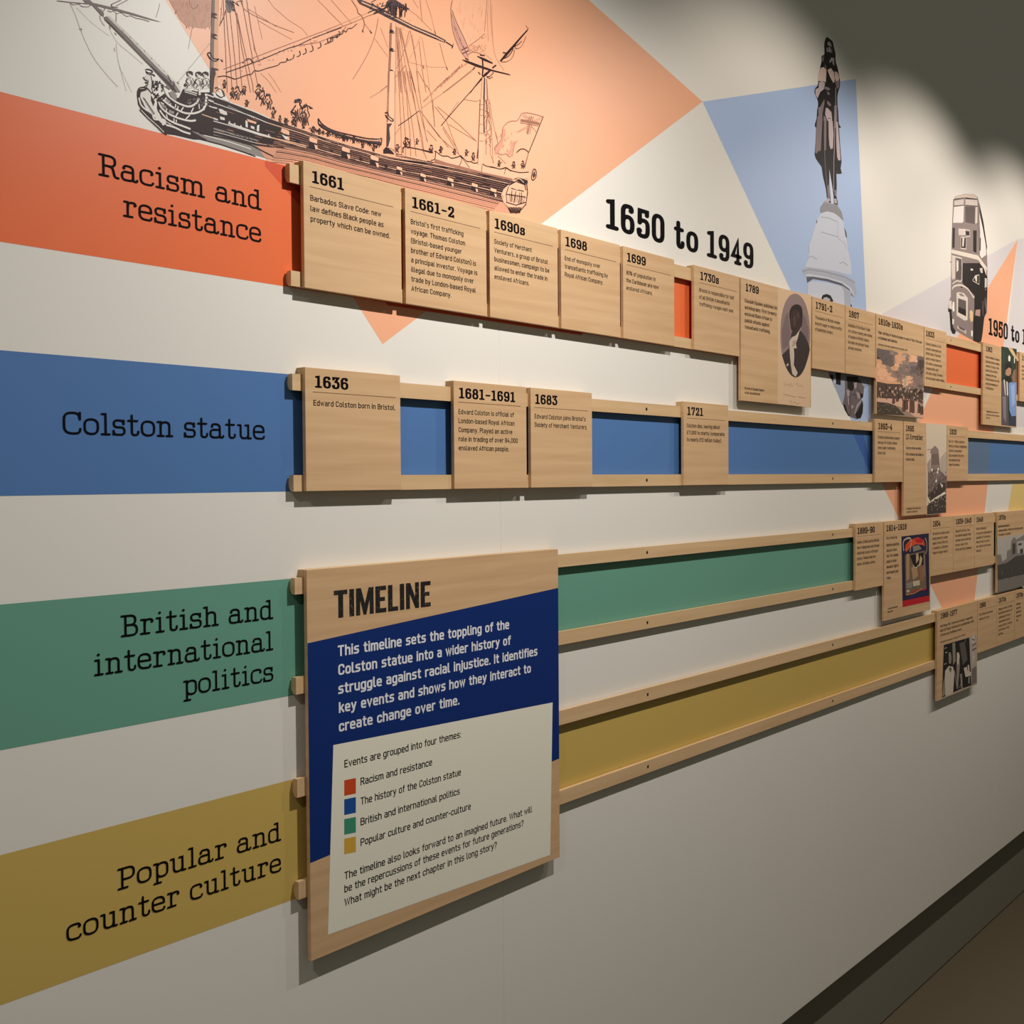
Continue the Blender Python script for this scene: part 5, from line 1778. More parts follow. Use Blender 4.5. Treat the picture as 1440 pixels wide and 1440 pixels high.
l ink 7 13438,6757 13460,6749
l ink 7 13391,6814 13412,6806
l ink 7 13490,6697 13511,6689
l ink 8 13575,6597 13596,6589
l ink 8 13581,6590 13603,6582
l ink 8 13619,6545 13641,6537
l ink 7 13448,6746 13469,6738
l ink 8 13554,6621 13576,6613
l ink 8 13621,6543 13643,6534
l ink 7 13471,6719 13493,6710
l ink 8 13628,6534 13650,6526
l ink 7 13384,6822 13405,6814
l ink 8 13631,6532 13652,6523
l ink 8 13618,6546 13640,6537
l ink 8 13649,6510 13670,6502
l ink 8 13603,6564 13625,6555
l ink 8 13567,6607 13588,6598
l ink 7 13483,6705 13505,6697
l ink 8 13569,6604 13590,6596
l sepl 11 13935,6749 14065,6639 14255,6593
l ink 15 13528,6546 13656,6623
l ink 13 13546,6497 13692,6585
l ink 19 13608,6443 13691,6441
p sailg 0 8327,5700 8933,5886 8919,5560 8799,5503 8565,5464 8475,5514 8400,5607
l sepl 7 8593,5710 8585,5685
l sepl 7 8819,5613 8824,5580
l sepl 7 8713,5675 8716,5642
l sepl 7 8770,5568 8776,5523
l sepl 7 8510,5723 8498,5673
l sepl 7 8589,5595 8571,5548
l sepl 7 8760,5762 8738,5707
l sepl 7 8879,5739 8875,5715
l sepl 7 8644,5764 8649,5723
l sepl 7 8532,5726 8515,5694
l sepl 7 8585,5536 8586,5505
l sepl 7 8708,5557 8709,5506
l sepl 7 8775,5559 8782,5516
l sepl 7 8906,5839 8887,5812
l sepl 7 8888,5761 8877,5719
l sepl 7 8475,5740 8470,5704
l sepl 7 8700,5611 8682,5583
l sepl 7 8832,5608 8823,5561
l sepl 7 8653,5791 8649,5739
l sepl 7 8766,5725 8744,5667
l sepl 7 8522,5707 8518,5662
l sepl 7 8791,5606 8796,5562
l sepl 7 8788,5580 8785,5531
l sepl 7 8400,5700 8382,5676
l sepl 7 8623,5658 8603,5611
l sepl 7 8684,5585 8684,5547
l sepl 7 8904,5573 8900,5524
l sepl 7 8585,5740 8566,5707
l sepl 7 8619,5681 8625,5632
l sepl 7 8484,5654 8476,5603
l sepl 7 8870,5823 8862,5783
l sepl 7 8792,5729 8774,5686
l sepl 7 8443,5617 8452,5589
l sepl 7 8660,5508 8661,5483
l sepl 7 8431,5606 8410,5561
l sepl 7 8597,5631 8575,5598
l sepl 7 8603,5703 8583,5651
l sepl 7 8690,5586 8693,5539
l sepl 7 8873,5815 8856,5766
l sepl 7 8544,5601 8532,5567
l sepl 7 8567,5643 8567,5615
l sepl 7 8898,5670 8885,5637
l sepl 7 8657,5625 8662,5593
l sepl 7 8692,5611 8673,5570
l sepl 7 8581,5717 8570,5677
l sepl 7 8676,5512 8656,5456
l sepl 7 8627,5737 8610,5699
l sepl 7 8512,5590 8512,5549
l sepl 7 8427,5628 8422,5580
l sepl 7 8815,5595 8801,5567
l sepl 7 8718,5523 8722,5493
l sepl 7 8604,5463 8610,5442
l sepl 7 8878,5767 8886,5747
l sepl 7 8605,5509 8595,5462
l sepl 7 8622,5532 8612,5484
l sepl 7 8888,5598 8878,5559
l sepl 7 8848,5758 8833,5731
l sepl 7 8569,5473 8565,5437
l sepl 7 8433,5611 8415,5568
l sepl 7 8542,5543 8546,5512
l sepl 7 8846,5681 8845,5648
l sepl 7 8571,5530 8556,5506
l sepl 7 8812,5768 8811,5748
l sepl 7 8907,5619 8909,5590
l sepl 7 8392,5670 8386,5634
l sepl 7 8576,5465 8574,5439
l sepl 7 8847,5545 8836,5501
l sepl 7 8533,5739 8531,5692
l sepl 7 8568,5651 8567,5603
l sepl 7 8624,5548 8607,5521
l sepl 7 8704,5730 8689,5704
l sepl 7 8636,5617 8628,5595
l sepl 7 8657,5688 8653,5659
l sepl 7 8567,5743 8552,5693
l sepl 7 8902,5797 8903,5761
l sepl 7 8578,5753 8586,5715
l sepl 7 8880,5778 8863,5724
l sepl 7 8853,5807 8851,5759
l sepl 7 8431,5686 8429,5662
c sep 9 8609,5786 8631,5716 8693,5709 8741,5775
l sep 9 8947,5759 8936,5625''',
'flag': '''l ink 16 15555,6019 15339,5647 15153,5334 15047,5073
c sep 13 15555,6011 15317,5996 15109,5971 14980,5925 14928,5857 14851,5784 14700,5742 14575,5666 14500,5579 14462,5407 14400,5332 14302,5249 14301,5187
c sep 13 14845,5270 14974,5360 15076,5366 15153,5334
c ink 15 14846,5278 14948,5351 15076,5369 15153,5342
c sep 11 14325,5161 14471,5160 14570,5196 14669,5170 14745,5249 14797,5433
p flagsh 0 14500,5571 14574,5588 14548,5473 14498,5353 14436,5340 14462,5407
p flagsh 0 14301,5233 14424,5337 14498,5353 14398,5176 14300,5125
p flagsh 0 14721,5417 14899,5487 14796,5370 14694,5207 14570,5181 14695,5301
n
l sep 27 14953,5808 15447,5865
l sep 28 15238,5945 15131,5633
l sep 11 14953,5831 15448,5889
l sep 11 14940,5773 15420,5830
l sep 12 15186,5941 15105,5643
l sep 12 15290,5957 15183,5644
l sepl 13 15005,5907 15185,5853
l sepl 13 15289,5885 15502,5990
l sepl 13 14849,5602 15132,5761
l sepl 13 15236,5785 15366,5717
l sepl 13 15044,5932 15211,5883
l sepl 13 15316,5875 15475,5952
l sepl 13 14900,5614 15106,5723
l sep 12 15153,5334 15074,5158
l ink 14 15009,5065 15073,5126
l sepl 10 14408,5188 14388,5141
l sepl 10 14567,5514 14547,5466
l sepl 10 14463,5487 14443,5439
l sepl 10 14531,5498 14511,5450
l sepl 10 14561,5438 14541,5390
l sepl 10 14692,5290 14672,5242
l sepl 10 14407,5214 14387,5167
l sepl 10 14584,5446 14564,5398
l sepl 10 14733,5574 14713,5526
l sepl 10 14502,5310 14481,5263
l sepl 10 14398,5327 14378,5279
l sepl 10 14720,5449 14699,5401
l sepl 10 14641,5487 14621,5439
l sepl 10 14758,5233 14738,5185
l sepl 10 14398,5229 14378,5181
l sepl 10 14475,5508 14455,5460
l sepl 10 14418,5246 14398,5198
l sepl 10 14531,5342 14511,5294
l sepl 10 14384,5437 14364,5390
l sepl 10 14487,5338 14467,5290
l sepl 10 14691,5405 14670,5356
l sepl 10 14469,5191 14449,5143
l sepl 10 14631,5281 14610,5233
l sepl 10 14684,5391 14663,5342
l sepl 10 14442,5472 14422,5424
l sepl 10 14616,5281 14596,5233''',
'fig': '''P blk 0 26588,10453 26743,10456 26919,10440 26998,10315 27077,10205 27097,10013 27196,9907 27256,9791 27336,9646 27337,9496 27256,9360 27197,9213 27197,9014 27237,8858 27277,8569 27317,8478 26019,8186 26030,8413 26075,8648 26113,8754 26075,8857 25926,8964 25945,9081 26094,9199 26132,9401 26226,9651 26302,9816 26309,9931 26454,10019 26447,10227 26492,10353
n
p stl 0 26666,10369 26782,10386 26880,10299 26627,10277 26608,10304
p stl 0 26569,10196 26627,10220 26646,10120 26589,10104
p stl 0 26685,10245 26782,10271 26821,10160 26666,10125
p stm 0 26802,10244 26899,10255 26880,10135 26821,10152
p stl 0 26841,10042 26998,10068 26998,9888 26919,9916 26900,9993 26763,9891 26724,9913
p stp 0 26245,9640 26416,9701 26569,9676 26531,9374 26378,9367 26113,9300 26132,9465
p stp 0 26627,9692 26821,9784 26998,9723 27038,9536 26959,9467 26763,9564
p stp 0 27037,9767 27196,9775 27316,9674 27157,9517 27038,9602
p stm 0 26332,9905 26416,9960 26416,9846 26340,9810
p stm 0 26454,9808 26569,9741 26531,9666
p stl 0 26151,9277 26302,9364 26493,9348 26416,9183 26226,9071 26075,8889 25963,8942 25963,9070 26132,9144
p stm 0 27038,9520 27316,9624 27296,9470 27197,9378 27117,9441
p stm 0 26454,9257 26647,9290 26802,9280 26647,9208 26454,9209
p stm 0 26569,9173 26724,9178 26763,9139 26647,9110
p stm 0 26094,8669 26226,8732 26454,8965 26454,8868 26340,8582 26340,8258 26038,8190 26057,8435 26132,8517
p stl 0 26531,8773 26627,8796 26841,8748 26881,8610 26881,8380 26647,8327 26628,8486 26493,8618
p stm 0 26589,8949 26705,8961 26841,8912 26763,8861 26608,8889
p stm 0 26999,8934 27157,8988 27177,8629 27237,8460 26999,8407
p blk 0 26057,8628 26120,8651 26113,8480 26038,8431
l stl 25 27097,9403 27086,8988 27058,8420
p stm 0 26416,8567 26570,8538 26550,8306 26378,8267
l blk 13 26628,8543 26802,8592
p blk 0 26022,8351 27243,8631 27299,8382 27355,8039 27431,7683 27375,7516 27450,7407 27263,7355 27133,7345 27152,7071 27133,6790 27208,6680 27208,6603 26986,6595 26968,6760 26876,7004 26731,7373 26713,6989 26785,6697 26804,6570 26623,6592 26533,6879 26373,7136 26302,7333 25987,7464 25918,7554 25970,7847
n
p stm 0 26039,8355 26337,8423 26302,8115 26249,7698 26126,7679 26039,7601 25935,7587 25970,7847
p stl 0 26676,8501 26912,8555 26967,8262 26930,7902 26803,7860 26730,7936 26694,8126
p stm 0 26426,8443 26568,8476 26551,8018 26533,7772 26444,7754 26426,8142
p stl 0 27095,8597 27206,8592 27262,8327 27318,8031 27375,7710 27244,7683 27170,7753 27132,7991
l stl 24 27022,8580 27029,8122 26985,7653 26971,6884
l stm 27 26461,7742 26497,7402 26641,6747
p stm 0 26623,6972 26731,6977 26767,6617 26641,6610
p stm 0 27004,6921 27115,6941 27133,6806 27023,6793
p stl 0 26623,6668 26767,6663 26767,6617 26587,6585
p stl 0 27004,6721 27133,6736 27171,6627 27023,6617
p stl 0 26479,6581 26659,6621 26731,6565 26515,6542
p bluf 0 26723,7356 26774,7259 26876,7019 26968,6760 26986,6595 26822,6566 26785,6773 26738,7070''',
'ped': '''p pdg 0 26444,6542 26798,6558 27160,6602 27436,6479 27552,6278 27251,6342 26978,6372 26620,6349 26226,6235 26226,6374
p pdl 0 26248,6238 26620,6349 26978,6372 27251,6342 27529,6264 27716,5909 27811,5594 28002,5330 28026,5021 27624,4998 26979,4980 26269,4933 25586,4878 25378,4859 25587,5070 25608,5364 25840,5729 26011,6014
p pdm 0 25255,4788 25586,4887 26357,4945 27624,4969 28195,4906 28341,4629 28220,4487 28099,4483 27907,4656 27437,4743 26621,4745 25797,4686 25482,4646 25316,4670
p pdl 0 25565,4520 25839,4591 26621,4651 27531,4668 28051,4517 28028,4124 25544,3860
n
p pdl 0 25337,4663 25628,4738 26577,4786 27437,4791 28003,4706 28244,4500 27907,4636 27437,4715 26577,4721 25712,4666
p dkb 0 25482,4646 25797,4695 26621,4745 27437,4743 27907,4656 28147,4479 27860,4572 27391,4690 26577,4683 25839,4646 25523,4514
l pdg 16 25275,4746 25628,4838 26488,4897 27624,4921 28243,4853
l pdg 13 26269,5806 26621,5815 27160,5833 27252,5818
l pdg 12 26269,6159 26709,6204 27206,6192 27215,5832
p dkb 0 27575,6137 27716,6025 27763,5897 27679,5903
p dkb 0 26002,6022 26053,6049 26053,5966 26011,5977
l pdg 13 25608,5109 25755,5167 26053,5126
l pdg 14 27298,5195 27530,5274 27812,5226
l pdg 10 25608,5364 25629,5222
l pdg 10 27252,5799 27623,5740 27717,5600
p pdm 0 27438,4695 28003,4609 28028,4124 27625,4119 27577,4539
p blk2 0 26291,4256 26357,4329 26577,4383 26799,4371 26957,4266 26889,4192 26357,4133
p pdm 0 26400,4269 26577,4308 26799,4277 26710,4210 26400,4194
p blk2 0 27979,4294 28051,4282 28028,4163 27980,4177
l pdg2 8 26302,5389 26331,5375
l pdg2 8 25770,5566 25737,5525
l pdg2 8 26221,5692 26211,5664
l pdg2 9 27634,5547 27648,5516
l pdg2 8 26102,5609 26089,5585
l pdg2 8 26718,5747 26771,5731
l pdg2 8 26068,5283 26126,5264
l pdg2 9 27205,5762 27175,5724
l pdg2 8 25825,5108 25817,5079
l pdg2 9 27605,5373 27672,5348
l pdg2 9 26960,5685 27001,5680
l pdg2 9 27120,5348 27159,5342
l pdg2 8 26235,5288 26232,5252
l pdg2 9 27098,5425 27113,5413
l pdg2 8 26191,5188 26203,5158
l pdg2 9 27615,5353 27656,5333
l pdg2 8 26429,5617 26401,5578
l pdg2 8 26463,5720 26407,5697
l pdg2 9 27341,5851 27354,5842
l pdg2 9 27006,5525 26943,5495
l pdg2 9 27428,5473 27394,5458
l pdg2 8 26465,5249 26480,5220
l pdg2 8 26439,5662 26459,5655
l pdg2 8 26665,5527 26661,5489
l pdg2 8 25855,5197 25826,5169
l pdg2 8 26824,5681 26866,5655
l pdg2 9 27421,5667 27462,5635
l pdg2 8 26035,5163 26085,5157
l pdg2 9 26887,5413 26932,5397
l pdg2 8 26492,5607 26518,5580
l pdg2 8 26742,5684 26698,5662
l pdg2 8 26740,5637 26680,5595
l pdg2 9 27599,5392 27570,5357
l pdg2 8 26736,5389 26715,5350
l pdg2 9 26983,5261 26921,5218
l pdg2 9 27530,5890 27476,5851
l pdg2 9 27129,5331 27157,5316
l pdg2 8 26483,5459 26542,5444
l pdg2 9 27666,5394 27655,5380
l pdg2 8 25804,5177 25746,5158''',
'low': '''p pdb 0 26633,2567 29065,2731 29129,2357 27487,1779 27255,2009
p blk 0 27083,2562 27399,2583 27385,2256 27112,2265
p blk 0 26744,2480 26998,2472 26941,2314 26744,2433
p bluf 0 26969,2328 27112,2342 27083,2287 27012,2283
n
p stm2 0 27633,2368 27780,2425 28260,2479 28566,2474 28659,2380 28814,2289 28753,2035 28628,1967 28753,1911 28722,1634 28599,1492 28353,1459 27841,1526 27516,1804 27633,2052
n
p blk 0 27780,2401 28139,2374 28199,2254 28109,2163 27929,2153 27780,2231
p blk 0 27721,2495 28442,2528 28443,2417 28260,2381 27751,2375
p blk 0 28691,1920 28753,1836 28722,1634 28599,1505 28353,1471 28261,1579 28444,1698
p blk 0 27516,1804 27663,1787 27781,1609 27930,1530 27841,1526 27634,1664
p stl2 0 27721,2166 27929,2153 27899,2017 27781,1987
p stl2 0 28321,2150 28505,2122 28567,1976 28413,1994
p stl2 0 28352,1818 28598,1953 28629,1917 28383,1745 28261,1591 28201,1589
l blk 18 27944,2142 27960,1555
p stl2 0 27796,1976 27870,1979 27885,1797 27840,1795
p blk 0 28566,2126 28752,2110 28721,2034 28613,1991
l blk 14 28049,2049 28260,2085 28321,1965
l blk 14 28412,2390 28382,2264 28566,2126
p stl2 0 28169,2351 28351,2386 28351,2263 28199,2205
p stl2 0 28019,1803 28170,1785 28110,1733 28020,1705''',
'bus': '''p bus 0 35374,8189 35553,8326 36391,8549 37206,8689 37570,8673 37770,8471 38176,7969 38507,7016 38543,6535 35214,6093 35220,6581 35279,7390
p bus 0 35212,6302 38540,6759 38551,5863 38529,5205 38297,5032 38125,4922 38101,4511 37989,4259 37818,4161 37143,4204 36326,4276 35537,4363 35331,4379 35123,4847 34971,4952 35044,5168 35195,5325
p blk2 0 35073,4841 35276,4828 35382,4436 35641,4338 35538,4240 35332,4239 35178,4347
p busl 0 35019,5165 35247,5209 35300,4953 35021,4957
p blk2 0 34961,4951 35275,4932 35250,4825 34972,4848
p blk2 0 36198,6437 37790,6656 38193,6544 38545,6311 38551,5863 38442,5178 38268,5048 38101,4511 37989,4259 37818,4161 37199,4191 37193,4755 37300,5131 37295,5604 36634,5743 36204,5833
n
p busr 0 35399,8211 35578,8331 36391,8540 37206,8683 37542,8659 37486,8585 36392,8439 35451,8212
p buswin 0 35461,8174 36313,8375 36288,8202 35463,8027
p buswin 0 36435,8393 37543,8568 37573,8391 36437,8223
p buswinl 0 35427,7986 36314,8180 36266,7692 36160,7639 35355,7507
p busdk 0 36438,8174 37321,8319 37299,7789 36453,7704
p buswin 0 37377,8320 37573,8363 37550,7866 37355,7807
p blk2 0 35425,8178 35461,8231 36286,8414 36312,8396 35476,8208
p blk2 0 36446,8449 37486,8594 37514,8572 36446,8408
p blk2 0 35442,8024 36314,8206 36314,8189 35442,7999
p blk2 0 36448,8224 37545,8386 37545,8362 36448,8203
p blk2 0 35315,7358 35520,7385 35489,6786 35300,6767
p blk2 0 37163,7576 37497,7620 37476,6923 37170,6934
p blk2 0 36482,7441 36807,7475 36781,7363 36510,7330
p buswin 0 35821,7407 36455,7500 36457,7312 35848,7218
p blk2 0 36085,7187 36501,7239 36461,6929 36062,6879
l busl 25 36032,7184 36522,7269 36515,6901 36036,6858 36032,7184
l busl 25 35821,7398 36834,7524 36863,7340 36565,7293
p busl 0 36191,7200 36351,7207 36300,6950 36167,6930
p busl 0 35234,6705 36195,6774 37618,6870 38512,6606 38513,6531 38308,6578 37619,6733 36196,6650 35220,6598
p buswinl 0 37716,8205 38063,7802 38358,7329 38420,7003 37959,6827 37787,6913 37836,7619
p blk2 0 37741,8484 37943,8225 38236,7793 38504,7277 38488,7162 38121,7719 37772,8270
p blk2 0 37809,7468 37895,7444 37871,7036 37786,7060
l busdk 26 37668,8453 37636,7771 37787,6913
p buswin 0 35261,6517 35569,6517 35547,6137 35239,6096
p busdk 0 35621,6498 36144,6536 36121,6214 35624,6148
l busl 33 35236,6522 36118,6568 36174,6221
p buswinl 0 35673,6470 35830,6439 35858,6214 35676,6154
l blk2 21 35110,6340 35212,6319
p buswin 0 35237,6305 35571,6351 35549,5892 35344,5831 35267,5874
p busdk 0 35622,6358 36093,6423 36071,5923 35626,5884
p buswinl 0 35664,6364 35830,6387 35832,6175 35676,6102
l busl 34 36172,6434 36150,5933 36045,5867 35679,5838 35319,5706
c busl 54 35295,5546 35422,5631 35732,5713 36099,5758 36580,5736 36908,5650 37185,5537 37296,5550
p blk2 0 36046,5751 36205,5762 36206,5691 36073,5684
p busl 0 35682,5487 35890,5529 36314,5552 36692,5444 36671,4776 36429,4733 36215,4748 35688,4818
n
p bus 0 35839,5470 36101,5518 36421,5467 36102,5430
p busdk 0 35814,5343 36530,5336 36535,4870 35818,4920
p blk2 0 35816,5096 36533,5067 36535,4870 35818,4920
l bus 13 35945,5341 35948,5022
l bus 13 36103,5359 36106,5039
l bus 13 36262,5377 36265,5056
l bus 13 36395,5392 36399,5070
p busw 0 35349,5185 35488,5183 35506,4922 35352,4888 35300,5005
p busy 0 36859,5066 37023,5119 37178,5063 37165,4789 36972,4751 36861,4867
p busw 0 35318,4675 35457,4671 35432,4511 35330,4519
p busw 0 37002,4500 37168,4480 37142,4313 37004,4319
p pale2 0 35717,4521 36539,4457 36567,4334 36272,4378 35744,4435
p busdk 0 35847,4516 36431,4465 36405,4409 35953,4446
p buswin 0 37792,6491 38049,6544 38079,6381 37879,6373
l busl 22 37124,6038 37400,6219 37737,6281 37741,5987 37152,6024
p busl 0 37289,6187 37540,6228 37542,6036 37402,6055
p busl 0 36928,6375 37175,6390 37148,6341 36956,6315
p pink 0 37412,5161 37863,5228 37837,5003 37369,4992
p busdk 0 38290,5683 38466,5554 38441,5196 38264,5420
p pale2 0 38316,5928 38404,5920 38387,5871
p busl 0 37790,6656 38018,6687 38426,6520 38428,6352 38193,6544
p busdk 0 38061,5508 38176,5521 38153,5036 38065,5101
p buswin 0 38283,6259 38487,6266 38490,6005 38287,5943'''}
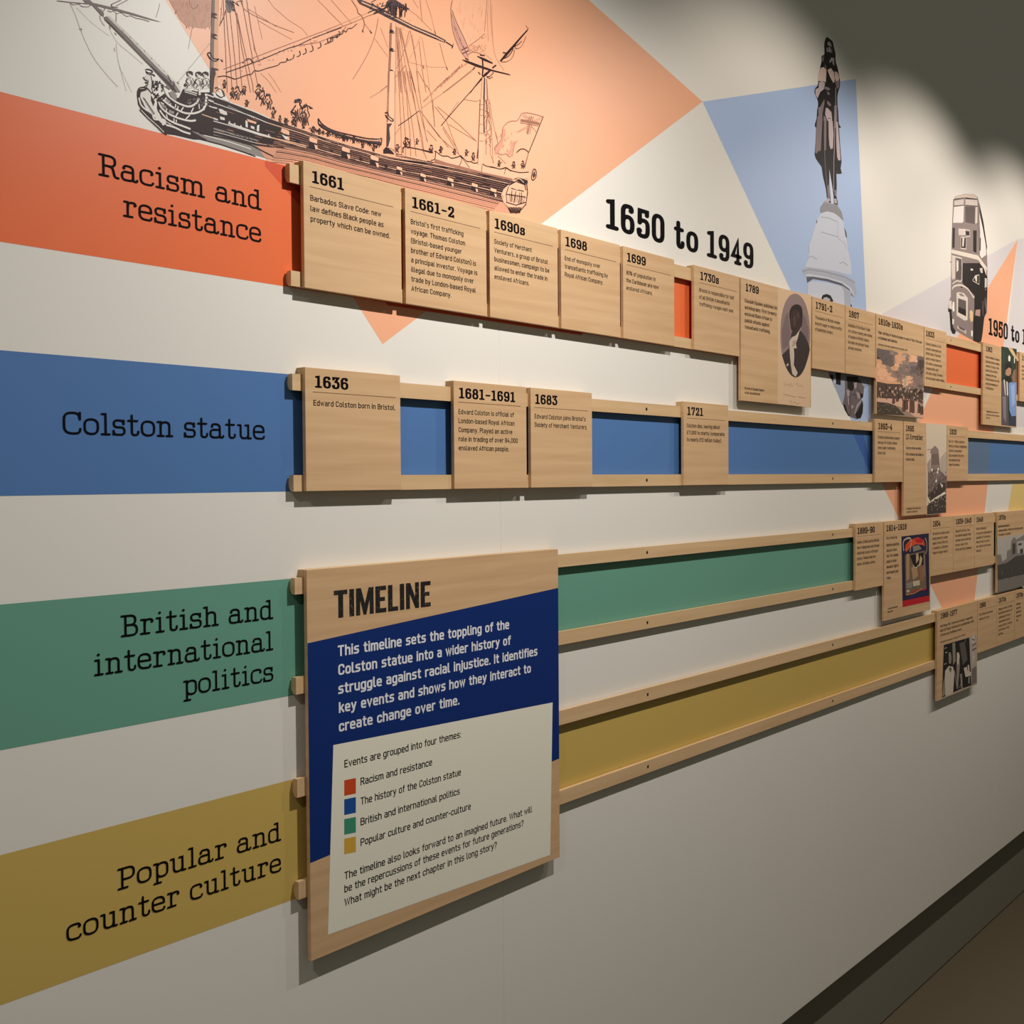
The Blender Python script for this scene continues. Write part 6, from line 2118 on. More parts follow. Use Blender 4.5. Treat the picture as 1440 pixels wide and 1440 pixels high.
PHOTO = {
'por': '''p oldpap 0 23709,4169 25396,4193 25301,1615 23679,1631
n
P ovb 0 23825,3177 23874,3529 24018,3826 24236,4025 24507,4129 24781,4121 25034,4005 25214,3778 25307,3471 25317,3178 25239,2833 25059,2527 24829,2332 24578,2256 24331,2300 24112,2439 23944,2645 23848,2898
n
p ovl 0 23944,2841 23897,3227 24041,3546 24187,3692 24260,3393 24333,3224 24234,2952
p ovl 0 24882,3765 25085,3652 25240,3397 25239,3126 24881,3319
P skn 0 24314,3661 24383,3789 24631,3885 24851,3840 24902,3700 24866,3496 24780,3354 24580,3246 24382,3290 24313,3398 24284,3548
p ovd 0 23896,2706 24234,2886 24382,3272 24580,3246 24831,3336 25059,3223 25213,3102 25312,2952 25249,2811 25162,2669 25059,2527 24941,2406 24829,2332 24703,2284 24578,2256 24449,2272 24331,2300 24214,2363 24112,2439 24020,2542
n
P ovh 0 24284,3527 24265,3678 24383,3827 24631,3905 24872,3871 24927,3703 24902,3499 24831,3403 24841,3627 24741,3772 24531,3777 24363,3675
p crv 0 24382,3140 24580,3202 24780,3343 24680,3145 24580,3025 24629,2918 24480,2906 24505,2753 24479,2531 24679,2367 24578,2272 24405,2327 24332,2520 24283,2758 24259,3042
n
p crv2 0 24431,3057 24580,3114 24530,2977 24406,2922
p skl 0 24442,3608 24580,3645 24580,3424 24481,3392
p skl 0 24630,3694 24755,3707 24730,3616 24655,3608
p ovh 0 24382,3602 24456,3621 24471,3594 24402,3578
p ovh 0 24431,3343 24580,3357 24560,3333 24451,3323
p crv 0 24112,2505 24185,2554 24224,2523 24146,2474
l crv2 11 24381,2832 24405,2437
c sig 8 24063,2130 24039,2041 24184,2093 24257,2043 24331,2124 24380,2039 24479,2110
c sig 8 24578,2094 24653,2143 24703,2068 24829,2097 24956,2071
l sig 10 24528,1980 24548,1955
l sig 11 23966,1852 24578,1817
l sig 11 24678,1833 25084,1819
c sig 8 24232,1679 24330,1727 24379,1663 24503,1713 24628,1664 24778,1704''',
'pai': '''p stk 0 29227,3298 32545,3322 32452,1626 29232,1615
n
P stgl 0 29246,2919 30040,2835 30564,2699 30907,2634 31063,2470 29247,2434
P stgl 0 30448,3305 30751,3315 31136,3302 31608,3324 31372,3145 30906,3009 30450,2920 30151,2927 30411,3117
P stg2 0 29676,2726 30375,2715 30301,2653 29676,2641
P stg3 0 30225,2876 30906,2995 31610,2942 32258,2837 32509,2463 31455,2404 30908,2605
P stgd 0 31609,3265 32537,3306 32506,2914 32176,2951 31770,3071
P stgd 0 29245,3292 29674,3299 30410,3302 30374,3100 30040,2891 29711,2952 29316,3173
p stk 0 31180,2492 31104,2437 30766,2431 30628,2472 30728,2527 31058,2552
p stgl 0 30939,3256 30806,3190 30502,3209 30379,3264 30571,3308 30834,3309
p stg3 0 31805,3092 31735,3022 31407,2999 31178,3050 31318,3127 31583,3130
p stgl 0 30121,2780 30049,2717 29776,2701 29560,2737 29691,2813 29962,2834
p stgl 0 31213,3294 31150,3238 30910,3202 30716,3232 30736,3288 30956,3310
p stgl 0 30698,2967 30529,2911 30243,2892 30102,2959 30251,3014 30540,3035
p stl3 0 29648,2463 29502,2410 29230,2405 29230,2453 29229,2508 29476,2514
p crd 0 29883,2969 29770,2911 29491,2882 29287,2937 29438,3009 29700,3018
p stg3 0 32339,2522 32216,2456 31922,2451 31717,2480 31796,2554 32100,2573
p stgd 0 32506,2980 32473,2932 32157,2922 32086,2986 32210,3038 32512,3035
p stg3 0 30695,3261 30560,3207 30266,3194 30126,3254 30270,3305 30572,3308
p stm3 0 32101,2606 31913,2532 31630,2533 31486,2582 31586,2638 31880,2662
p stgl 0 30588,2509 30586,2455 30356,2424 30195,2441 30176,2499 30388,2533
p stm3 0 30919,2806 30846,2744 30632,2713 30432,2740 30458,2810 30694,2826
p stgd 0 32372,2786 32196,2718 31853,2733 31759,2792 31904,2844 32260,2846
p stg3 0 31210,2798 31109,2726 30832,2709 30612,2748 30702,2825 30988,2845
p stm3 0 31512,2876 31335,2815 31019,2809 30889,2875 31052,2927 31365,2927
p crd 0 29599,3056 29492,2996 29228,2994 29228,3047 29227,3118 29463,3121
p stg3 0 32308,3299 32324,3246 32094,3208 31894,3243 31868,3297 32126,3319
p stg3 0 30705,2764 30528,2697 30231,2717 30108,2771 30272,2822 30548,2836
p stgd 0 32488,2825 32480,2758 32293,2741 32134,2768 32117,2822 32363,2854
p stl3 0 30131,2483 30029,2419 29757,2414 29580,2446 29691,2518 29966,2523
p stgl 0 29569,2771 29520,2710 29306,2683 29229,2737 29228,2797 29433,2820
p stg3 0 31476,2697 31357,2633 31108,2608 30925,2665 31027,2734 31326,2739
p crd 0 30132,3054 30014,2993 29685,2987 29620,3059 29725,3127 30034,3112
p stk 0 30905,2897 30879,2832 30600,2809 30427,2841 30451,2898 30707,2938
p stg3 0 31137,2603 31118,2542 30854,2506 30692,2556 30725,2612 30955,2646
p stgl 0 31810,3171 31653,3114 31348,3098 31162,3166 31377,3239 31674,3225
p stk 0 30433,2880 30330,2819 30054,2795 29831,2844 29965,2907 30252,2929
p stgl 0 31772,3280 31715,3207 31402,3192 31242,3251 31296,3313 31633,3315
p stg3 0 32021,2809 31978,2751 31706,2713 31535,2764 31575,2824 31801,2853
p stgd 0 32455,2534 32448,2477 32284,2457 32124,2475 32087,2531 32294,2566
p crd 0 32433,3001 32281,2939 31968,2913 31720,2963 31858,3036 32192,3044
p crd 0 29924,3153 29767,3098 29457,3091 29311,3152 29464,3226 29769,3208
p stgd 0 29830,3077 29814,3017 29558,2992 29384,3029 29438,3096 29647,3127
p stk 0 30385,2790 30312,2720 30060,2698 29920,2743 29917,2802 30169,2834
p stg3 0 31768,2774 31584,2723 31298,2723 31168,2790 31376,2846 31692,2838
p stgl 0 29639,2558 29489,2496 29229,2495 29229,2556 29229,2621 29480,2613
p stg3 0 31549,2796 31378,2719 31106,2711 30861,2760 31028,2835 31333,2837
p stl3 0 30984,2989 30880,2924 30597,2910 30403,2947 30477,3008 30728,3029
p stg3 0 30737,3149 30514,3100 30199,3100 30136,3168 30289,3225 30607,3216
p stl3 0 31287,3081 31107,3020 30846,3003 30628,3053 30769,3127 31044,3125
p stg3 0 32462,2595 32423,2536 32095,2537 32005,2606 32190,2657 32469,2657
p stg3 0 31670,2908 31682,2858 31479,2822 31294,2847 31281,2904 31507,2930
p stm3 0 31246,2670 31013,2606 30757,2609 30657,2683 30794,2748 31129,2726
p stk 0 30339,3278 30354,3214 30072,3197 29924,3231 29956,3287 30194,3305
p stgd 0 30150,2972 30045,2910 29750,2900 29551,2941 29683,3020 29968,3022
p stgd 0 32134,2890 31932,2828 31643,2822 31509,2876 31594,2939 31935,2947
p stgl 0 30861,2507 30830,2443 30606,2428 30412,2446 30438,2513 30669,2541
p stg3 0 31232,2866 31043,2805 30763,2824 30681,2877 30837,2935 31124,2931
p stk 0 30734,3059 30550,3005 30208,2996 30095,3064 30269,3116 30584,3114
p stg3 0 31813,2509 31670,2446 31373,2441 31135,2474 31252,2549 31582,2547
p stgd 0 32456,3090 32240,3016 31908,3018 31777,3068 31893,3133 32236,3144
p stgd 0 32540,3280 32533,3215 32239,3213 32067,3265 32222,3320 32545,3322
p stl3 0 29891,2559 29726,2502 29476,2507 29330,2560 29474,2627 29738,2618
p stg3 0 30930,2676 30822,2612 30498,2606 30401,2671 30517,2739 30825,2741
p stgd 0 30203,3167 30028,3092 29753,3087 29570,3143 29720,3204 29985,3219
p stl3 0 31753,2610 31634,2549 31377,2513 31142,2562 31296,2626 31574,2653
p stgd 0 30385,3065 30272,2998 29985,3000 29834,3051 29993,3126 30255,3117
p stgd 0 30145,3278 30053,3212 29814,3183 29599,3227 29684,3301 29920,3303
p stgd 0 29606,3246 29465,3177 29227,3189 29227,3255 29252,3298 29530,3300
p stl3 0 31446,2608 31380,2551 31112,2528 30893,2556 30988,2619 31254,2653
p stl3 0 30997,3169 30859,3112 30546,3104 30411,3156 30486,3219 30788,3224
p stgd 0 32381,3188 32270,3132 31954,3117 31794,3160 31905,3231 32190,3244
p stl3 0 32039,3299 32021,3249 31774,3215 31595,3240 31591,3302 31783,3316
p stk 0 31509,3261 31366,3200 31055,3193 30895,3267 31104,3311 31411,3314
p stgl 0 30683,2862 30527,2802 30249,2808 30134,2868 30275,2927 30588,2932
p stg3 0 31813,2997 31690,2922 31420,2909 31180,2954 31288,3028 31569,3040
p stl3 0 29886,2775 29769,2705 29521,2692 29325,2739 29434,2801 29690,2828
p stk 0 30104,2887 30084,2822 29836,2805 29673,2836 29696,2889 29933,2919
p stgl 0 29919,2673 29767,2601 29472,2590 29294,2644 29433,2703 29741,2717
p stgl 0 29591,2959 29491,2904 29228,2892 29228,2946 29228,3021 29483,3018
p stg3 0 32208,2624 32238,2575 32047,2536 31834,2566 31810,2625 32033,2654
p stl3 0 30201,2676 30035,2602 29731,2586 29558,2650 29720,2721 29966,2723
p crd 0 32498,2910 32492,2862 32313,2830 32122,2866 32160,2917 32428,2944
p stgd 0 32351,2907 32249,2833 31970,2825 31759,2863 31851,2923 32141,2946
p stg3 0 32474,2701 32467,2637 32147,2639 31998,2690 32173,2754 32470,2761
p stm3 0 31977,2520 31948,2461 31676,2446 31515,2472 31535,2535 31777,2561
p stgl 0 30097,2599 30060,2536 29865,2501 29672,2535 29690,2588 29863,2624
p stgd 0 32005,3003 31982,2939 31747,2927 31515,2949 31590,3010 31849,3033
p stk 0 31492,3067 31367,3018 31027,3008 30879,3072 31066,3139 31402,3128
p stg3 0 31455,3196 31431,3139 31200,3112 31002,3137 31026,3192 31256,3224
p stl3 0 32089,3174 31924,3108 31647,3112 31430,3168 31641,3226 31977,3242
p stg3 0 32089,2688 31877,2634 31595,2623 31470,2689 31630,2753 31927,2755
p stl3 0 29665,2863 29525,2800 29229,2782 29228,2846 29228,2911 29469,2909
p stgl 0 29852,2478 29754,2417 29518,2410 29341,2442 29435,2503 29698,2520
p crd 0 32532,3207 32525,3148 32359,3118 32100,3145 32135,3208 32385,3242
p stgd 0 29842,3270 29808,3201 29558,3187 29315,3227 29403,3299 29677,3301
p stk 0 30882,2614 30848,2552 30626,2517 30478,2547 30420,2601 30653,2627
p stgl 0 31202,3182 31158,3119 30880,3107 30693,3146 30761,3212 31062,3223
p stl3 0 29684,2655 29484,2591 29229,2599 29229,2656 29232,2726 29519,2723
p stgd 0 30418,2952 30209,2887 29940,2902 29863,2969 30008,3024 30338,3019
p stgl 0 30382,2471 30253,2422 29962,2417 29809,2467 29975,2535 30258,2534
p stl3 0 31729,2712 31671,2643 31406,2617 31214,2657 31286,2715 31538,2740
p stg3 0 32298,2708 32248,2650 31947,2637 31723,2674 31874,2736 32130,2761
p stgl 0 30321,2692 30339,2627 30100,2595 29926,2640 29926,2695 30146,2735
p stl3 0 31401,2510 31371,2456 31163,2438 30888,2454 30988,2527 31217,2552
p stg3 0 32090,3099 31983,3040 31703,3006 31517,3053 31569,3116 31830,3144
p stk 0 31207,2995 31116,2934 30850,2910 30718,2948 30726,3008 31007,3034
p stgl 0 30598,2606 30571,2552 30400,2509 30162,2536 30168,2598 30419,2624
p stk 0 30616,2693 30612,2628 30354,2605 30112,2640 30194,2705 30456,2733
p crd 0 32518,3084 32511,3026 32199,3017 32044,3075 32204,3138 32517,3151
p stg3 0 31476,2998 31418,2943 31157,2914 30928,2944 31027,3014 31260,3030
p stgd 0 30339,3182 30325,3119 30097,3090 29899,3128 29949,3187 30174,3216
p stgd 0 29600,3164 29528,3090 29290,3076 29227,3134 29227,3204 29443,3223
p stl3 0 30420,2570 30240,2501 29972,2503 29823,2565 30000,2631 30271,2627
p stgl 0 30901,3097 30883,3028 30639,3007 30443,3032 30462,3087 30695,3119
p stgl 0 29869,2867 29782,2806 29479,2799 29371,2846 29466,2915 29722,2913
n
p crd 0 29230,2447 29932,2432 30908,2475 31219,2362 32509,2433 32470,2040 31456,2111 30303,2069 29231,2031
p snd 0 29231,2031 29751,2042 30910,2092 31456,2111 32059,2066 32450,1979 32452,1626 31858,1642 30911,1853 30118,1918 29231,1934
p grs 0 29231,1927 29934,1938 30492,1878 30912,1737 31145,1659 29232,1615
n
p smk 0 31256,2743 31315,2689 31218,2537 31180,2418 30947,2376 31063,2484 31062,2615
p stgl 0 30561,3243 30828,3206 30676,3122 30411,3088
p smk 0 31020,3278 31253,3267 31059,3165 30905,3183
p snd 0 30957,2106 31039,2104 30993,2014 30942,2070
p snd 0 32028,2125 32091,2122 32126,2070 32012,2088
p crl 0 29383,2275 29430,2272 29415,2200 29369,2241
p crl 0 32251,2152 32298,2148 32339,2093 32235,2115
p snd 0 31032,2154 31086,2151 31101,2101 31017,2119
p crl 0 31763,2187 31844,2185 31842,2145 31747,2151
p snd 0 30369,2208 30457,2207 30451,2126 30354,2173
p crd2 0 31580,2395 31656,2393 31652,2334 31564,2359
p crd2 0 29835,2063 29877,2060 29916,2019 29820,2029
p blk2 0 30486,2091 30542,2088 30566,2035 30471,2056
p snd 0 31730,2116 31807,2114 31792,2049 31714,2080
p blk2 0 31918,2430 31988,2428 31973,2367 31902,2394
p crl 0 31784,2183 31835,2180 31874,2116 31768,2147
p crl 0 31403,2407 31468,2405 31436,2327 31387,2371
p crd2 0 31010,2306 31094,2305 31058,2263 30995,2270
p snd 0 32118,2408 32193,2407 32198,2360 32102,2372
p crd2 0 30000,2370 30038,2367 30081,2290 29986,2336
p blk2 0 29521,2130 29596,2128 29588,2061 29507,2095
p crd2 0 30854,2338 30936,2337 30938,2250 30839,2303
p crl 0 29393,2300 29466,2298 29456,2223 29379,2266
p snd 0 31614,2128 31676,2125 31650,2055 31598,2092
p crd2 0 30938,2099 31015,2097 30983,2023 30923,2064
p crl 0 30558,2269 30601,2265 30607,2182 30543,2234
p blk2 0 31794,2125 31890,2124 31847,2067 31778,2089
p crd2 0 32238,2128 32295,2125 32337,2038 32222,2091
p crd2 0 31370,2108 31458,2106 31411,2029 31354,2072
p crl 0 30911,2220 31002,2219 30976,2152 30896,2184
p crd2 0 30175,2369 30264,2368 30234,2305 30160,2334
p crd2 0 31106,2123 31191,2122 31152,2032 31091,2088
p crd2 0 30071,2137 30111,2133 30151,2096 30056,2102
p crd2 0 29890,2246 29937,2243 29933,2196 29875,2212
p crl 0 31116,2313 31206,2312 31193,2270 31100,2277
p crd2 0 29857,2381 29941,2381 29903,2317 29843,2347
p crd2 0 31511,2233 31599,2232 31551,2158 31495,2197
p snd 0 29450,2199 29517,2197 29526,2150 29435,2165
p snd 0 29471,2148 29523,2145 29517,2060 29457,2113
p blk2 0 30488,2276 30540,2273 30542,2216 30473,2240
p crl 0 31111,2329 31159,2326 31146,2269 31096,2293
p crd2 0 30784,2289 30872,2287 30865,2210 30769,2253
p snd 0 29880,2278 29959,2277 29949,2238 29866,2244
p crd2 0 29399,2208 29444,2205 29483,2140 29385,2174
p blk2 0 30132,2121 30188,2119 30212,2061 30118,2087
p blk2 0 29867,2321 29909,2318 29904,2266 29853,2287
p crd2 0 30333,2265 30419,2264 30395,2197 30318,2230
p crl 0 30814,2386 30898,2385 30885,2341 30799,2351
p snd 0 31627,2355 31668,2352 31679,2301 31612,2319
p blk2 0 31432,2222 31480,2218 31494,2163 31417,2186
p crd2 0 30322,2417 30380,2415 30379,2354 30307,2382
p snd 0 30442,2363 30488,2360 30517,2292 30427,2328
p blk2 0 32135,2338 32178,2334 32212,2271 32119,2301
p snd 0 30506,2387 30557,2384 30540,2308 30492,2352
p crd2 0 29364,2180 29403,2176 29395,2124 29350,2146
p crl 0 29840,2150 29898,2147 29912,2078 29825,2115
p snd 0 31024,2173 31073,2170 31080,2124 31009,2138
p snd 0 29339,2086 29397,2084 29419,2025 29325,2052
p crd2 0 29828,2279 29905,2277 29905,2209 29814,2244
p snd 0 32041,2360 32118,2359 32103,2292 32025,2324
p crd2 0 30198,2385 30271,2384 30238,2302 30183,2350
p snd 0 30205,2268 30253,2265 30257,2187 30190,2233
p crl 0 32414,2443 32490,2441 32465,2377 32397,2406
p blk2 0 32306,2356 32349,2352 32379,2281 32289,2319
p blk2 0 30630,2181 30695,2179 30694,2130 30615,2146
p crd2 0 31575,2141 31641,2138 31640,2061 31559,2105
p crl 0 32025,2236 32116,2235 32099,2184 32009,2200
p crd2 0 30113,2160 30192,2158 30186,2088 30099,2125
p crd2 0 29652,2155 29731,2154 29725,2072 29638,2121
p snd 0 31856,2297 31938,2295 31940,2213 31840,2260
p blk2 0 29628,2210 29699,2208 29686,2162 29614,2175
p snd 0 31188,2365 31234,2362 31267,2316 31172,2330
p crd2 0 30422,2229 30462,2226 30482,2185 30407,2194
p crd2 0 32188,2161 32240,2158 32266,2095 32172,2125
p crd2 0 29871,2135 29955,2133 29934,2065 29856,2100
p blk2 0 30655,2097 30746,2095 30701,2049 30640,2061
p crd2 0 31346,2281 31438,2280 31383,2219 31330,2245
p snd 0 30735,2360 30795,2358 30774,2287 30720,2325
p snd 0 31571,2111 31638,2108 31653,2042 31555,2075
p blk2 0 29372,2100 29451,2099 29407,2041 29358,2066
p crd2 0 30292,2340 30379,2339 30378,2283 30277,2305
p crd2 0 29495,2236 29554,2233 29554,2181 29481,2201
p crd2 0 29514,2227 29574,2224 29582,2171 29500,2192
p snd 0 31424,2443 31514,2442 31463,2373 31409,2407
p crd2 0 29310,2284 29382,2283 29353,2199 29296,2250
p blk2 0 32206,2356 32302,2355 32246,2286 32190,2319
p crd2 0 32242,2135 32326,2133 32306,2049 32225,2098
p crd2 0 29979,2226 30052,2224 30061,2155 29965,2191
p snd 0 30023,2364 30110,2363 30079,2300 30008,2329
p crd2 0 31513,2144 31583,2141 31577,2060 31497,2108
p snd 0 29600,2212 29665,2210 29638,2156 29586,2178
p blk2 0 31828,2281 31871,2278 31923,2237 31812,2245
p crd2 0 29992,2394 30054,2392 30045,2343 29977,2359
p crd2 0 29809,2118 29892,2117 29854,2042 29794,2084
p blk2 0 31814,2379 31870,2376 31876,2312 31799,2343
p crl 0 31366,2328 31426,2325 31401,2275 31351,2292
p crd2 0 30105,2311 30193,2311 30159,2237 30091,2277
p snd 0 31539,2336 31592,2333 31627,2276 31523,2300
p blk2 0 29799,2387 29842,2384 29876,2327 29784,2353
p crd2 0 31096,2371 31186,2370 31174,2323 31080,2335
p crd2 0 32074,2336 32160,2335 32158,2265 32058,2300
p blk2 0 29472,2321 29547,2319 29520,2281 29457,2286
p crd2 0 31934,2328 32001,2325 31969,2274 31918,2291
p crl 0 30837,2360 30905,2358 30889,2288 30821,2324
p crl 0 32404,2131 32452,2127 32491,2082 32387,2094
p crd2 0 30820,2193 30879,2190 30854,2143 30805,2158
p crd2 0 29383,2233 29466,2232 29451,2154 29369,2199
p crl 0 30271,2279 30353,2278 30322,2189 30256,2245
p crd2 0 30683,2397 30753,2395 30737,2341 30668,2362
p blk2 0 30066,2285 30123,2283 30110,2214 30051,2250
p snd 0 29470,2050 29524,2047 29516,1990 29456,2016
p crd2 0 32308,2306 32361,2302 32379,2232 32292,2269
p crd2 0 30714,2217 30766,2214 30792,2165 30699,2182
p crd2 0 30251,2053 30303,2095 30363,2072 30386,1931 30229,1923
p blk2 0 30371,2073 30423,2061 30431,1947 30379,1930
p crd2 0 30514,2094 30566,2137 30627,2114 30650,2000 30491,1993
p blk2 0 30635,2114 30688,2103 30696,2017 30643,2000
p crd2 0 30972,2044 31026,2087 31088,2064 31113,1760 30950,1753
p blk2 0 31096,2065 31150,2053 31160,1776 31105,1760
p crd2 0 31166,2068 31220,2111 31283,2088 31308,1812 31144,1805
p blk2 0 31291,2089 31346,2077 31355,1828 31300,1811
p crd2 0 31480,2098 31535,2141 31599,2118 31625,1751 31458,1745
p blk2 0 31607,2119 31663,2107 31673,1768 31617,1751
p crd2 0 31639,2061 31695,2105 31759,2082 31785,1743 31617,1736
p blk2 0 31767,2082 31824,2070 31834,1760 31777,1743
p crd2 0 32083,1993 32140,2037 32206,2013 32232,1760 32060,1754
p blk2 0 32214,2014 32272,2001 32281,1777 32224,1760
p crd2 0 32289,1942 32346,1987 32412,1963 32439,1723 32265,1717
p blk2 0 32421,1963 32479,1951 32488,1740 32430,1723
l crl 7 29969,1851 30042,1879
l crl 7 29591,1669 29664,1697
l blk2 7 29779,1710 29851,1738
l blk2 7 30118,1870 30192,1899
l blk2 7 29319,1820 29390,1849
l crl 7 29272,1796 29343,1824
l blk2 7 29715,1726 29787,1755
l crl 8 30535,1696 30610,1725
l crl 7 29760,1741 29833,1770
l crl 7 29288,1682 29359,1710
l blk2 7 29559,1813 29631,1842
l crl 8 30510,1698 30586,1727
l crl 7 29290,1837 29361,1865
l blk2 7 29906,1832 29980,1860
l crl 7 29411,1743 29482,1771
l blk2 8 30635,1763 30711,1792
l crl 7 29874,1746 29948,1775
l blk2 7 29940,1814 30013,1843
l crl 7 30244,1798 30319,1827
l blk2 7 29582,1722 29654,1750
l crl 7 29523,1832 29595,1861
l crl 7 30024,1741 30098,1769
l blk2 7 29517,1802 29589,1831
l blk2 8 30616,1828 30692,1857
l crl 7 29387,1704 29459,1732
l blk2 7 29972,1747 30045,1776
l crl 7 29997,1709 30071,1737
l crl 7 29931,1882 30005,1911
l crl 7 29761,1892 29834,1921
l blk2 7 29315,1751 29386,1779
l crl 7 29777,1875 29849,1903
l blk2 7 30247,1697 30322,1726
l crl 8 30781,1803 30857,1832
l crl 7 30311,1826 30386,1855
l crl 7 30192,1846 30266,1875
l blk2 7 29559,1867 29631,1895
l crl 7 29864,1882 29937,1910
l crl 7 29648,1834 29721,1863
l blk2 8 30632,1795 30708,1824
l stg2 17 31512,2452 31391,2503
l stg3 17 30568,2718 30708,2785
l stk 17 30699,2737 30596,2788
l stg3 17 30427,2678 30575,2745
l stg2 18 32115,2725 32253,2793
l stg2 17 30821,2376 30713,2428
l stg2 17 30629,2688 30667,2748
l stk 17 30956,2678 30896,2732
l stg3 17 31152,2491 31205,2552
l stk 17 30922,2846 31006,2910
l stk 17 31545,2776 31488,2831
l stg3 18 32312,2720 32227,2775
l stk 17 30897,2574 30755,2623
l stk 17 31349,2567 31434,2631
l stg2 17 31960,2589 31934,2646
l stk 17 31648,2575 31605,2631
l stg3 17 31956,2910 31944,2968
l stk 17 31811,2427 31659,2478
l stg3 17 31542,2687 31593,2749
l stk 17 31727,2426 31881,2494
l stg2 17 32004,2739 31865,2789
l stg3 17 30890,2898 30778,2948
l stk 17 31999,2663 32066,2726
l stg2 17 31833,2428 31808,2485
l stg3 17 31693,2794 31537,2843
l stg3 17 31632,2704 31665,2765
l stg3 17 31665,2946 31703,3007
l stg3 17 31895,2876 31818,2930
l stg3 17 31886,2488 31743,2539
l stg3 17 31137,2654 31067,2707
l stg3 17 31368,2945 31214,2993
l stg3 17 30741,2680 30701,2735
l stk 17 31641,2618 31701,2680
l stk 17 30626,2659 30507,2709
l stk 17 30668,2506 30616,2560
l stg2 18 32200,2946 32084,2998
l stg3 17 30702,2755 30552,2802
l stk 17 31952,2716 31792,2765
l stg2 17 30813,2462 30836,2521
l stg3 17 30608,2643 30671,2704
l stg2 18 32198,2849 32184,2907
l stg3 17 30382,2850 30350,2905
l stk 17 30650,2651 30547,2701
l stk 17 31328,2752 31218,2803
l stg3 18 32139,2681 32176,2743
l stk 17 31817,2561 31796,2619
l stg2 17 31307,2858 31415,2924
l stg3 18 32232,2537 32276,2600
l stk 17 31521,2590 31582,2652
l stg2 18 32274,2547 32236,2604''',
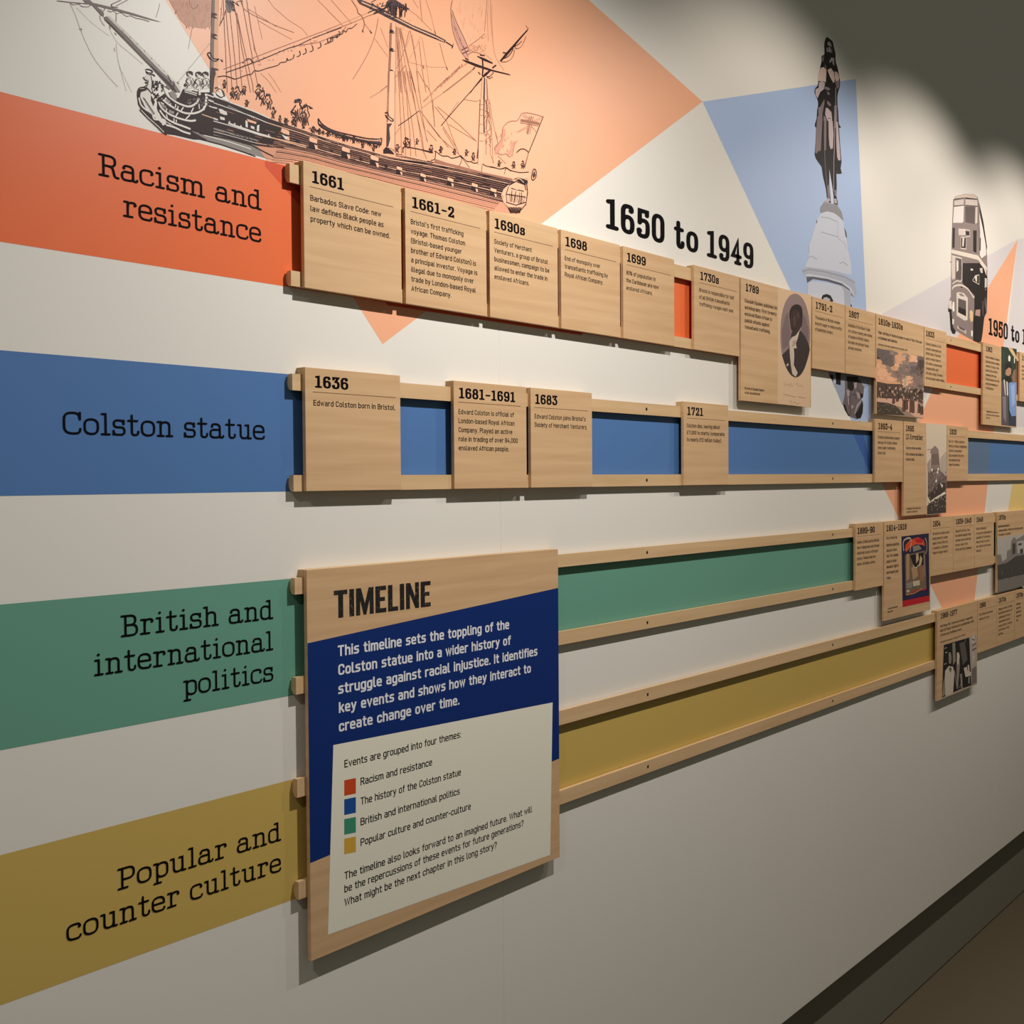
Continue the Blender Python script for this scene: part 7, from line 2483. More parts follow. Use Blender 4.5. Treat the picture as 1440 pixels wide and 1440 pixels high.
'mon': '''p sepsky 0 32724,1502 34394,1507 34357,-1051 32795,-1068
n
p sepm 0 33136,659 33027,677 33135,776 33436,888 33716,785 33745,687 33832,331 33861,173 33085,172
p sepd 0 32868,94 33139,211 33861,212 34435,53 34352,-468 32872,-546
p sepl2 0 32812,365 33082,522 33058,133 32868,75
p sepm2 0 33859,530 34400,755 34406,13 33861,173
n
p sepd 0 33163,640 33689,666 33775,351 33165,328
p sepdd 0 32845,-526 33864,-144 34321,-187 34323,-428 33420,-594 33091,-686
p white2 0 33091,-705 33145,-667 34237,-427 34295,-488 33475,-614 33036,-743
p sepdd 0 32820,-816 33091,-725 34353,-488 34357,-1041 32822,-1059
l sepm 20 32810,752 33189,777
p white2 0 33128,201 33193,244 33270,209 33238,150 33150,158
p white2 0 33625,222 33692,265 33771,230 33737,171 33648,178
p white2 0 33460,-113 33527,-70 33605,-106 33572,-164 33483,-156
p white2 0 33938,-254 34006,-211 34086,-247 34052,-307 33961,-298
p white2 0 33853,-184 33920,-141 34000,-177 33967,-237 33876,-228
p white2 0 34192,93 34261,137 34342,101 34308,41 34216,49
p white2 0 33238,113 33304,156 33381,121 33349,62 33260,70
p white2 0 33570,133 33637,176 33715,141 33682,82 33593,90
p sepdd 0 34046,-616 34098,-625 34081,-669 34018,-656
p sepdd 0 33360,-897 33410,-906 33393,-949 33332,-936
p sepdd 0 34282,149 34334,141 34317,96 34253,108
p sepm 0 34019,-301 34070,-310 34053,-353 33991,-341
p sepm 0 34276,-368 34328,-376 34311,-420 34248,-407
p sepdd 0 33148,-6 33197,-14 33181,-57 33121,-45
p sepl2 0 33265,-94 33314,-102 33298,-145 33237,-133
p sepdd 0 32963,-417 33012,-426 32996,-468 32936,-456
p sepm 0 33374,-673 33424,-681 33408,-724 33347,-711
p sepdd 0 33274,-777 33324,-786 33308,-829 33247,-816
p sepl2 0 33169,-816 33218,-825 33202,-868 33142,-855
p sepdd 0 33915,-456 33966,-464 33950,-508 33887,-495
p sepdd 0 33175,-218 33224,-226 33208,-269 33148,-257
p sepm 0 33315,116 33365,109 33349,65 33288,77
p sepdd 0 33137,115 33186,107 33170,64 33110,76
p sepm 0 33712,-658 33762,-667 33746,-710 33684,-697
p sepm 0 33839,-841 33890,-850 33873,-894 33811,-880
p sepdd 0 33189,-790 33239,-799 33222,-842 33162,-828
p sepdd 0 33827,-428 33878,-437 33861,-480 33799,-468
p sepm 0 33490,150 33540,142 33524,99 33463,110
p sepl2 0 34030,3 34082,-5 34065,-48 34002,-36
p sepdd 0 33824,-151 33875,-159 33858,-202 33796,-190
p sepdd 0 33745,-242 33796,-251 33779,-294 33717,-282
p sepm 0 33135,-289 33185,-298 33168,-341 33108,-328
p sepdd 0 33000,-281 33049,-289 33033,-332 32974,-320
p sepm 0 33623,-906 33673,-915 33657,-958 33595,-944
p sepl2 0 33751,70 33802,62 33785,19 33723,31
p sepdd 0 34164,-331 34216,-340 34199,-384 34136,-371
p sepm 0 34189,57 34240,49 34223,5 34160,17
p sepdd 0 33407,-633 33457,-642 33441,-685 33380,-672
p sepl2 0 33570,-43 33621,-51 33604,-94 33543,-82
p sepl2 0 33121,-677 33170,-685 33154,-728 33094,-715
p sepdd 0 32934,-493 32983,-502 32967,-544 32907,-532
p sepm 0 33432,-702 33482,-711 33465,-754 33404,-741
p sepdd 0 34031,-746 34083,-755 34066,-798 34003,-785
p sepl2 0 33953,-569 34004,-578 33987,-621 33925,-608
p sepm 0 33401,-431 33451,-439 33435,-482 33374,-470
p sepdd 0 34272,-11 34324,-19 34307,-63 34244,-51
p sepdd 0 33377,-738 33427,-747 33410,-790 33349,-777
p sepdd 0 33233,79 33282,71 33266,28 33206,40
p sepm 0 33707,-72 33757,-80 33741,-123 33679,-111
p sepl2 0 33475,-684 33525,-693 33509,-736 33448,-723
p sepm 0 33192,-297 33242,-306 33226,-349 33165,-336
p sepl2 0 33388,136 33438,128 33422,85 33361,97
p sepdd 0 32902,150 32951,143 32935,100 32876,112
p sepm 0 33857,-533 33908,-542 33891,-585 33829,-572
p sepdd 0 34044,56 34095,48 34079,4 34016,16
p sepdd 0 33232,-459 33281,-467 33265,-510 33204,-497
p sepm 0 33574,-274 33624,-282 33608,-325 33546,-313
p sepm 0 33187,-23 33236,-31 33220,-73 33160,-62
p sepdd 0 32906,-893 32954,-902 32938,-945 32879,-932
p sepdd 0 33989,-302 34041,-310 34024,-354 33961,-341
p sepm 0 33297,119 33347,111 33331,68 33270,80
p sepdd 0 33786,-74 33837,-82 33821,-126 33759,-114
p sepdd 0 33113,-510 33163,-519 33147,-561 33086,-549
p sepl2 0 33541,67 33592,59 33575,16 33514,28
p sepm 0 33605,-692 33655,-701 33639,-744 33577,-731
p sepm 0 33107,-665 33156,-674 33140,-717 33080,-704
p sepdd 0 32937,-721 32986,-730 32970,-773 32911,-760
p sepl2 0 33904,-595 33955,-604 33938,-648 33876,-635
p sepdd 0 32907,-253 32956,-261 32940,-303 32880,-291
p sepdd 0 33269,135 33319,127 33303,84 33242,96
p sepdd 0 33432,-537 33482,-545 33465,-588 33404,-575
p sepm 0 33306,-185 33356,-193 33340,-236 33279,-224
p sepdd 0 33176,-283 33225,-291 33209,-334 33149,-321
p sepl2 0 33464,-707 33514,-715 33498,-758 33437,-745
p sepdd 0 33388,-78 33438,-86 33422,-129 33361,-117
p sepdd 0 33651,-819 33701,-828 33685,-871 33623,-858
p sepdd 0 33304,-360 33354,-369 33338,-412 33277,-399
p sepdd 0 33305,171 33354,163 33338,120 33277,132
p sepm 0 33236,-359 33286,-368 33270,-410 33209,-398
p sepdd 0 32905,-867 32953,-876 32937,-918 32878,-905
p sepm 0 33247,-214 33297,-223 33281,-266 33220,-253
p sepdd 0 33355,-836 33405,-845 33389,-887 33328,-874
p sepl2 0 34293,-678 34345,-687 34328,-730 34265,-717
p sepm 0 33224,-711 33274,-719 33257,-762 33197,-749
p sepdd 0 33653,-383 33704,-391 33687,-434 33626,-422
p sepl2 0 33379,29 33429,21 33413,-22 33352,-10
p sepm 0 34232,-842 34284,-851 34267,-895 34203,-881
p sepl2 0 33402,-788 33452,-797 33436,-840 33375,-827
p sepm 0 34251,-560 34303,-568 34286,-612 34223,-599
p sepl2 0 33660,50 33711,42 33694,-2 33633,10
p sepl2 0 33526,3 33576,-5 33559,-48 33498,-36
p sepdd 0 33399,-241 33449,-249 33433,-293 33372,-280
p sepdd 0 33333,-338 33383,-346 33367,-389 33306,-377
p sepdd 0 33958,-364 34009,-373 33993,-417 33930,-404
p sepdd 0 33443,-615 33493,-624 33477,-667 33415,-654
p sepm 0 33014,-552 33063,-561 33047,-603 32987,-591
p sepdd 0 33691,-111 33742,-120 33726,-163 33664,-151
p sepdd 0 34185,-671 34237,-680 34220,-724 34157,-711
p sepm 0 33675,-766 33725,-774 33709,-818 33647,-805
p sepm 0 33160,-899 33210,-908 33193,-950 33133,-937
p sepdd 0 33920,-155 33971,-163 33954,-207 33892,-195
p sepl2 0 33416,-145 33466,-154 33450,-197 33389,-185
p sepdd 0 34250,111 34302,103 34285,59 34221,71
p sepdd 0 33292,-824 33341,-833 33325,-875 33265,-862
p sepdd 0 33773,-805 33823,-814 33807,-857 33745,-844
p sepm 0 33482,-784 33532,-793 33516,-836 33455,-822
p sepm 0 33033,-348 33082,-356 33066,-399 33006,-386
p sepm 0 33530,-326 33580,-334 33564,-377 33502,-365
p sepdd 0 33302,-508 33352,-517 33335,-559 33275,-547
p sepdd 0 33471,-164 33521,-173 33505,-216 33443,-204
p sepdd 0 34102,-52 34154,-60 34137,-104 34074,-92
p sepl2 0 34017,-827 34068,-836 34051,-879 33989,-866
p sepl2 0 33226,-286 33275,-294 33259,-337 33199,-325
p sepm 0 33366,-383 33416,-391 33400,-434 33339,-422
p sepdd 0 33322,171 33371,164 33355,120 33294,132
p sepm 0 34222,-539 34274,-548 34257,-591 34194,-578
p sepm 0 33520,-294 33570,-303 33554,-346 33493,-334
p sepdd 0 33511,-530 33561,-539 33545,-582 33484,-569
p sepdd 0 33266,-109 33315,-117 33299,-160 33238,-148
p sepl2 0 33855,84 33906,76 33890,32 33828,44
p sepl2 0 34094,-630 34145,-639 34128,-682 34066,-669
p sepdd 0 33483,-154 33533,-162 33517,-205 33456,-193
p sepdd 0 33933,-150 33985,-159 33968,-202 33905,-190
p sepdd 0 33863,-111 33914,-119 33897,-163 33835,-150
p sepdd 0 34269,-512 34321,-520 34304,-564 34240,-551
p sepl2 0 33689,-599 33740,-608 33723,-651 33661,-638
p sepl2 0 33546,-798 33597,-807 33580,-850 33519,-837
p sepl2 0 33515,-22 33565,-30 33549,-73 33488,-61''',
'pos': '''p nav 0 30918,-1590 32967,-1586 33035,-3508 31011,-3498
n
p redp 0 31025,-3328 33034,-3342 33035,-3508 31011,-3495
p brn2 0 31178,-2108 32674,-2054 32788,-3127 31233,-3196
p org2 0 31177,-1978 31226,-1831 31527,-1713 32143,-1664 32565,-1759 32673,-1938 32460,-1889 32040,-1850 31630,-1888 31277,-2020
n
c pl2 42 31078,-1991 31052,-1748 31275,-1665 31578,-1678 31604,-1868 31529,-2033
c pl2 32 32672,-1706 32780,-1808 32808,-2022 32728,-2154
p redp 0 31833,-1708 32301,-1690 32565,-1779 32460,-1832 32040,-1812
p gry2 0 31732,-1893 32197,-1877 32408,-2002 31784,-2047
p tan2 0 31277,-2076 31479,-2087 31508,-2766 31281,-2825
p blk2 0 31529,-2127 32568,-2107 32570,-2454 31786,-2406
p skl2 0 31990,-2114 32146,-2104 32199,-2279 31992,-2381
p tan2 0 31633,-2473 32044,-2422 32150,-2734 31788,-2824
p brn3 0 32253,-2512 32517,-2470 32573,-2879 32308,-2899
p pl2 0 31737,-2858 32255,-2857 32282,-2993 31789,-2994
p pl2 0 31283,-3069 31484,-3056 31509,-3124 31308,-3127
p skl2 0 32304,-2169 32463,-2274 32358,-2441 32201,-2470
p grn2 0 31687,-3025 32047,-3014 31790,-3070
p gry2 0 31282,-2863 31686,-2854 31687,-3025 31282,-3013
n
c redp 35 31333,-3204 31688,-3157 32048,-3109 32574,-3150 32788,-3127
c nav2 58 31234,-3308 31739,-3275 32258,-3260 32897,-3272
c tan2 27 31233,-3177 31842,-3188 32468,-3103
c pl2 27 31735,-2403 31941,-2492 32200,-2432 32410,-2329
l pl2 20 32568,-2184 32679,-2770
c red2 23 31226,-1887 31528,-1807 31629,-1774
p blk2 0 31837,-2410 32096,-2397 32044,-2498 31889,-2489
l skl2 23 31684,-2476 31762,-2784
l skl2 20 32544,-2530 32572,-2783''',
'men': '''p dgr 0 39451,4193 41104,4239 41067,1659 39485,1656
n
p tan3 0 40127,4216 40611,4210 41302,3897 41303,3851 40690,3989
p suit 0 39488,3050 39739,3154 40403,3082 40256,2937 40190,2391 40274,1669 39506,1656
p shirtb 0 40254,3050 40552,3113 41083,3122 41061,2016 40569,1975 40341,2171
p jean 0 40419,1969 41061,2016 41067,1659 40274,1658
p skn2 0 39953,3550 40246,3661 40508,3566 40474,3359 40177,3272 39883,3320
p skn3 0 40550,3273 40772,3515 41000,3576 41006,3118 40703,3100
n
p blk2 0 39878,3634 40171,3746 40468,3722 40546,3545 40247,3570 39917,3457
p blk2 0 39811,3226 40177,3294 40476,3222 40403,3082 39886,3096
p white2 0 39703,3130 39812,3136 39928,2649 39855,2645
p white2 0 39995,3103 40106,3087 40186,2662 40076,2634
p white2 0 40168,3903 40278,3980 40428,3923 40393,3784 40207,3771
p white2 0 40804,3952 40918,3937 40883,3752 40807,3746
p sul 0 39602,2587 39966,2606 39978,1750 39683,1920
p shl 0 40479,2995 40855,3063 40940,2425 40601,2295
l grn3 46 39727,4049 39660,3664
l blk2 24 40914,4212 40997,3760''',
'grp': '''p bwp 0 34161,-4873 37115,-4898 37132,-6404 34059,-6423
n
p blk2 0 34207,-4878 36426,-4904 36633,-6398 35721,-6375 34058,-6399 34137,-5504
p bwd 0 36659,-5891 37113,-5864 37151,-6385 36665,-6392
n
p bwl 0 34311,-5648 34631,-5547 34986,-5613 35108,-5834 34994,-6415 34346,-6401 34285,-5927
p bwm 0 34598,-5156 34775,-5157 34865,-5311 34807,-5508 34630,-5465
p bwl 0 35313,-5242 35465,-5239 35558,-5354 35529,-5579 35317,-5655
p bwm 0 35287,-5610 35591,-5586 35532,-5890 35414,-6331 35293,-6314
p bwl 0 35932,-5776 36213,-5770 36278,-5905 36596,-5989 36565,-6091 36091,-6070
p bwm 0 34921,-4908 35160,-4915 35225,-5478 34986,-5572
p bwd2 0 35524,-4976 36017,-4990 36274,-5567 35838,-5680
p bwl 0 36276,-5736 36402,-5731 36468,-5951 36341,-5956
p bwm 0 35594,-5919 35778,-5923 35845,-6392 35721,-6396
p bwm 0 34226,-5798 34058,-6379 34346,-6340
p bwm 0 36343,-6104 36502,-6115 36472,-6333 36345,-6294
n
p bwd2 0 34632,-5628 34749,-5582 34868,-5659 34780,-5770
l bwl 21 35107,-5731 35292,-6231
l bwl 21 34277,-4997 34422,-4974
l bwl 25 34336,-5125 34481,-5122
l bwl 25 34252,-5458 34396,-5436
l bwl 17 36018,-5032 36079,-4913
p bwp2 0 36681,-4915 36874,-4893 36908,-5046 37039,-5061 36716,-5132
l blk2 35 36714,-4982 36908,-5046
l blk2 26 36684,-5192 37072,-5150
l blk2 31 36686,-5330 37074,-5301
p bwp2 0 36718,-5387 36912,-5389 36949,-5822 36787,-5780
l blk2 31 36860,-5404 36875,-5513
l blk2 31 36875,-5598 36891,-5814
l bwl 21 35780,-6132 35536,-6327''',
'bld': '''p bwsky 0 39095,-1985 46209,-1908 46245,-3725 39154,-3753
n
p bwg 0 39102,-2521 39496,-2531 39644,-2776 40083,-2710 40153,-2441 40526,-2414 40597,-2142 40899,-2017 41130,-2119 41596,-2070 41911,-2012 46209,-1934 46238,-3366 39145,-3059
p bwdk 0 39128,-2857 40085,-2847 41139,-2677 42081,-2681 46223,-2649 46238,-3366 39149,-3350
n
p bwl2 0 41209,-2193 42025,-2182 46213,-2113 46220,-2496 42032,-2632 41292,-2592
p bwdk 0 41365,-2270 41756,-2264 41757,-2335 41366,-2340
p bwdk 0 41563,-2466 41918,-2460 41920,-2626 41565,-2619
p bwg2 0 39163,-3351 46237,-3340 46245,-3725 39154,-3753
l bwl2 16 40148,-2076 40190,-2397
p bwl2 0 41780,-3748 42910,-3737 43077,-3821 41939,-3807
p bwdk 0 40712,-2239 41055,-2232 41060,-2580 40717,-2608
l blk2 19 39892,-3051 39982,-3125
l blk2 19 41898,-3208 41995,-3286
l bwg2 21 46118,-3345 46232,-3429
l bwg2 20 44721,-3390 44828,-3472
l blk2 19 42120,-3093 42218,-3170
l bwg2 19 39669,-3076 39758,-3150
l blk2 20 44214,-3338 44319,-3419
l bwg2 19 39939,-3347 40028,-3421
l bwg2 21 45104,-3053 45213,-3135
l bwg2 19 39602,-3165 39690,-3238
l blk2 20 42488,-3256 42587,-3335
l bwg2 19 42096,-3299 42193,-3376
l blk2 19 41320,-3343 41415,-3420
l bwg2 20 43000,-3265 43101,-3344
l blk2 19 41742,-3292 41838,-3369
l blk2 19 39962,-3060 40051,-3134
l blk2 19 40893,-3176 40985,-3251
l bwg2 19 39663,-3088 39752,-3161
l blk2 19 40347,-3353 40438,-3428
l blk2 19 40605,-3093 40697,-3168
l blk2 19 40922,-3082 41015,-3157
l bwg2 21 44876,-3283 44985,-3364
l blk2 21 45907,-3137 46020,-3220
l bwg2 21 44816,-3362 44924,-3444
l blk2 20 43910,-3382 44014,-3463
l bwg2 19 41531,-3084 41626,-3160
l bwg2 20 42487,-3160 42586,-3238
l blk2 19 39637,-3348 39725,-3422
l blk2 20 43740,-3125 43844,-3205
l bwg2 19 41658,-3204 41754,-3281
l blk2 20 42691,-3259 42790,-3337
l bwg2 21 44963,-3097 45072,-3178
l blk2 20 44408,-3339 44514,-3420
l bwg2 19 40613,-3097 40705,-3172
l bwg2 21 45031,-3385 45140,-3467
l bwg2 21 46055,-3312 46168,-3396
l blk2 19 39748,-3236 39837,-3310
l bwg2 19 39531,-3087 39619,-3161
l blk2 19 40308,-3073 40399,-3148
l bwg2 20 44643,-3053 44750,-3134
l bwg2 20 43425,-3374 43528,-3454
l bwg2 20 43246,-3188 43348,-3268
l bwg2 21 45976,-3106 46089,-3189
l blk2 20 44212,-3366 44318,-3447
l blk2 19 42089,-3035 42186,-3112
l bwg2 21 44934,-3401 45043,-3483
l bwg2 21 45410,-3143 45521,-3226
l blk2 18 39391,-3243 39478,-3316
l blk2 20 42521,-3213 42620,-3291
l bwg2 21 45974,-3125 46086,-3208
l bwg2 20 43737,-3052 43841,-3131
l blk2 18 39364,-3103 39452,-3176
l bwg2 18 39233,-3333 39319,-3406
l blk2 20 44714,-3232 44822,-3314
l bwg2 20 42887,-3323 42988,-3402
l blk2 20 43990,-3262 44095,-3342
l blk2 20 43037,-3287 43138,-3366
l bwg2 20 44157,-3327 44263,-3408
l bwg2 20 44236,-3374 44342,-3455
l blk2 18 39365,-3224 39453,-3298'''}
F = {'peach_big': [[1179.1, 193.8], [2076.7, 752.3], [313.9, 1118.5]], 'blue': [[2076.7, 752.3], [2828.9, 990.6], [2922.4, 202.9], [2964.9, 5.7]], 'lilac': [[3001.4, 427.4], [4172.6, 799.7], [3859.6, 598.1], [3569.4, 412.7], [3306.1, 221.7]], 'lilac2': [[4172.6, 799.7], [4245.4, 814.5], [4255.6, 170.5], [4134.3, 166.8], [4022.5, 424.8], [4082.3, 519.2]], 'peach_small': [[4172.6, 798.5], [4022.5, 424.8], [3870.6, -16.0], [3743.0, -384.7], [3687.1, -460.3], [3565.0, -473.7], [3454.3, -386.6], [3354.7, -306.2], [3122.0, -115.6], [2988.6, -9.2], [3257.2, 156.0], [3569.4, 412.7]], 'yellow': [[4125.3, -27.0], [4078.9, -116.7], [4038.8, -212.3], [4261.7, -212.4], [4258.7, -23.0]], 'o_dark': [[979.0, 405.0], [1003.1, 383.2], [1019.4, 360.4], [1020.7, 443.8], [972.4, 419.9]]}
TI = {'r1': [['Racism and', 736.5, 345.7, 966.4], ['resistance', 766.9, 304.7, 965.0]], 'r2': [['Colston statue', 688.0, 53.9, 966.6]], 'r3': [['British and', 755.0, -177.4, 976.6], ['international', 720.5, -217.7, 976.0], ['politics', 838.2, -257.6, 975.3]], 'r4': [['Popular and', 745.5, -468.4, 984.9], ['counter culture', 681.5, -508.5, 984.2]], 'h1': [['1650 to 1949', 1735.2, 447.4, 2288.8]], 'h2': [['1950 to 1', 3868.3, 451.6, 4271.3]]}
PT = {'title': [['TIMELINE', 1070.4, -184.0, 1255.6, -184.1, -183.8]], 'intro': [['This timeline sets the toppling of the', 1072.4, -236.6, 1436.4, -236.7, -236.5], ['Colston statue into a wider history of', 1072.8, -262.2, 1440.1, -262.2, -262.1], ['struggle against racial injustice. It identifies', 1072.4, -287.7, 1508.7, -287.6, -287.8], ['key events and shows how they interact to', 1073.1, -313.5, 1491.2, -314.6, -312.5], ['create change over time.', 1072.7, -339.1, 1316.7, -339.2, -339.0]], 'body': [['Events are grouped into four themes:', 1082.0, -389.7, 1319.6, -390.0, -389.4], ['Racism and resistance', 1111.6, -419.8, 1255.5, -419.6, -420.1], ['The history of the Colston statue', 1111.2, -447.2, 1318.9, -447.0, -447.4], ['British and international politics', 1110.8, -475.6, 1315.8, -475.7, -475.5], ['Popular culture and counter-culture', 1110.4, -504.1, 1340.9, -503.9, -504.3], ['The timeline also looks forward to an imagined future. What will', 1079.7, -542.6, 1491.8, -543.0, -542.2], ['be the repercussions of these events for future generations?', 1079.4, -560.4, 1469.5, -561.1, -559.7], ['What might be the next chapter in this long story?', 1079.2, -579.1, 1402.1, -578.1, -580.0]]}
PP = {'board': [1019.2671874294025, 1566.7790200011686, -116.16, -635.64], 'blue': [[1020.7, -212.7], [1566.5, -181.3], [1566.4, -468.7], [1019.4, -504.3]], 'sheet': [[1062.5, -355.1], [1549.0, -371.3], [1539.8, -625.3], [1049.0, -608.8]], 'sw': [[[1081.4, -406.6], [1102.9, -407.7], [1102.6, -429.2], [1081.1, -427.9]], [[1081.0, -432.7], [1102.5, -434.1], [1102.2, -455.7], [1080.7, -454.1]], [[1080.6, -459.7], [1102.1, -461.4], [1101.8, -482.9], [1080.3, -481.0]], [[1080.2, -486.4], [1101.7, -488.4], [1101.4, -509.9], [1079.9, -507.8]]]}
OVER = [[('over_orange', [(973, 403), (1190, 250), (1660, 250), (1890, 410), (973, 410)])], [('over_blue1', [(2783, 138), (2858, 138), (2955, -12), (2945, -12)]), ('over_blue2', [(3165, 138), (3895, 138), (3871, -12), (3052, -12)])], [], []]
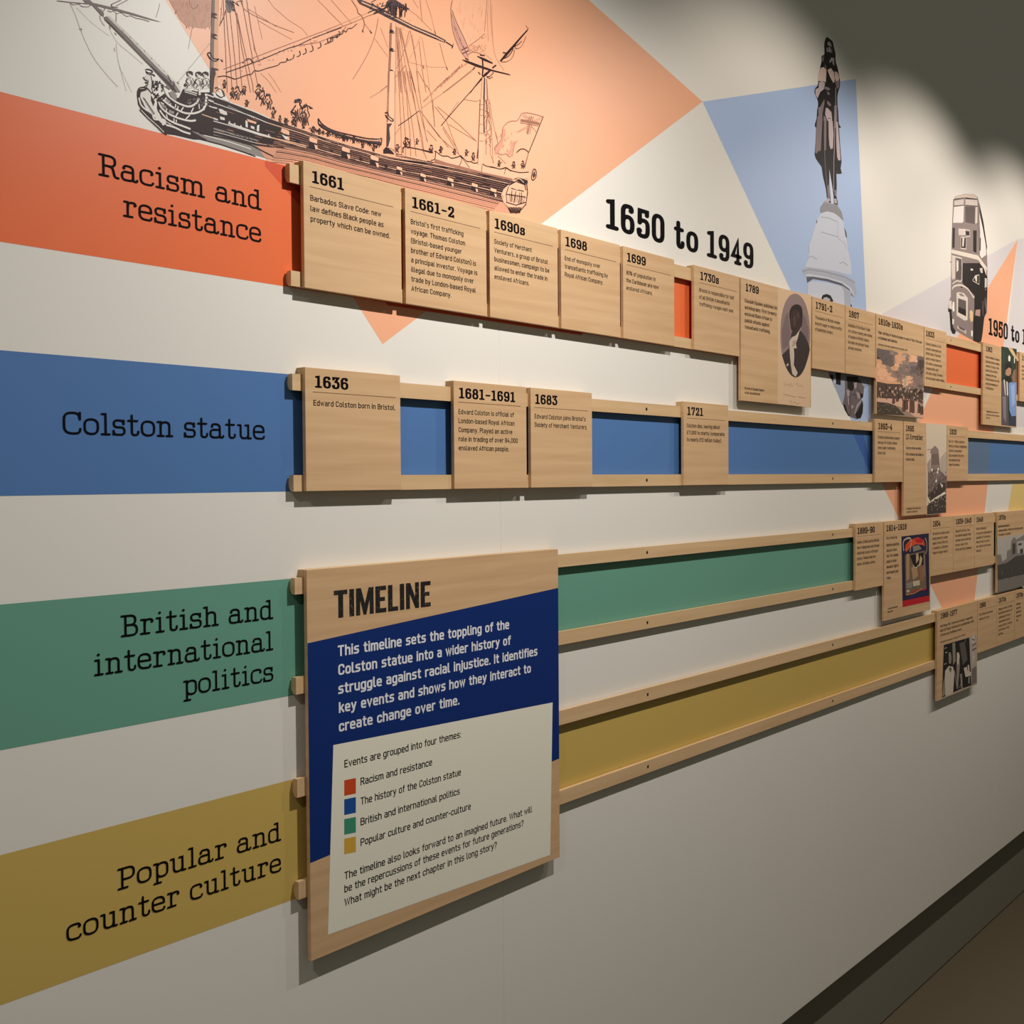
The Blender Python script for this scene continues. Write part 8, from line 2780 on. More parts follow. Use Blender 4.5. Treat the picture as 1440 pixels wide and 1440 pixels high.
CARDS = [
{'row': 0, 'x0': 1022.0, 'x1': 1202.0, 'top': 417.6, 'bot': 253.0, 'head': '1661', 'label': 'birch timeline card headed 1661, first on the top row, three lines on Barbados', 'bold': 0, 'photo': None, 'hx': [1036.7, 1093.3], 'rule': [1033.2, 1186.8], 'head2': None, 'hz': 391.6, 'lines': [['Barbados Slave Code: new', 1033.4, 367.8, 1162.6], ['law defines Black people as', 1033.4, 354.2, 1166.9], ['property which can be owned.', 1033.4, 340.6, 1179.0]], 'caps': []},
{'row': 0, 'x0': 1210.3, 'x1': 1388.3, 'top': 417.6, 'bot': 253.0, 'head': '1661–2', 'label': 'birch timeline card headed 1661–2 with eight lines of text', 'bold': 0, 'photo': None, 'hx': [1224.5, 1314.7], 'rule': [1221.2, 1373.6], 'head2': None, 'hz': 391.6, 'lines': [["Bristol's first trafficking", 1221.5, 367.8, 1335.0], ['voyage. Thomas Colston', 1221.5, 354.2, 1338.6], ['(Bristol-based younger', 1221.5, 340.6, 1330.7], ['brother of Edward Colston) is', 1221.5, 326.9, 1363.3], ['a principal investor. Voyage is', 1221.5, 313.3, 1366.2], ['illegal due to monopoly over', 1221.5, 299.7, 1357.8], ['trade by London-based Royal', 1221.5, 286.1, 1362.2], ['African Company.', 1221.5, 272.5, 1306.7]], 'caps': []},
{'row': 0, 'x0': 1396.1, 'x1': 1570.9, 'top': 417.6, 'bot': 253.0, 'head': '1690s', 'label': 'birch timeline card headed 1690s with five lines on merchants', 'bold': 0, 'photo': None, 'hx': [1408.3, 1484.1], 'rule': [1407.0, 1557.7], 'head2': None, 'hz': 391.6, 'lines': [['Society of Merchant', 1407.0, 367.8, 1501.1], ['Venturers, a group of Bristol', 1407.0, 354.2, 1543.5], ['businessmen, campaign to be', 1407.0, 340.6, 1547.5], ['allowed to enter the trade in', 1407.0, 326.9, 1542.4], ['enslaved Africans.', 1407.0, 313.3, 1494.3]], 'caps': []},
{'row': 0, 'x0': 1580.2, 'x1': 1755.3, 'top': 417.6, 'bot': 253.0, 'head': '1698', 'label': 'birch timeline card headed 1698 on the end of a monopoly', 'bold': 0, 'photo': None, 'hx': [1592.5, 1654.6], 'rule': [1591.5, 1743.1], 'head2': None, 'hz': 391.6, 'lines': [['End of monopoly over', 1590.4, 367.8, 1693.8], ['transatlantic trafficking by', 1590.4, 354.2, 1716.8], ['Royal African Company.', 1590.4, 340.6, 1702.4]], 'caps': []},
{'row': 0, 'x0': 1765.7, 'x1': 1939.6, 'top': 417.6, 'bot': 253.0, 'head': '1699', 'label': 'birch timeline card headed 1699, left of the small open orange gap', 'bold': 0, 'photo': None, 'hx': [1777.9, 1839.8], 'rule': [1776.6, 1926.1], 'head2': None, 'hz': 391.6, 'lines': [['80% of population in', 1775.4, 367.8, 1873.2], ['the Caribbean are now', 1775.4, 354.2, 1883.6], ['enslaved Africans.', 1775.4, 340.6, 1862.2]], 'caps': []},
{'row': 0, 'x0': 2013.1, 'x1': 2196.2, 'top': 417.6, 'bot': 253.0, 'head': '1730s', 'label': 'birch timeline card headed 1730s, right of the small open orange gap', 'bold': 0, 'photo': None, 'hx': [2036.8, 2110.8], 'rule': [2034.1, 2184.5], 'head2': None, 'hz': 391.6, 'lines': [['Bristol is responsible for half', 2033.1, 367.8, 2173.9], ['of all British transatlantic', 2033.1, 354.2, 2155.3], ['trafficking voyages each year.', 2033.1, 340.6, 2172.7]], 'caps': []},
{'row': 0, 'x0': 2202.7, 'x1': 2537.3, 'top': 417.6, 'bot': 162.0, 'head': '1789', 'label': 'long birch card headed 1789 with an oval portrait of a man in a dark coat', 'bold': 1, 'photo': 'por', 'hx': [2223.3, 2281.7], 'rule': None, 'head2': None, 'hz': 391.6, 'lines': [['Olaudah Equiano publishes his', 2219.6, 367.8, 2367.2], ['autobiography. First formerly', 2219.6, 354.2, 2363.9], ['enslaved Black African to', 2219.6, 340.6, 2342.3], ['publish attacks against', 2219.6, 326.9, 2330.6], ['transatlantic trafficking.', 2219.6, 313.3, 2333.9]], 'caps': [['Portrait of Olaudah Equiano,', 2218.4, 186.0, 2306.9], ['writer and abolitionist', 2218.4, 176.9, 2288.0]]},
{'row': 0, 'x0': 2543.7, 'x1': 2725.9, 'top': 417.6, 'bot': 253.0, 'head': '1791–2', 'label': 'narrow birch card headed 1791–2, just right of the oval portrait', 'bold': 0, 'photo': None, 'hx': [2562.1, 2653.1], 'rule': [2560.6, 2714.8], 'head2': None, 'hz': 391.6, 'lines': [['Thousands of British women', 2559.1, 367.8, 2696.4], ['boycott sugar to reduce profits', 2559.1, 354.2, 2706.8], ['of plantation owners.', 2559.1, 340.6, 2657.8]], 'caps': []},
{'row': 0, 'x0': 2728.8, 'x1': 2913.2, 'top': 417.6, 'bot': 253.0, 'head': '1807', 'label': 'narrow birch card headed 1807, left of the stormy painting card', 'bold': 0, 'photo': None, 'hx': [2749.0, 2809.8], 'rule': [2747.3, 2896.5], 'head2': None, 'hz': 391.6, 'lines': [['Abolition of the Slave Trade', 2744.9, 367.8, 2878.9], ['Act outlaws buying and selling', 2744.9, 354.2, 2892.1], ['of people in British Empire,', 2744.9, 340.6, 2874.5], ['but does not protect those', 2744.9, 326.9, 2870.1], ['already enslaved.', 2744.9, 313.3, 2826.8]], 'caps': []},
{'row': 0, 'x0': 2917.4, 'x1': 3254.6, 'top': 417.6, 'bot': 162.0, 'head': '1810s-1830s', 'label': 'long birch card headed 1810s-1830s with a painting of a crowd under stormy sky', 'bold': 1, 'photo': 'pai', 'hx': [2933.2, 3098.8], 'rule': None, 'head2': None, 'hz': 391.6, 'lines': [['Major uprisings of enslaved people on coast of West Africa and', 2931.7, 367.8, 3239.1], ['in Caribbean and Americas.', 2931.7, 354.2, 3061.3]], 'caps': [['Uprising on the coast, painted view of the battle, 1831', 2931.7, 338.4, 3131.1]]},
{'row': 0, 'x0': 3259.0, 'x1': 3435.3, 'top': 417.6, 'bot': 253.0, 'head': '1833', 'label': 'narrow birch card headed 1833 below the printed bus, left of an orange gap', 'bold': 0, 'photo': None, 'hx': [3270.9, 3335.9], 'rule': [3270.0, 3419.6], 'head2': None, 'hz': 391.6, 'lines': [['Slavery Abolition Act for', 3270.0, 367.8, 3390.4], ['gradual emancipation in', 3270.0, 354.2, 3392.3], ['British Empire. Plantation', 3270.0, 340.6, 3388.4], ['owners receive share of', 3270.0, 326.9, 3388.4], ['£20 million compensation.', 3270.0, 313.3, 3400.1], ['Compensation paid', 3270.0, 299.7, 3369.2], ['(£16 billion today). Formerly', 3270.0, 286.1, 3404.9], ['enslaved people receive nothing.', 3270.0, 272.5, 3419.6]], 'caps': []},
{'row': 0, 'x0': 3763.3, 'x1': 4112.5, 'top': 417.6, 'bot': 162.0, 'head': '1963', 'label': 'long birch card headed 1963 with a colour photograph of two men', 'bold': 1, 'photo': 'men', 'hx': [3791.0, 3852.4], 'rule': None, 'head2': None, 'hz': 391.6, 'lines': [['Bristol Omnibus Company', 3789.7, 370.2, 3928.2], ['and union refuse to employ', 3789.7, 356.4, 3926.1], ['workers of colour. After', 3789.7, 342.6, 3922.5], ['boycott led by activists,', 3789.7, 328.8, 3908.3], ['company lifts ban.', 3789.7, 315.0, 3897.7], ['Protest inspires laws that', 3789.7, 301.2, 3926.1], ['end discrimination at', 3789.7, 287.4, 3911.9], ['workplaces.', 3789.7, 273.6, 3869.7]], 'caps': [['Campaign leaders outside court', 3796.4, 201.6, 3920.4], ['after talks with bus company,', 3796.4, 191.4, 3929.6], ['Bristol.', 3796.4, 181.2, 3835.2]]},
{'row': 0, 'x0': 4144.2, 'x1': 4324.2, 'top': 417.6, 'bot': 253.0, 'head': '1960s', 'label': 'birch card at the right frame edge of the top row, mostly out of view', 'bold': 0, 'photo': None, 'hx': [4169.0, 4273.1], 'rule': None, 'head2': None, 'hz': 391.6, 'lines': [['Race Relations Acts', 4169.0, 367.8, None], ['make it unlawful to', 4169.0, 354.2, None], ['refuse housing or work', 4169.0, 340.6, None], ['on grounds of race.', 4169.0, 326.9, None]], 'caps': []},
{'row': 1, 'x0': 1020.7, 'x1': 1196.8, 'top': 149.5, 'bot': -13.0, 'head': '1636', 'label': 'birch timeline card headed 1636, first on the blue row, one line of text', 'bold': 0, 'photo': None, 'hx': [1037.4, 1097.1], 'rule': [1033.8, 1187.3], 'head2': None, 'hz': 123.5, 'lines': [['Edward Colston born in Bristol.', 1034.6, 99.7, 1186.7]], 'caps': []},
{'row': 1, 'x0': 1310.3, 'x1': 1484.5, 'top': 149.5, 'bot': -13.0, 'head': '1681–1691', 'label': 'birch timeline card headed 1681–1691 on the blue row, five lines of text', 'bold': 0, 'photo': None, 'hx': [1321.7, 1456.5], 'rule': [1320.3, 1469.7], 'head2': None, 'hz': 123.5, 'lines': [['Edward Colston is official of', 1320.3, 99.7, 1452.3], ['London-based Royal African', 1320.3, 86.1, 1453.9], ['Company. Played an active', 1320.3, 72.5, 1448.1], ['role in trading of over 84,000', 1320.3, 58.8, 1461.8], ['enslaved African people.', 1320.3, 45.2, 1439.3]], 'caps': []},
{'row': 1, 'x0': 1495.8, 'x1': 1666.9, 'top': 149.5, 'bot': -13.0, 'head': '1683', 'label': 'birch timeline card headed 1683 on the blue row, two lines of text', 'bold': 0, 'photo': None, 'hx': [1507.4, 1567.3], 'rule': [1504.7, 1655.2], 'head2': None, 'hz': 123.5, 'lines': [["Edward Colston joins Bristol's", 1505.7, 99.7, 1647.8], ['Society of Merchant Venturers.', 1505.7, 86.1, 1652.1]], 'caps': []},
{'row': 1, 'x0': 1972.5, 'x1': 2149.0, 'top': 149.5, 'bot': -13.0, 'head': '1721', 'label': 'birch timeline card headed 1721, alone between two long blue gaps', 'bold': 0, 'photo': None, 'hx': [1985.8, 2047.0], 'rule': [1985.0, 2134.7], 'head2': None, 'hz': 123.5, 'lines': [['Colston dies, leaving about', 1984.2, 99.7, 2113.4], ['£71,000 to charity (comparable', 1984.2, 86.1, 2133.0], ['to nearly £12 million today).', 1984.2, 72.5, 2120.1]], 'caps': []},
{'row': 1, 'x0': 2910.8, 'x1': 3101.6, 'top': 149.5, 'bot': -13.0, 'head': '1893–4', 'label': 'narrow birch card headed 1893–4 below the stormy painting card', 'bold': 0, 'photo': None, 'hx': [2932.9, 3025.9], 'rule': [2931.2, 3081.3], 'head2': None, 'hz': 123.5, 'lines': [['Wealthy businessmen propose', 2930.4, 99.7, 3076.8], ['and pay for Colston statue', 2930.4, 86.1, 3058.8], ['when public fundraising', 2930.4, 72.5, 3047.1], ['efforts fail.', 2930.4, 58.8, 2981.4]], 'caps': []},
{'row': 1, 'x0': 3107.7, 'x1': 3437.5, 'top': 149.5, 'bot': -105.0, 'head': '1895', 'label': 'long birch card headed 1895 with an old photograph of a crowd round a monument', 'bold': 1, 'photo': 'mon', 'hx': [3122.5, 3181.6], 'rule': None, 'head2': ['13 November', 3122.5, 101.6], 'hz': 123.5, 'lines': [['Colston statue unveiled.', 3122.5, 75.2, 3236.5], ['Civic ceremony and holiday on', 3122.5, 58.2, 3256.1], ['Colston Day.', 3122.5, 44.5, 3186.3]], 'caps': [['Unveiling of the statue in the', 3129.9, -88.1, 3233.6], ['centre of Bristol', 3129.9, -97.1, 3207.4]], 'h2r': 3248.4},
{'row': 1, 'x0': 3443.4, 'x1': 3626.4, 'top': 149.5, 'bot': -13.0, 'head': '1920', 'label': 'narrow birch card headed 1920, right of the monument photograph', 'bold': 0, 'photo': None, 'hx': [3463.0, 3523.5], 'rule': [3460.8, 3602.9], 'head2': None, 'hz': 123.5, 'lines': [['Rev. H. J. Wilkins publishes', 3457.6, 99.7, 3594.8], ['history of Colston, highlighting', 3457.6, 86.1, 3611.0], ['his links to enslavement.', 3457.6, 72.5, 3571.9], ['Calls are made for the city to', 3457.6, 58.8, 3587.9], ['end celebrations and', 3457.6, 45.2, 3553.8], ['reject his memory.', 3457.6, 31.6, 3553.8]], 'caps': []},
{'row': 2, 'x0': 2790.5, 'x1': 2966.1, 'top': -115.4, 'bot': -281.4, 'head': '1889–90', 'label': 'narrow birch card headed 1889–90 at the right end of the green gap', 'bold': 0, 'photo': None, 'hx': [2801.9, 2910.5], 'rule': [2799.5, 2950.9], 'head2': None, 'hz': -141.4, 'lines': [['Labour strikes across Britain.', 2799.5, -165.2, 2940.7], ['Most widespread and intense', 2799.5, -178.8, 2939.8], ["industrial unrest in Britain's", 2799.5, -192.4, 2933.9], ['history. Women lead new', 2799.5, -206.1, 2917.1], ['unions, including workers.', 2799.5, -219.7, 2917.1]], 'caps': []},
{'row': 2, 'x0': 2972.8, 'x1': 3310.1, 'top': -115.4, 'bot': -375.0, 'head': '1914–1918', 'label': 'long birch card headed 1914–1918 with a red and navy banner picture', 'bold': 1, 'photo': 'pos', 'hx': [2987.8, 3128.8], 'rule': None, 'head2': None, 'hz': -141.4, 'lines': [['First World War.', 2988.7, -163.2, 3064.7], ['Industrial and political', 2988.7, -181.0, 3075.6], ['disputes follow', 2988.7, -195.4, 3060.2], ['war. For women,', 2988.7, -209.8, 3071.0], ['people of colour', 2988.7, -224.2, 3058.4], ['demand rights', 2988.7, -238.6, 3072.0], ['and equal pay', 2988.7, -253.0, 3071.0], ['rise.', 2988.7, -267.4, 3020.2]], 'caps': [['Trade union banner', 2996.5, -347.0, 3067.4], ['about 1918', 2996.5, -356.1, 3031.7]]},
{'row': 2, 'x0': 3312.4, 'x1': 3497.2, 'top': -115.4, 'bot': -281.4, 'head': '1934', 'label': 'narrow birch card headed 1934, just right of the red and navy banner card', 'bold': 0, 'photo': None, 'hx': [3328.8, 3389.0], 'rule': [3328.8, 3477.0], 'head2': None, 'hz': -141.4, 'lines': [['Mill and town workers across', 3326.7, -165.2, 3463.9], ['county march to London', 3326.7, -178.8, 3449.8], ['against poverty after cuts', 3326.7, -192.4, 3449.8], ["to benefits, in Britain's", 3326.7, -206.1, 3455.2], ['largest hunger march.', 3326.7, -219.7, 3453.0]], 'caps': []},
{'row': 2, 'x0': 3499.6, 'x1': 3686.6, 'top': -115.4, 'bot': -281.4, 'head': '1939–1945', 'label': 'narrow birch card headed 1939–1945 on the green row', 'bold': 0, 'photo': None, 'hx': [3519.0, 3659.3], 'rule': [3517.8, 3671.2], 'head2': None, 'hz': -141.4, 'lines': [['Second World War. Over', 3515.6, -165.2, 3643.9], ['two million people from', 3515.6, -178.8, 3653.4], ['colonies serve in British', 3515.6, -192.4, 3653.4], ['forces, many from', 3515.6, -206.1, 3624.0], ['Africa and the Caribbean.', 3515.6, -219.7, 3661.7]], 'caps': []},
{'row': 2, 'x0': 3689.3, 'x1': 3876.9, 'top': -115.4, 'bot': -281.4, 'head': '1948', 'label': 'narrow birch card headed 1948 on the green row, left of the tall buildings photograph', 'bold': 0, 'photo': None, 'hx': [3704.9, 3768.6], 'rule': [3704.9, 3863.7], 'head2': None, 'hz': -141.4, 'lines': [['British Nationality', 3704.9, -165.2, 3799.9], ['Act gives citizenship to', 3704.9, -178.8, 3854.7], ['people of colonies.', 3704.9, -192.4, 3844.4], ['Many travel to work in', 3704.9, -206.1, 3835.5], ['new health service and', 3704.9, -219.7, 3844.4], ['industry.', 3704.9, -233.3, 3756.2]], 'caps': []},
{'row': 2, 'x0': 3911.8, 'x1': 4248.8, 'top': -115.4, 'bot': -375.0, 'head': '1970s', 'label': 'long birch card headed 1970s with a grey photograph of tall buildings', 'bold': 1, 'photo': 'bld', 'hx': [3922.8, 3998.3], 'rule': None, 'head2': None, 'hz': -141.4, 'lines': [['Regeneration schemes change inner city', 3920.7, -165.2, None], ['communities with new housing and', 3920.7, -178.8, 4187.8], ['roads built.', 3920.7, -192.4, 4060.1]], 'caps': []},
{'row': 3, 'x0': 3366.0, 'x1': 3717.0, 'top': -383.8, 'bot': -644.4, 'head': '1966–1977', 'label': 'long birch card headed 1966–1977 with a black and white photograph of people', 'bold': 1, 'photo': 'grp', 'hx': [3393.0, 3533.9], 'rule': None, 'head2': None, 'hz': -409.8, 'lines': [['Notting Hill Carnival brings together', 3390.2, -434.6, 3676.4], ['and St Pauls festival is established with', 3390.2, -447.5, 3684.2], ['African and Caribbean roots.', 3390.2, -460.5, 3573.6]], 'caps': [['Carnival procession through city streets', 3393.0, -479.8, 3607.8]]},
{'row': 3, 'x0': 3721.7, 'x1': 3907.3, 'top': -383.8, 'bot': -548.4, 'head': '1968', 'label': 'narrow birch card headed 1968 on the lowest row', 'bold': 0, 'photo': None, 'hx': [3737.9, 3798.2], 'rule': [3736.5, 3899.5], 'head2': None, 'hz': -409.8, 'lines': [['First Black bookshop', 3736.5, -433.6, 3867.8], ['opens in city.', 3736.5, -447.2, 3833.1]], 'caps': []},
{'row': 3, 'x0': 3910.2, 'x1': 4098.7, 'top': -383.8, 'bot': -548.4, 'head': '1970s', 'label': 'narrow birch card headed 1970s on the lowest row, seven lines of text', 'bold': 0, 'photo': None, 'hx': [3927.3, 4005.3], 'rule': [3924.3, 4093.5], 'head2': None, 'hz': -409.8, 'lines': [['Reggae sound systems', 3927.3, -433.6, 4073.9], ['become centre of', 3927.3, -447.2, 4071.7], ['community life and', 3927.3, -460.8, 4053.3], ['local bands record', 3927.3, -474.5, 4047.9], ['songs about racism', 3927.3, -488.1, 4071.7], ['and inner city', 3927.3, -501.7, 4042.6], ['life.', 3927.3, -515.3, 3981.1]], 'caps': []},
{'row': 3, 'x0': 4102.7, 'x1': 4308.4, 'top': -383.8, 'bot': -548.4, 'head': '1970s', 'label': 'birch card headed 1970s at the right frame edge of the lowest row', 'bold': 0, 'photo': None, 'hx': [4118.8, 4193.9], 'rule': [4115.5, 4286.6], 'head2': None, 'hz': -409.8, 'lines': [['Punk and reggae', 4117.7, -433.6, None], ['groups join rallies', 4117.7, -447.2, None], ['against racism and', 4117.7, -460.8, None], ['fascism across the', 4117.7, -474.5, None], ['country.', 4117.7, -488.1, None]], 'caps': []}]
# ---------------------------------------------------------------- setting
M_WALL = painted('wall_white_vinyl', 'e6e2da', .42, .4)
M_GROOVE = M_WALL
ZB = ZC-1.238
XS = [-1.9+.0, 0.1832, 1.4372, 2.6885, 3.9618, 5.216, 6.47, 7.72]
mb = MB(); g = .0009
prof = []
for i, x in enumerate(XS):
    if i == 0 or i == len(XS)-1: prof.append((x, 0))
    else: prof += [(x-g, 0), (x, .0008), (x+g, 0)]
ztop = 3.3
for (xa, ya), (xb, yb) in zip(prof, prof[1:]): mb.face([(xa, ya, ZB), (xb, yb, ZB), (xb, yb, ztop), (xa, ya, ztop)], M_WALL)
xa, xb = XS[0], XS[-1]
mb.face([(xa, 0, ZB), (xa, .12, ZB), (xb, .12, ZB), (xb, 0, ZB)], M_WALL)
mb.face([(xa, 0, ztop), (xb, 0, ztop), (xb, .12, ztop), (xa, .12, ztop)], M_WALL)
mb.face([(xa, .12, ZB), (xa, .12, ztop), (xb, .12, ztop), (xb, .12, ZB)], M_WALL)
mb.face([(xa, 0, ZB), (xa, 0, ztop), (xa, .12, ztop), (xa, .12, ZB)], M_WALL)
mb.face([(xb, 0, ZB), (xb, .12, ZB), (xb, .12, ztop), (xb, 0, ztop)], M_WALL)
o = mb.build('wall_left'); o['kind'] = 'structure'; o['label'] = 'white panelled display wall with fine vertical joints'
mb = MB(); mb.box(xa, xb, .05, .114, 0, .02, flat('plinth_gap', '14120f', .9, .05)); mb.box(xa, xb, .036, .115, .005, ZB, painted('plinth_grey', '7c786c', .55, .3)); o = mb.build('baseboard_left'); o['kind'] = 'structure'; o['label'] = 'dark grey recessed plinth under the display wall'
M_FLOOR = bpy.data.materials.new('floor_taupe'); M_FLOOR.use_nodes = True
nt = M_FLOOR.node_tree; b = nt.nodes['Principled BSDF']; tc = nt.nodes.new('ShaderNodeTexCoord'); n1 = nt.nodes.new('ShaderNodeTexNoise'); n1.inputs['Scale'].default_value = 260; n1.inputs['Detail'].default_value = 3
cr = nt.nodes.new('ShaderNodeValToRGB'); cr.color_ramp.elements[0].color = (*lin('50462f'), 1); cr.color_ramp.elements[1].color = (*lin('5d5240'), 1)
nt.links.new(tc.outputs['Object'], n1.inputs['Vector']); nt.links.new(n1.outputs['Fac'], cr.inputs['Fac']); nt.links.new(cr.outputs[0], b.inputs['Base Color']); b.inputs['Roughness'].default_value = .6
mb = MB(); mb.box(xa-.5, xb+.5, -3.2, .115, -.05, 0, M_FLOOR); o = mb.build('floor'); o['kind'] = 'structure'; o['label'] = 'taupe floor along the display wall'
# ---------------------------------------------------------------- wall graphics
INK = flat('lettering_black', '0a0608', .7, .06)
INKW = flat('lettering_near_black_wall', '09060a', .65, .08)
def facet(name, pts, M, y, parent, label=None):
    mb = MB(); mb.face([(a*1e-3, y, b*1e-3+ZC) for a, b in pts], M); return mb.build(name, parent, label=label)
ROWZ = [(.4107, .2539), (.1402, -.0131), (-.1275, -.2815), (-.3925, -.5520)]
BAND = [('stripe_orange', 'ec713f', 'orange'), ('stripe_blue', '5179b0', 'blue'), ('stripe_green', '689f8b', 'green'), ('stripe_yellow', 'ccae5e', 'yellow')]
BANDLAB = ['orange painted stripe lettered Racism and resistance, topmost of four', 'blue painted stripe with one line of black lettering, second from the top', 'green painted stripe lettered British and international politics', 'yellow painted stripe lettered Popular and counter culture, lowest of four']
XE = 7.0
for i, (mn, hx, nm) in enumerate(BAND):
    zt, zb = ROWZ[i]
    M = painted(mn, hx, .4, .4)
    t = thing('wall_stripe', BANDLAB[i], 'wall stripe', (-.5, 0, ZC+zb), 'four coloured stripes across the wall')
    mb = MB(); mb.face([(-1.6, -.00012, ZC+zb), (XE, -.00012, ZC+zb), (XE, -.00012, ZC+zt), (-1.6, -.00012, ZC+zt)], M); mb.build('colour_band', t)
    mb = MB()
    for s, x0, z0, x1 in TI['r%d' % (i+1)]: text(mb, s, 'TW', .72, .0251, x0*1e-3, z0*1e-3+ZC, -.0007, INKW, x1*1e-3, gap=1.25, space=3.2, caps='rd')
    mb.build('lettering', t)
    for k, (key, pts) in enumerate(OVER[i]):
        mb = MB(); mb.face([(a*1e-3, -.0002, b*1e-3+ZC) for a, b in pts], painted('overlap_'+key, PAL[key], .4, .4)); mb.build('overlap_patch', t)
t = thing('ship_print', 'large printed engraving of a sailing ship on a peach triangle', 'wall print', (1.2, 0, ZC+.2), 'wall prints')
facet('peach_triangle', F['peach_big'], painted('facet_peach', 'f2b08a', .4, .4), -.00009, t)
for nm, key, y in (('furled_sail', 'sail', -.0003), ('rigging', 'rig', -.00045), ('spar', 'spar', -.0005), ('ship_hull', 'hull', -.0003), ('crew_on_deck', 'crew', -.0006), ('ensign_flag', 'flag', -.0004)):
    o = art(MB(), ART[key], y).build(nm, t)
    if nm in ('crew_on_deck',): o['kind'] = 'stuff'
t = thing('statue_print', 'printed dark statue on a pale stone pedestal over a light blue shape', 'wall print', (2.6, 0, ZC+.2), 'wall prints')
facet('blue_shape', F['blue'], painted('facet_blue', 'a9bee2', .4, .4), -.00007, t)
art(MB(), ART['ped'], -.0003).build('pedestal', t); art(MB(), ART['fig'], -.0003).build('statue_figure', t); art(MB(), ART['low'], -.0003).build('plinth_sculpture', t)
t = thing('bus_print', 'printed black and white double decker bus by a peach triangle', 'wall print', (3.7, 0, ZC+.4), 'wall prints')
facet('lilac_shape', F['lilac'], painted('facet_lilac', 'd9d3d6', .4, .4), -.00006, t); facet('lilac_shape', F['lilac2'], MATS['facet_lilac'], -.00006, t)
facet('peach_triangle', F['peach_small'], MATS['facet_peach'], -.00008, t); facet('yellow_shape', F['yellow'], painted('facet_yellow', 'e9cc82', .4, .4), -.00007, t)
art(MB(), ART['bus'], -.0003).build('bus_picture', t)
for key, lab in (('h1', 'bold black date lettering 1650 to 1949 on the white wall'), ('h2', 'bold black date lettering beginning 1950 at the right frame edge')):
    s, x0, z0, x1 = TI[key][0]
    mb = MB(); text(mb, s, 'TW', 1.12, .0535, x0*1e-3, z0*1e-3+ZC, -.0008, INKW, x1*1e-3, gap=2.85, space=3.6, caps='rd', con=1.7)
    o = mb.build('date_lettering'); o['label'] = lab; o['category'] = 'wall lettering'; o['group'] = 'date headings on the wall'
# ---------------------------------------------------------------- rails
W_BOARD = wood('birch_board', 'd7b389', 'c7a178'); W_RAIL = wood('birch_rail', 'dbba90', 'cba87c', 2.0, 45)
W_EDGE = wood('birch_plywood_edge', 'cdb083', 'a98755', 1.0, 300)
M_SCREW = flat('screw_steel', '57504a', .35, .6); M_SCREW.node_tree.nodes['Principled BSDF'].inputs['Metallic'].default_value = .8
M_HOLE = flat('screw_recess', '3a2f24', .8, .1)
RD = .01056
RAILZ = [((.4115, .3872), (.2737, .2539)), ((.1402, .1187), (.0083, -.0131)), ((-.1263, -.1478), (-.2568, -.2792)), ((-.3907, -.4151), (-.5269, -.5503))]
def rail(i, k):
    zt, zb = RAILZ[i][k]
    pos = 'upper' if k == 0 else 'lower'
    t = thing('display_rail', '%s birch rail along the %s stripe' % (pos, BAND[i][2]), 'rail', (XR0, 0, ZC+zb), 'birch rails across the wall')
    h = zt-zb
    pr = [(-RD, 0), (-RD, h), (-.0035, h), (-.0012, h-.0028), (-.0002, h-.008), (-.0002, h*.42), (-.0014, h*.2), (-.0042, .0012), (-.0065, 0)]
    mb = MB(); n = len(pr)
    A = [(XR0, y, ZC+zb+z) for y, z in pr]; B = [(XE, y, ZC+zb+z) for y, z in pr]
    for j in range(n): q = (j+1) % n; mb.face([A[j], A[q], B[q], B[j]], W_RAIL)
    mb.face(A[::-1], W_RAIL); mb.face(B, W_RAIL)
    mb.build('rail_bar', t, (XR0, 0, ZC+zb))
    for x in SCREWX:
        mb = MB(); zc = ZC+(zt+zb)/2; r = .0032
        disc(mb, x, zc, r, -RD-.00008, M_HOLE, 14); disc(mb, x, zc, r*.72, -RD-.00016, M_SCREW, 12)
        ribbon(mb, [(x-r*.5, zc), (x+r*.5, zc)], r*.22, -RD-.00022, M_HOLE, cap='none'); ribbon(mb, [(x, zc-r*.5), (x, zc+r*.5)], r*.22, -RD-.00022, M_HOLE, cap='none')
        mb.build('screw', t)
XR0 = 1.0045
SCREWX = [1.850, 2.670, 3.490, 4.310]
for i in range(4):
    for k in range(2): rail(i, k)
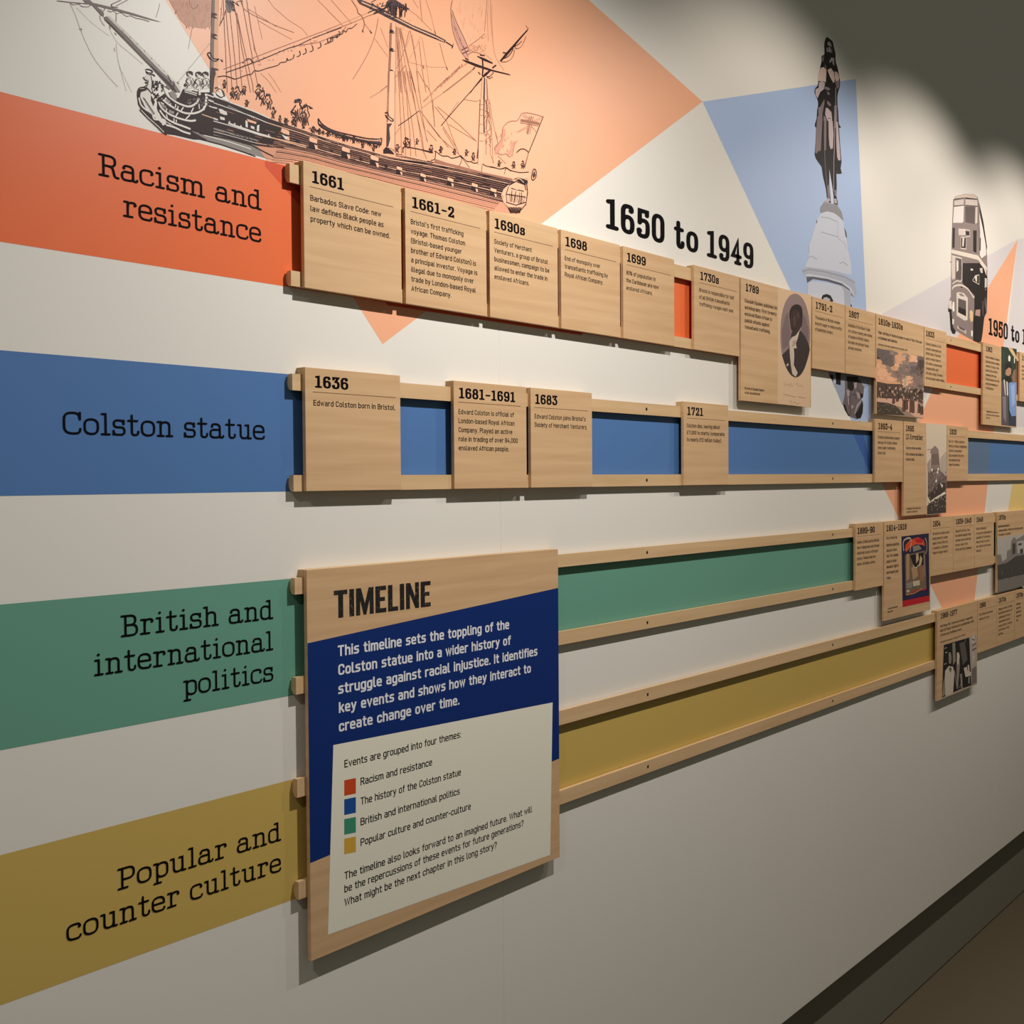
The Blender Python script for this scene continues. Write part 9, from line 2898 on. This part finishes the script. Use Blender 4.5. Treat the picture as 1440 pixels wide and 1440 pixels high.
# ---------------------------------------------------------------- cards
CD = .01668; BT = .0062
M_RULE = flat('printed_rule', '6b4a33', .5, .3)
def card(c):
    x0, x1, zt, zb = c['x0']*1e-3, c['x1']*1e-3, c['top']*1e-3+ZC, c['bot']*1e-3+ZC
    t = thing('timeline_card', c['label'], 'card', (x0, 0, zb), 'birch timeline cards on the rails')
    mb = MB(); mb.box(x0, x1, -CD, -CD+BT, zb, zt, W_BOARD); mb.build('board', t, (x0, -CD, zb), bev=.0005)
    rz = RAILZ[c['row']][0][0]+ZC+.0003
    mb = MB(); mb.box(x0, x1, -CD+BT, -.0003, rz, zt-.0002, W_EDGE); mb.build('hanging_cleat', t, (x0, 0, rz))
    yk = -CD-.00012
    mb = MB(); text(mb, c['head'], 'TW', 1.32, .0160, c['hx'][0]*1e-3, c['hz']*1e-3+ZC, yk, INK, c['hx'][1]*1e-3, gap=2.75, space=3.6, caps='rd', con=1.5)
    if c['head2']: text(mb, c['head2'][0], 'TW', 1.2, .0148, c['head2'][1]*1e-3, c['head2'][2]*1e-3+ZC, yk, INK, c['h2r']*1e-3, gap=2.3, space=3.4, caps='rd', con=1.4)
    mb.build('date_heading', t)
    if c['rule']:
        mb = MB(); z = zt-.0318; ribbon(mb, [(c['rule'][0]*1e-3, z), (c['rule'][1]*1e-3, z)], .0008, yk, M_RULE, cap='none'); mb.build('rule_line', t)
    if c['lines']:
        mb = MB()
        for s, lx, lz, rx in c['lines']: text(mb, s, 'DIN', 1.4 if c['bold'] else 1.2, .0075, lx*1e-3, lz*1e-3+ZC, yk, INK, rx*1e-3 if rx else None, natural=.72)
        mb.build('body_text', t)
    if c['caps']:
        mb = MB()
        for s, lx, lz, rx in c['caps']: text(mb, s, 'DIN', 1.35, .0052, lx*1e-3, lz*1e-3+ZC, yk, INK, rx*1e-3)
        mb.build('caption', t)
    if c['photo']: art(MB(), PHOTO[c['photo']], -CD-.0001, .00005).build('photograph', t)
for c in CARDS: card(c)
# ---------------------------------------------------------------- introduction panel
x0, x1, zt, zb = PP['board']; x0 *= 1e-3; x1 *= 1e-3; zt = zt*1e-3+ZC; zb = zb*1e-3+ZC
t = thing('introduction_panel', 'large birch panel headed TIMELINE with blue field and white sheet', 'sign', (x0, 0, zb))
mb = MB(); mb.box(x0, x1, -CD, -CD+BT, zb, zt, W_BOARD); mb.build('board', t, (x0, -CD, zb), bev=.0005)
rz = RAILZ[2][0][0]+ZC+.0003
mb = MB(); mb.box(x0, x1, -CD+BT, -.0003, rz, zt-.0002, W_EDGE); mb.build('hanging_cleat', t, (x0, 0, rz))
facet2 = lambda nm, pts, M, y: (lambda mb: (mb.face([(a*1e-3, y, b*1e-3+ZC) for a, b in pts], M), mb.build(nm, t))[1])(MB())
Mblue = painted('panel_blue', '0a2c70', .45, .35)
bl = [list(p) for p in PP['blue']]; bl[0][0] = bl[3][0] = x0*1e3+.3; bl[1][0] = bl[2][0] = x1*1e3-.3
facet2('blue_field', bl, Mblue, -CD-.00008); facet2('white_sheet', PP['sheet'], painted('panel_cream', 'eeead8', .5, .3), -CD-.00016)
for pts, nm, hx in zip(PP['sw'], ('orange', 'blue', 'green', 'yellow'), ('cf4a22', '1f4f9a', '3f8f72', 'd3a840')):
    o = facet2('colour_swatch', pts, painted('swatch_'+nm, hx, .5, .3), -CD-.00024); o['label'] = nm+' square colour swatch'
W_INK = bpy.data.materials.new('worn_black_print'); W_INK.use_nodes = True; nt = W_INK.node_tree; b = nt.nodes['Principled BSDF']
tc = nt.nodes.new('ShaderNodeTexCoord'); n1 = nt.nodes.new('ShaderNodeTexNoise'); n1.inputs['Scale'].default_value = 260; n1.inputs['Detail'].default_value = 5; n1.inputs['Roughness'].default_value = .7
cr = nt.nodes.new('ShaderNodeValToRGB'); cr.color_ramp.elements[0].position = .60; cr.color_ramp.elements[0].color = (*lin('14100f'), 1); cr.color_ramp.elements[1].position = .68; cr.color_ramp.elements[1].color = (*lin('8d7654'), 1)
nt.links.new(tc.outputs['Object'], n1.inputs['Vector']); nt.links.new(n1.outputs['Fac'], cr.inputs['Fac']); nt.links.new(cr.outputs[0], b.inputs['Base Color']); b.inputs['Roughness'].default_value = .6
yk = -CD-.0003
mb = MB()
def poster_title(mb, s, x0, z0, h, x1):
    st = .36; cw = {'T': 1.0, 'I': .36, 'M': 1.36, 'E': .86, 'L': .82, 'N': 1.1}; gp = .15
    tot = sum(cw[c] for c in s)+gp*(len(s)-1); k = (x1-x0)/tot; x = x0
    bar = lambda a, b_, c, d: mb.face([(x+k*a, yk, z0+h*c), (x+k*b_, yk, z0+h*c), (x+k*b_, yk, z0+h*d), (x+k*a, yk, z0+h*d)], W_INK)
    q = lambda pts: mb.face([(x+k*a, yk, z0+h*b_) for a, b_ in pts], W_INK)
    for c in s:
        W = cw[c]
        if c == 'T': bar(0, W, .84, 1); bar(W/2-st/2, W/2+st/2, 0, .84)
        elif c == 'I': bar(0, st, 0, 1)
        elif c == 'M':
            bar(0, st*.86, 0, 1); bar(W-st*.86, W, 0, 1); q([(st*.8, 1), (st*.86, .55), (W/2-.1, 0), (W/2+.1, 0), (W/2, .42), (st*1.05, 1)]); q([(W-st*.8, 1), (W-st*1.05, 1), (W/2, .42), (W/2+.1, 0), (W-st*.86, .55)])
        elif c == 'E': bar(0, st, 0, 1); bar(st, W, .84, 1); bar(st, W, 0, .16); bar(st, W*.88, .43, .58)
        elif c == 'L': bar(0, st, 0, 1); bar(st, W, 0, .16)
        elif c == 'N': bar(0, st*.9, 0, 1); bar(W-st*.9, W, 0, 1); q([(st*.85, 1), (st*.85, .6), (W-st*.85, 0), (W-st*.85, .4), (st*1.0, 1)])
        x += k*(W+gp)
s, a, z0, b_, _, _ = PT['title'][0]; poster_title(mb, s, 1.0665, z0*1e-3+ZC-.0005, .0372, b_*1e-3); mb.build('title_lettering', t)
INKP = flat('lettering_white', 'e9eaf0', .5, .3)
mb = MB()
for s, a, z, b_, _, _ in PT['intro']: text(mb, s, 'DIN', 1.42, .0147, a*1e-3, z*1e-3+ZC, yk, INKP, b_*1e-3, gap=2.15, space=3.2)
mb.build('intro_lettering', t, label='bold white lettering on blue')
mb = MB()
for i, (s, a, z, b_, _, _) in enumerate(PT['body']): text(mb, s, 'DIN', 1.08, .0104, a*1e-3, z*1e-3+ZC, yk, INK, b_*1e-3, gap=1.8, space=2.8)
mb.build('body_lettering', t, label='black lettering on the white sheet')
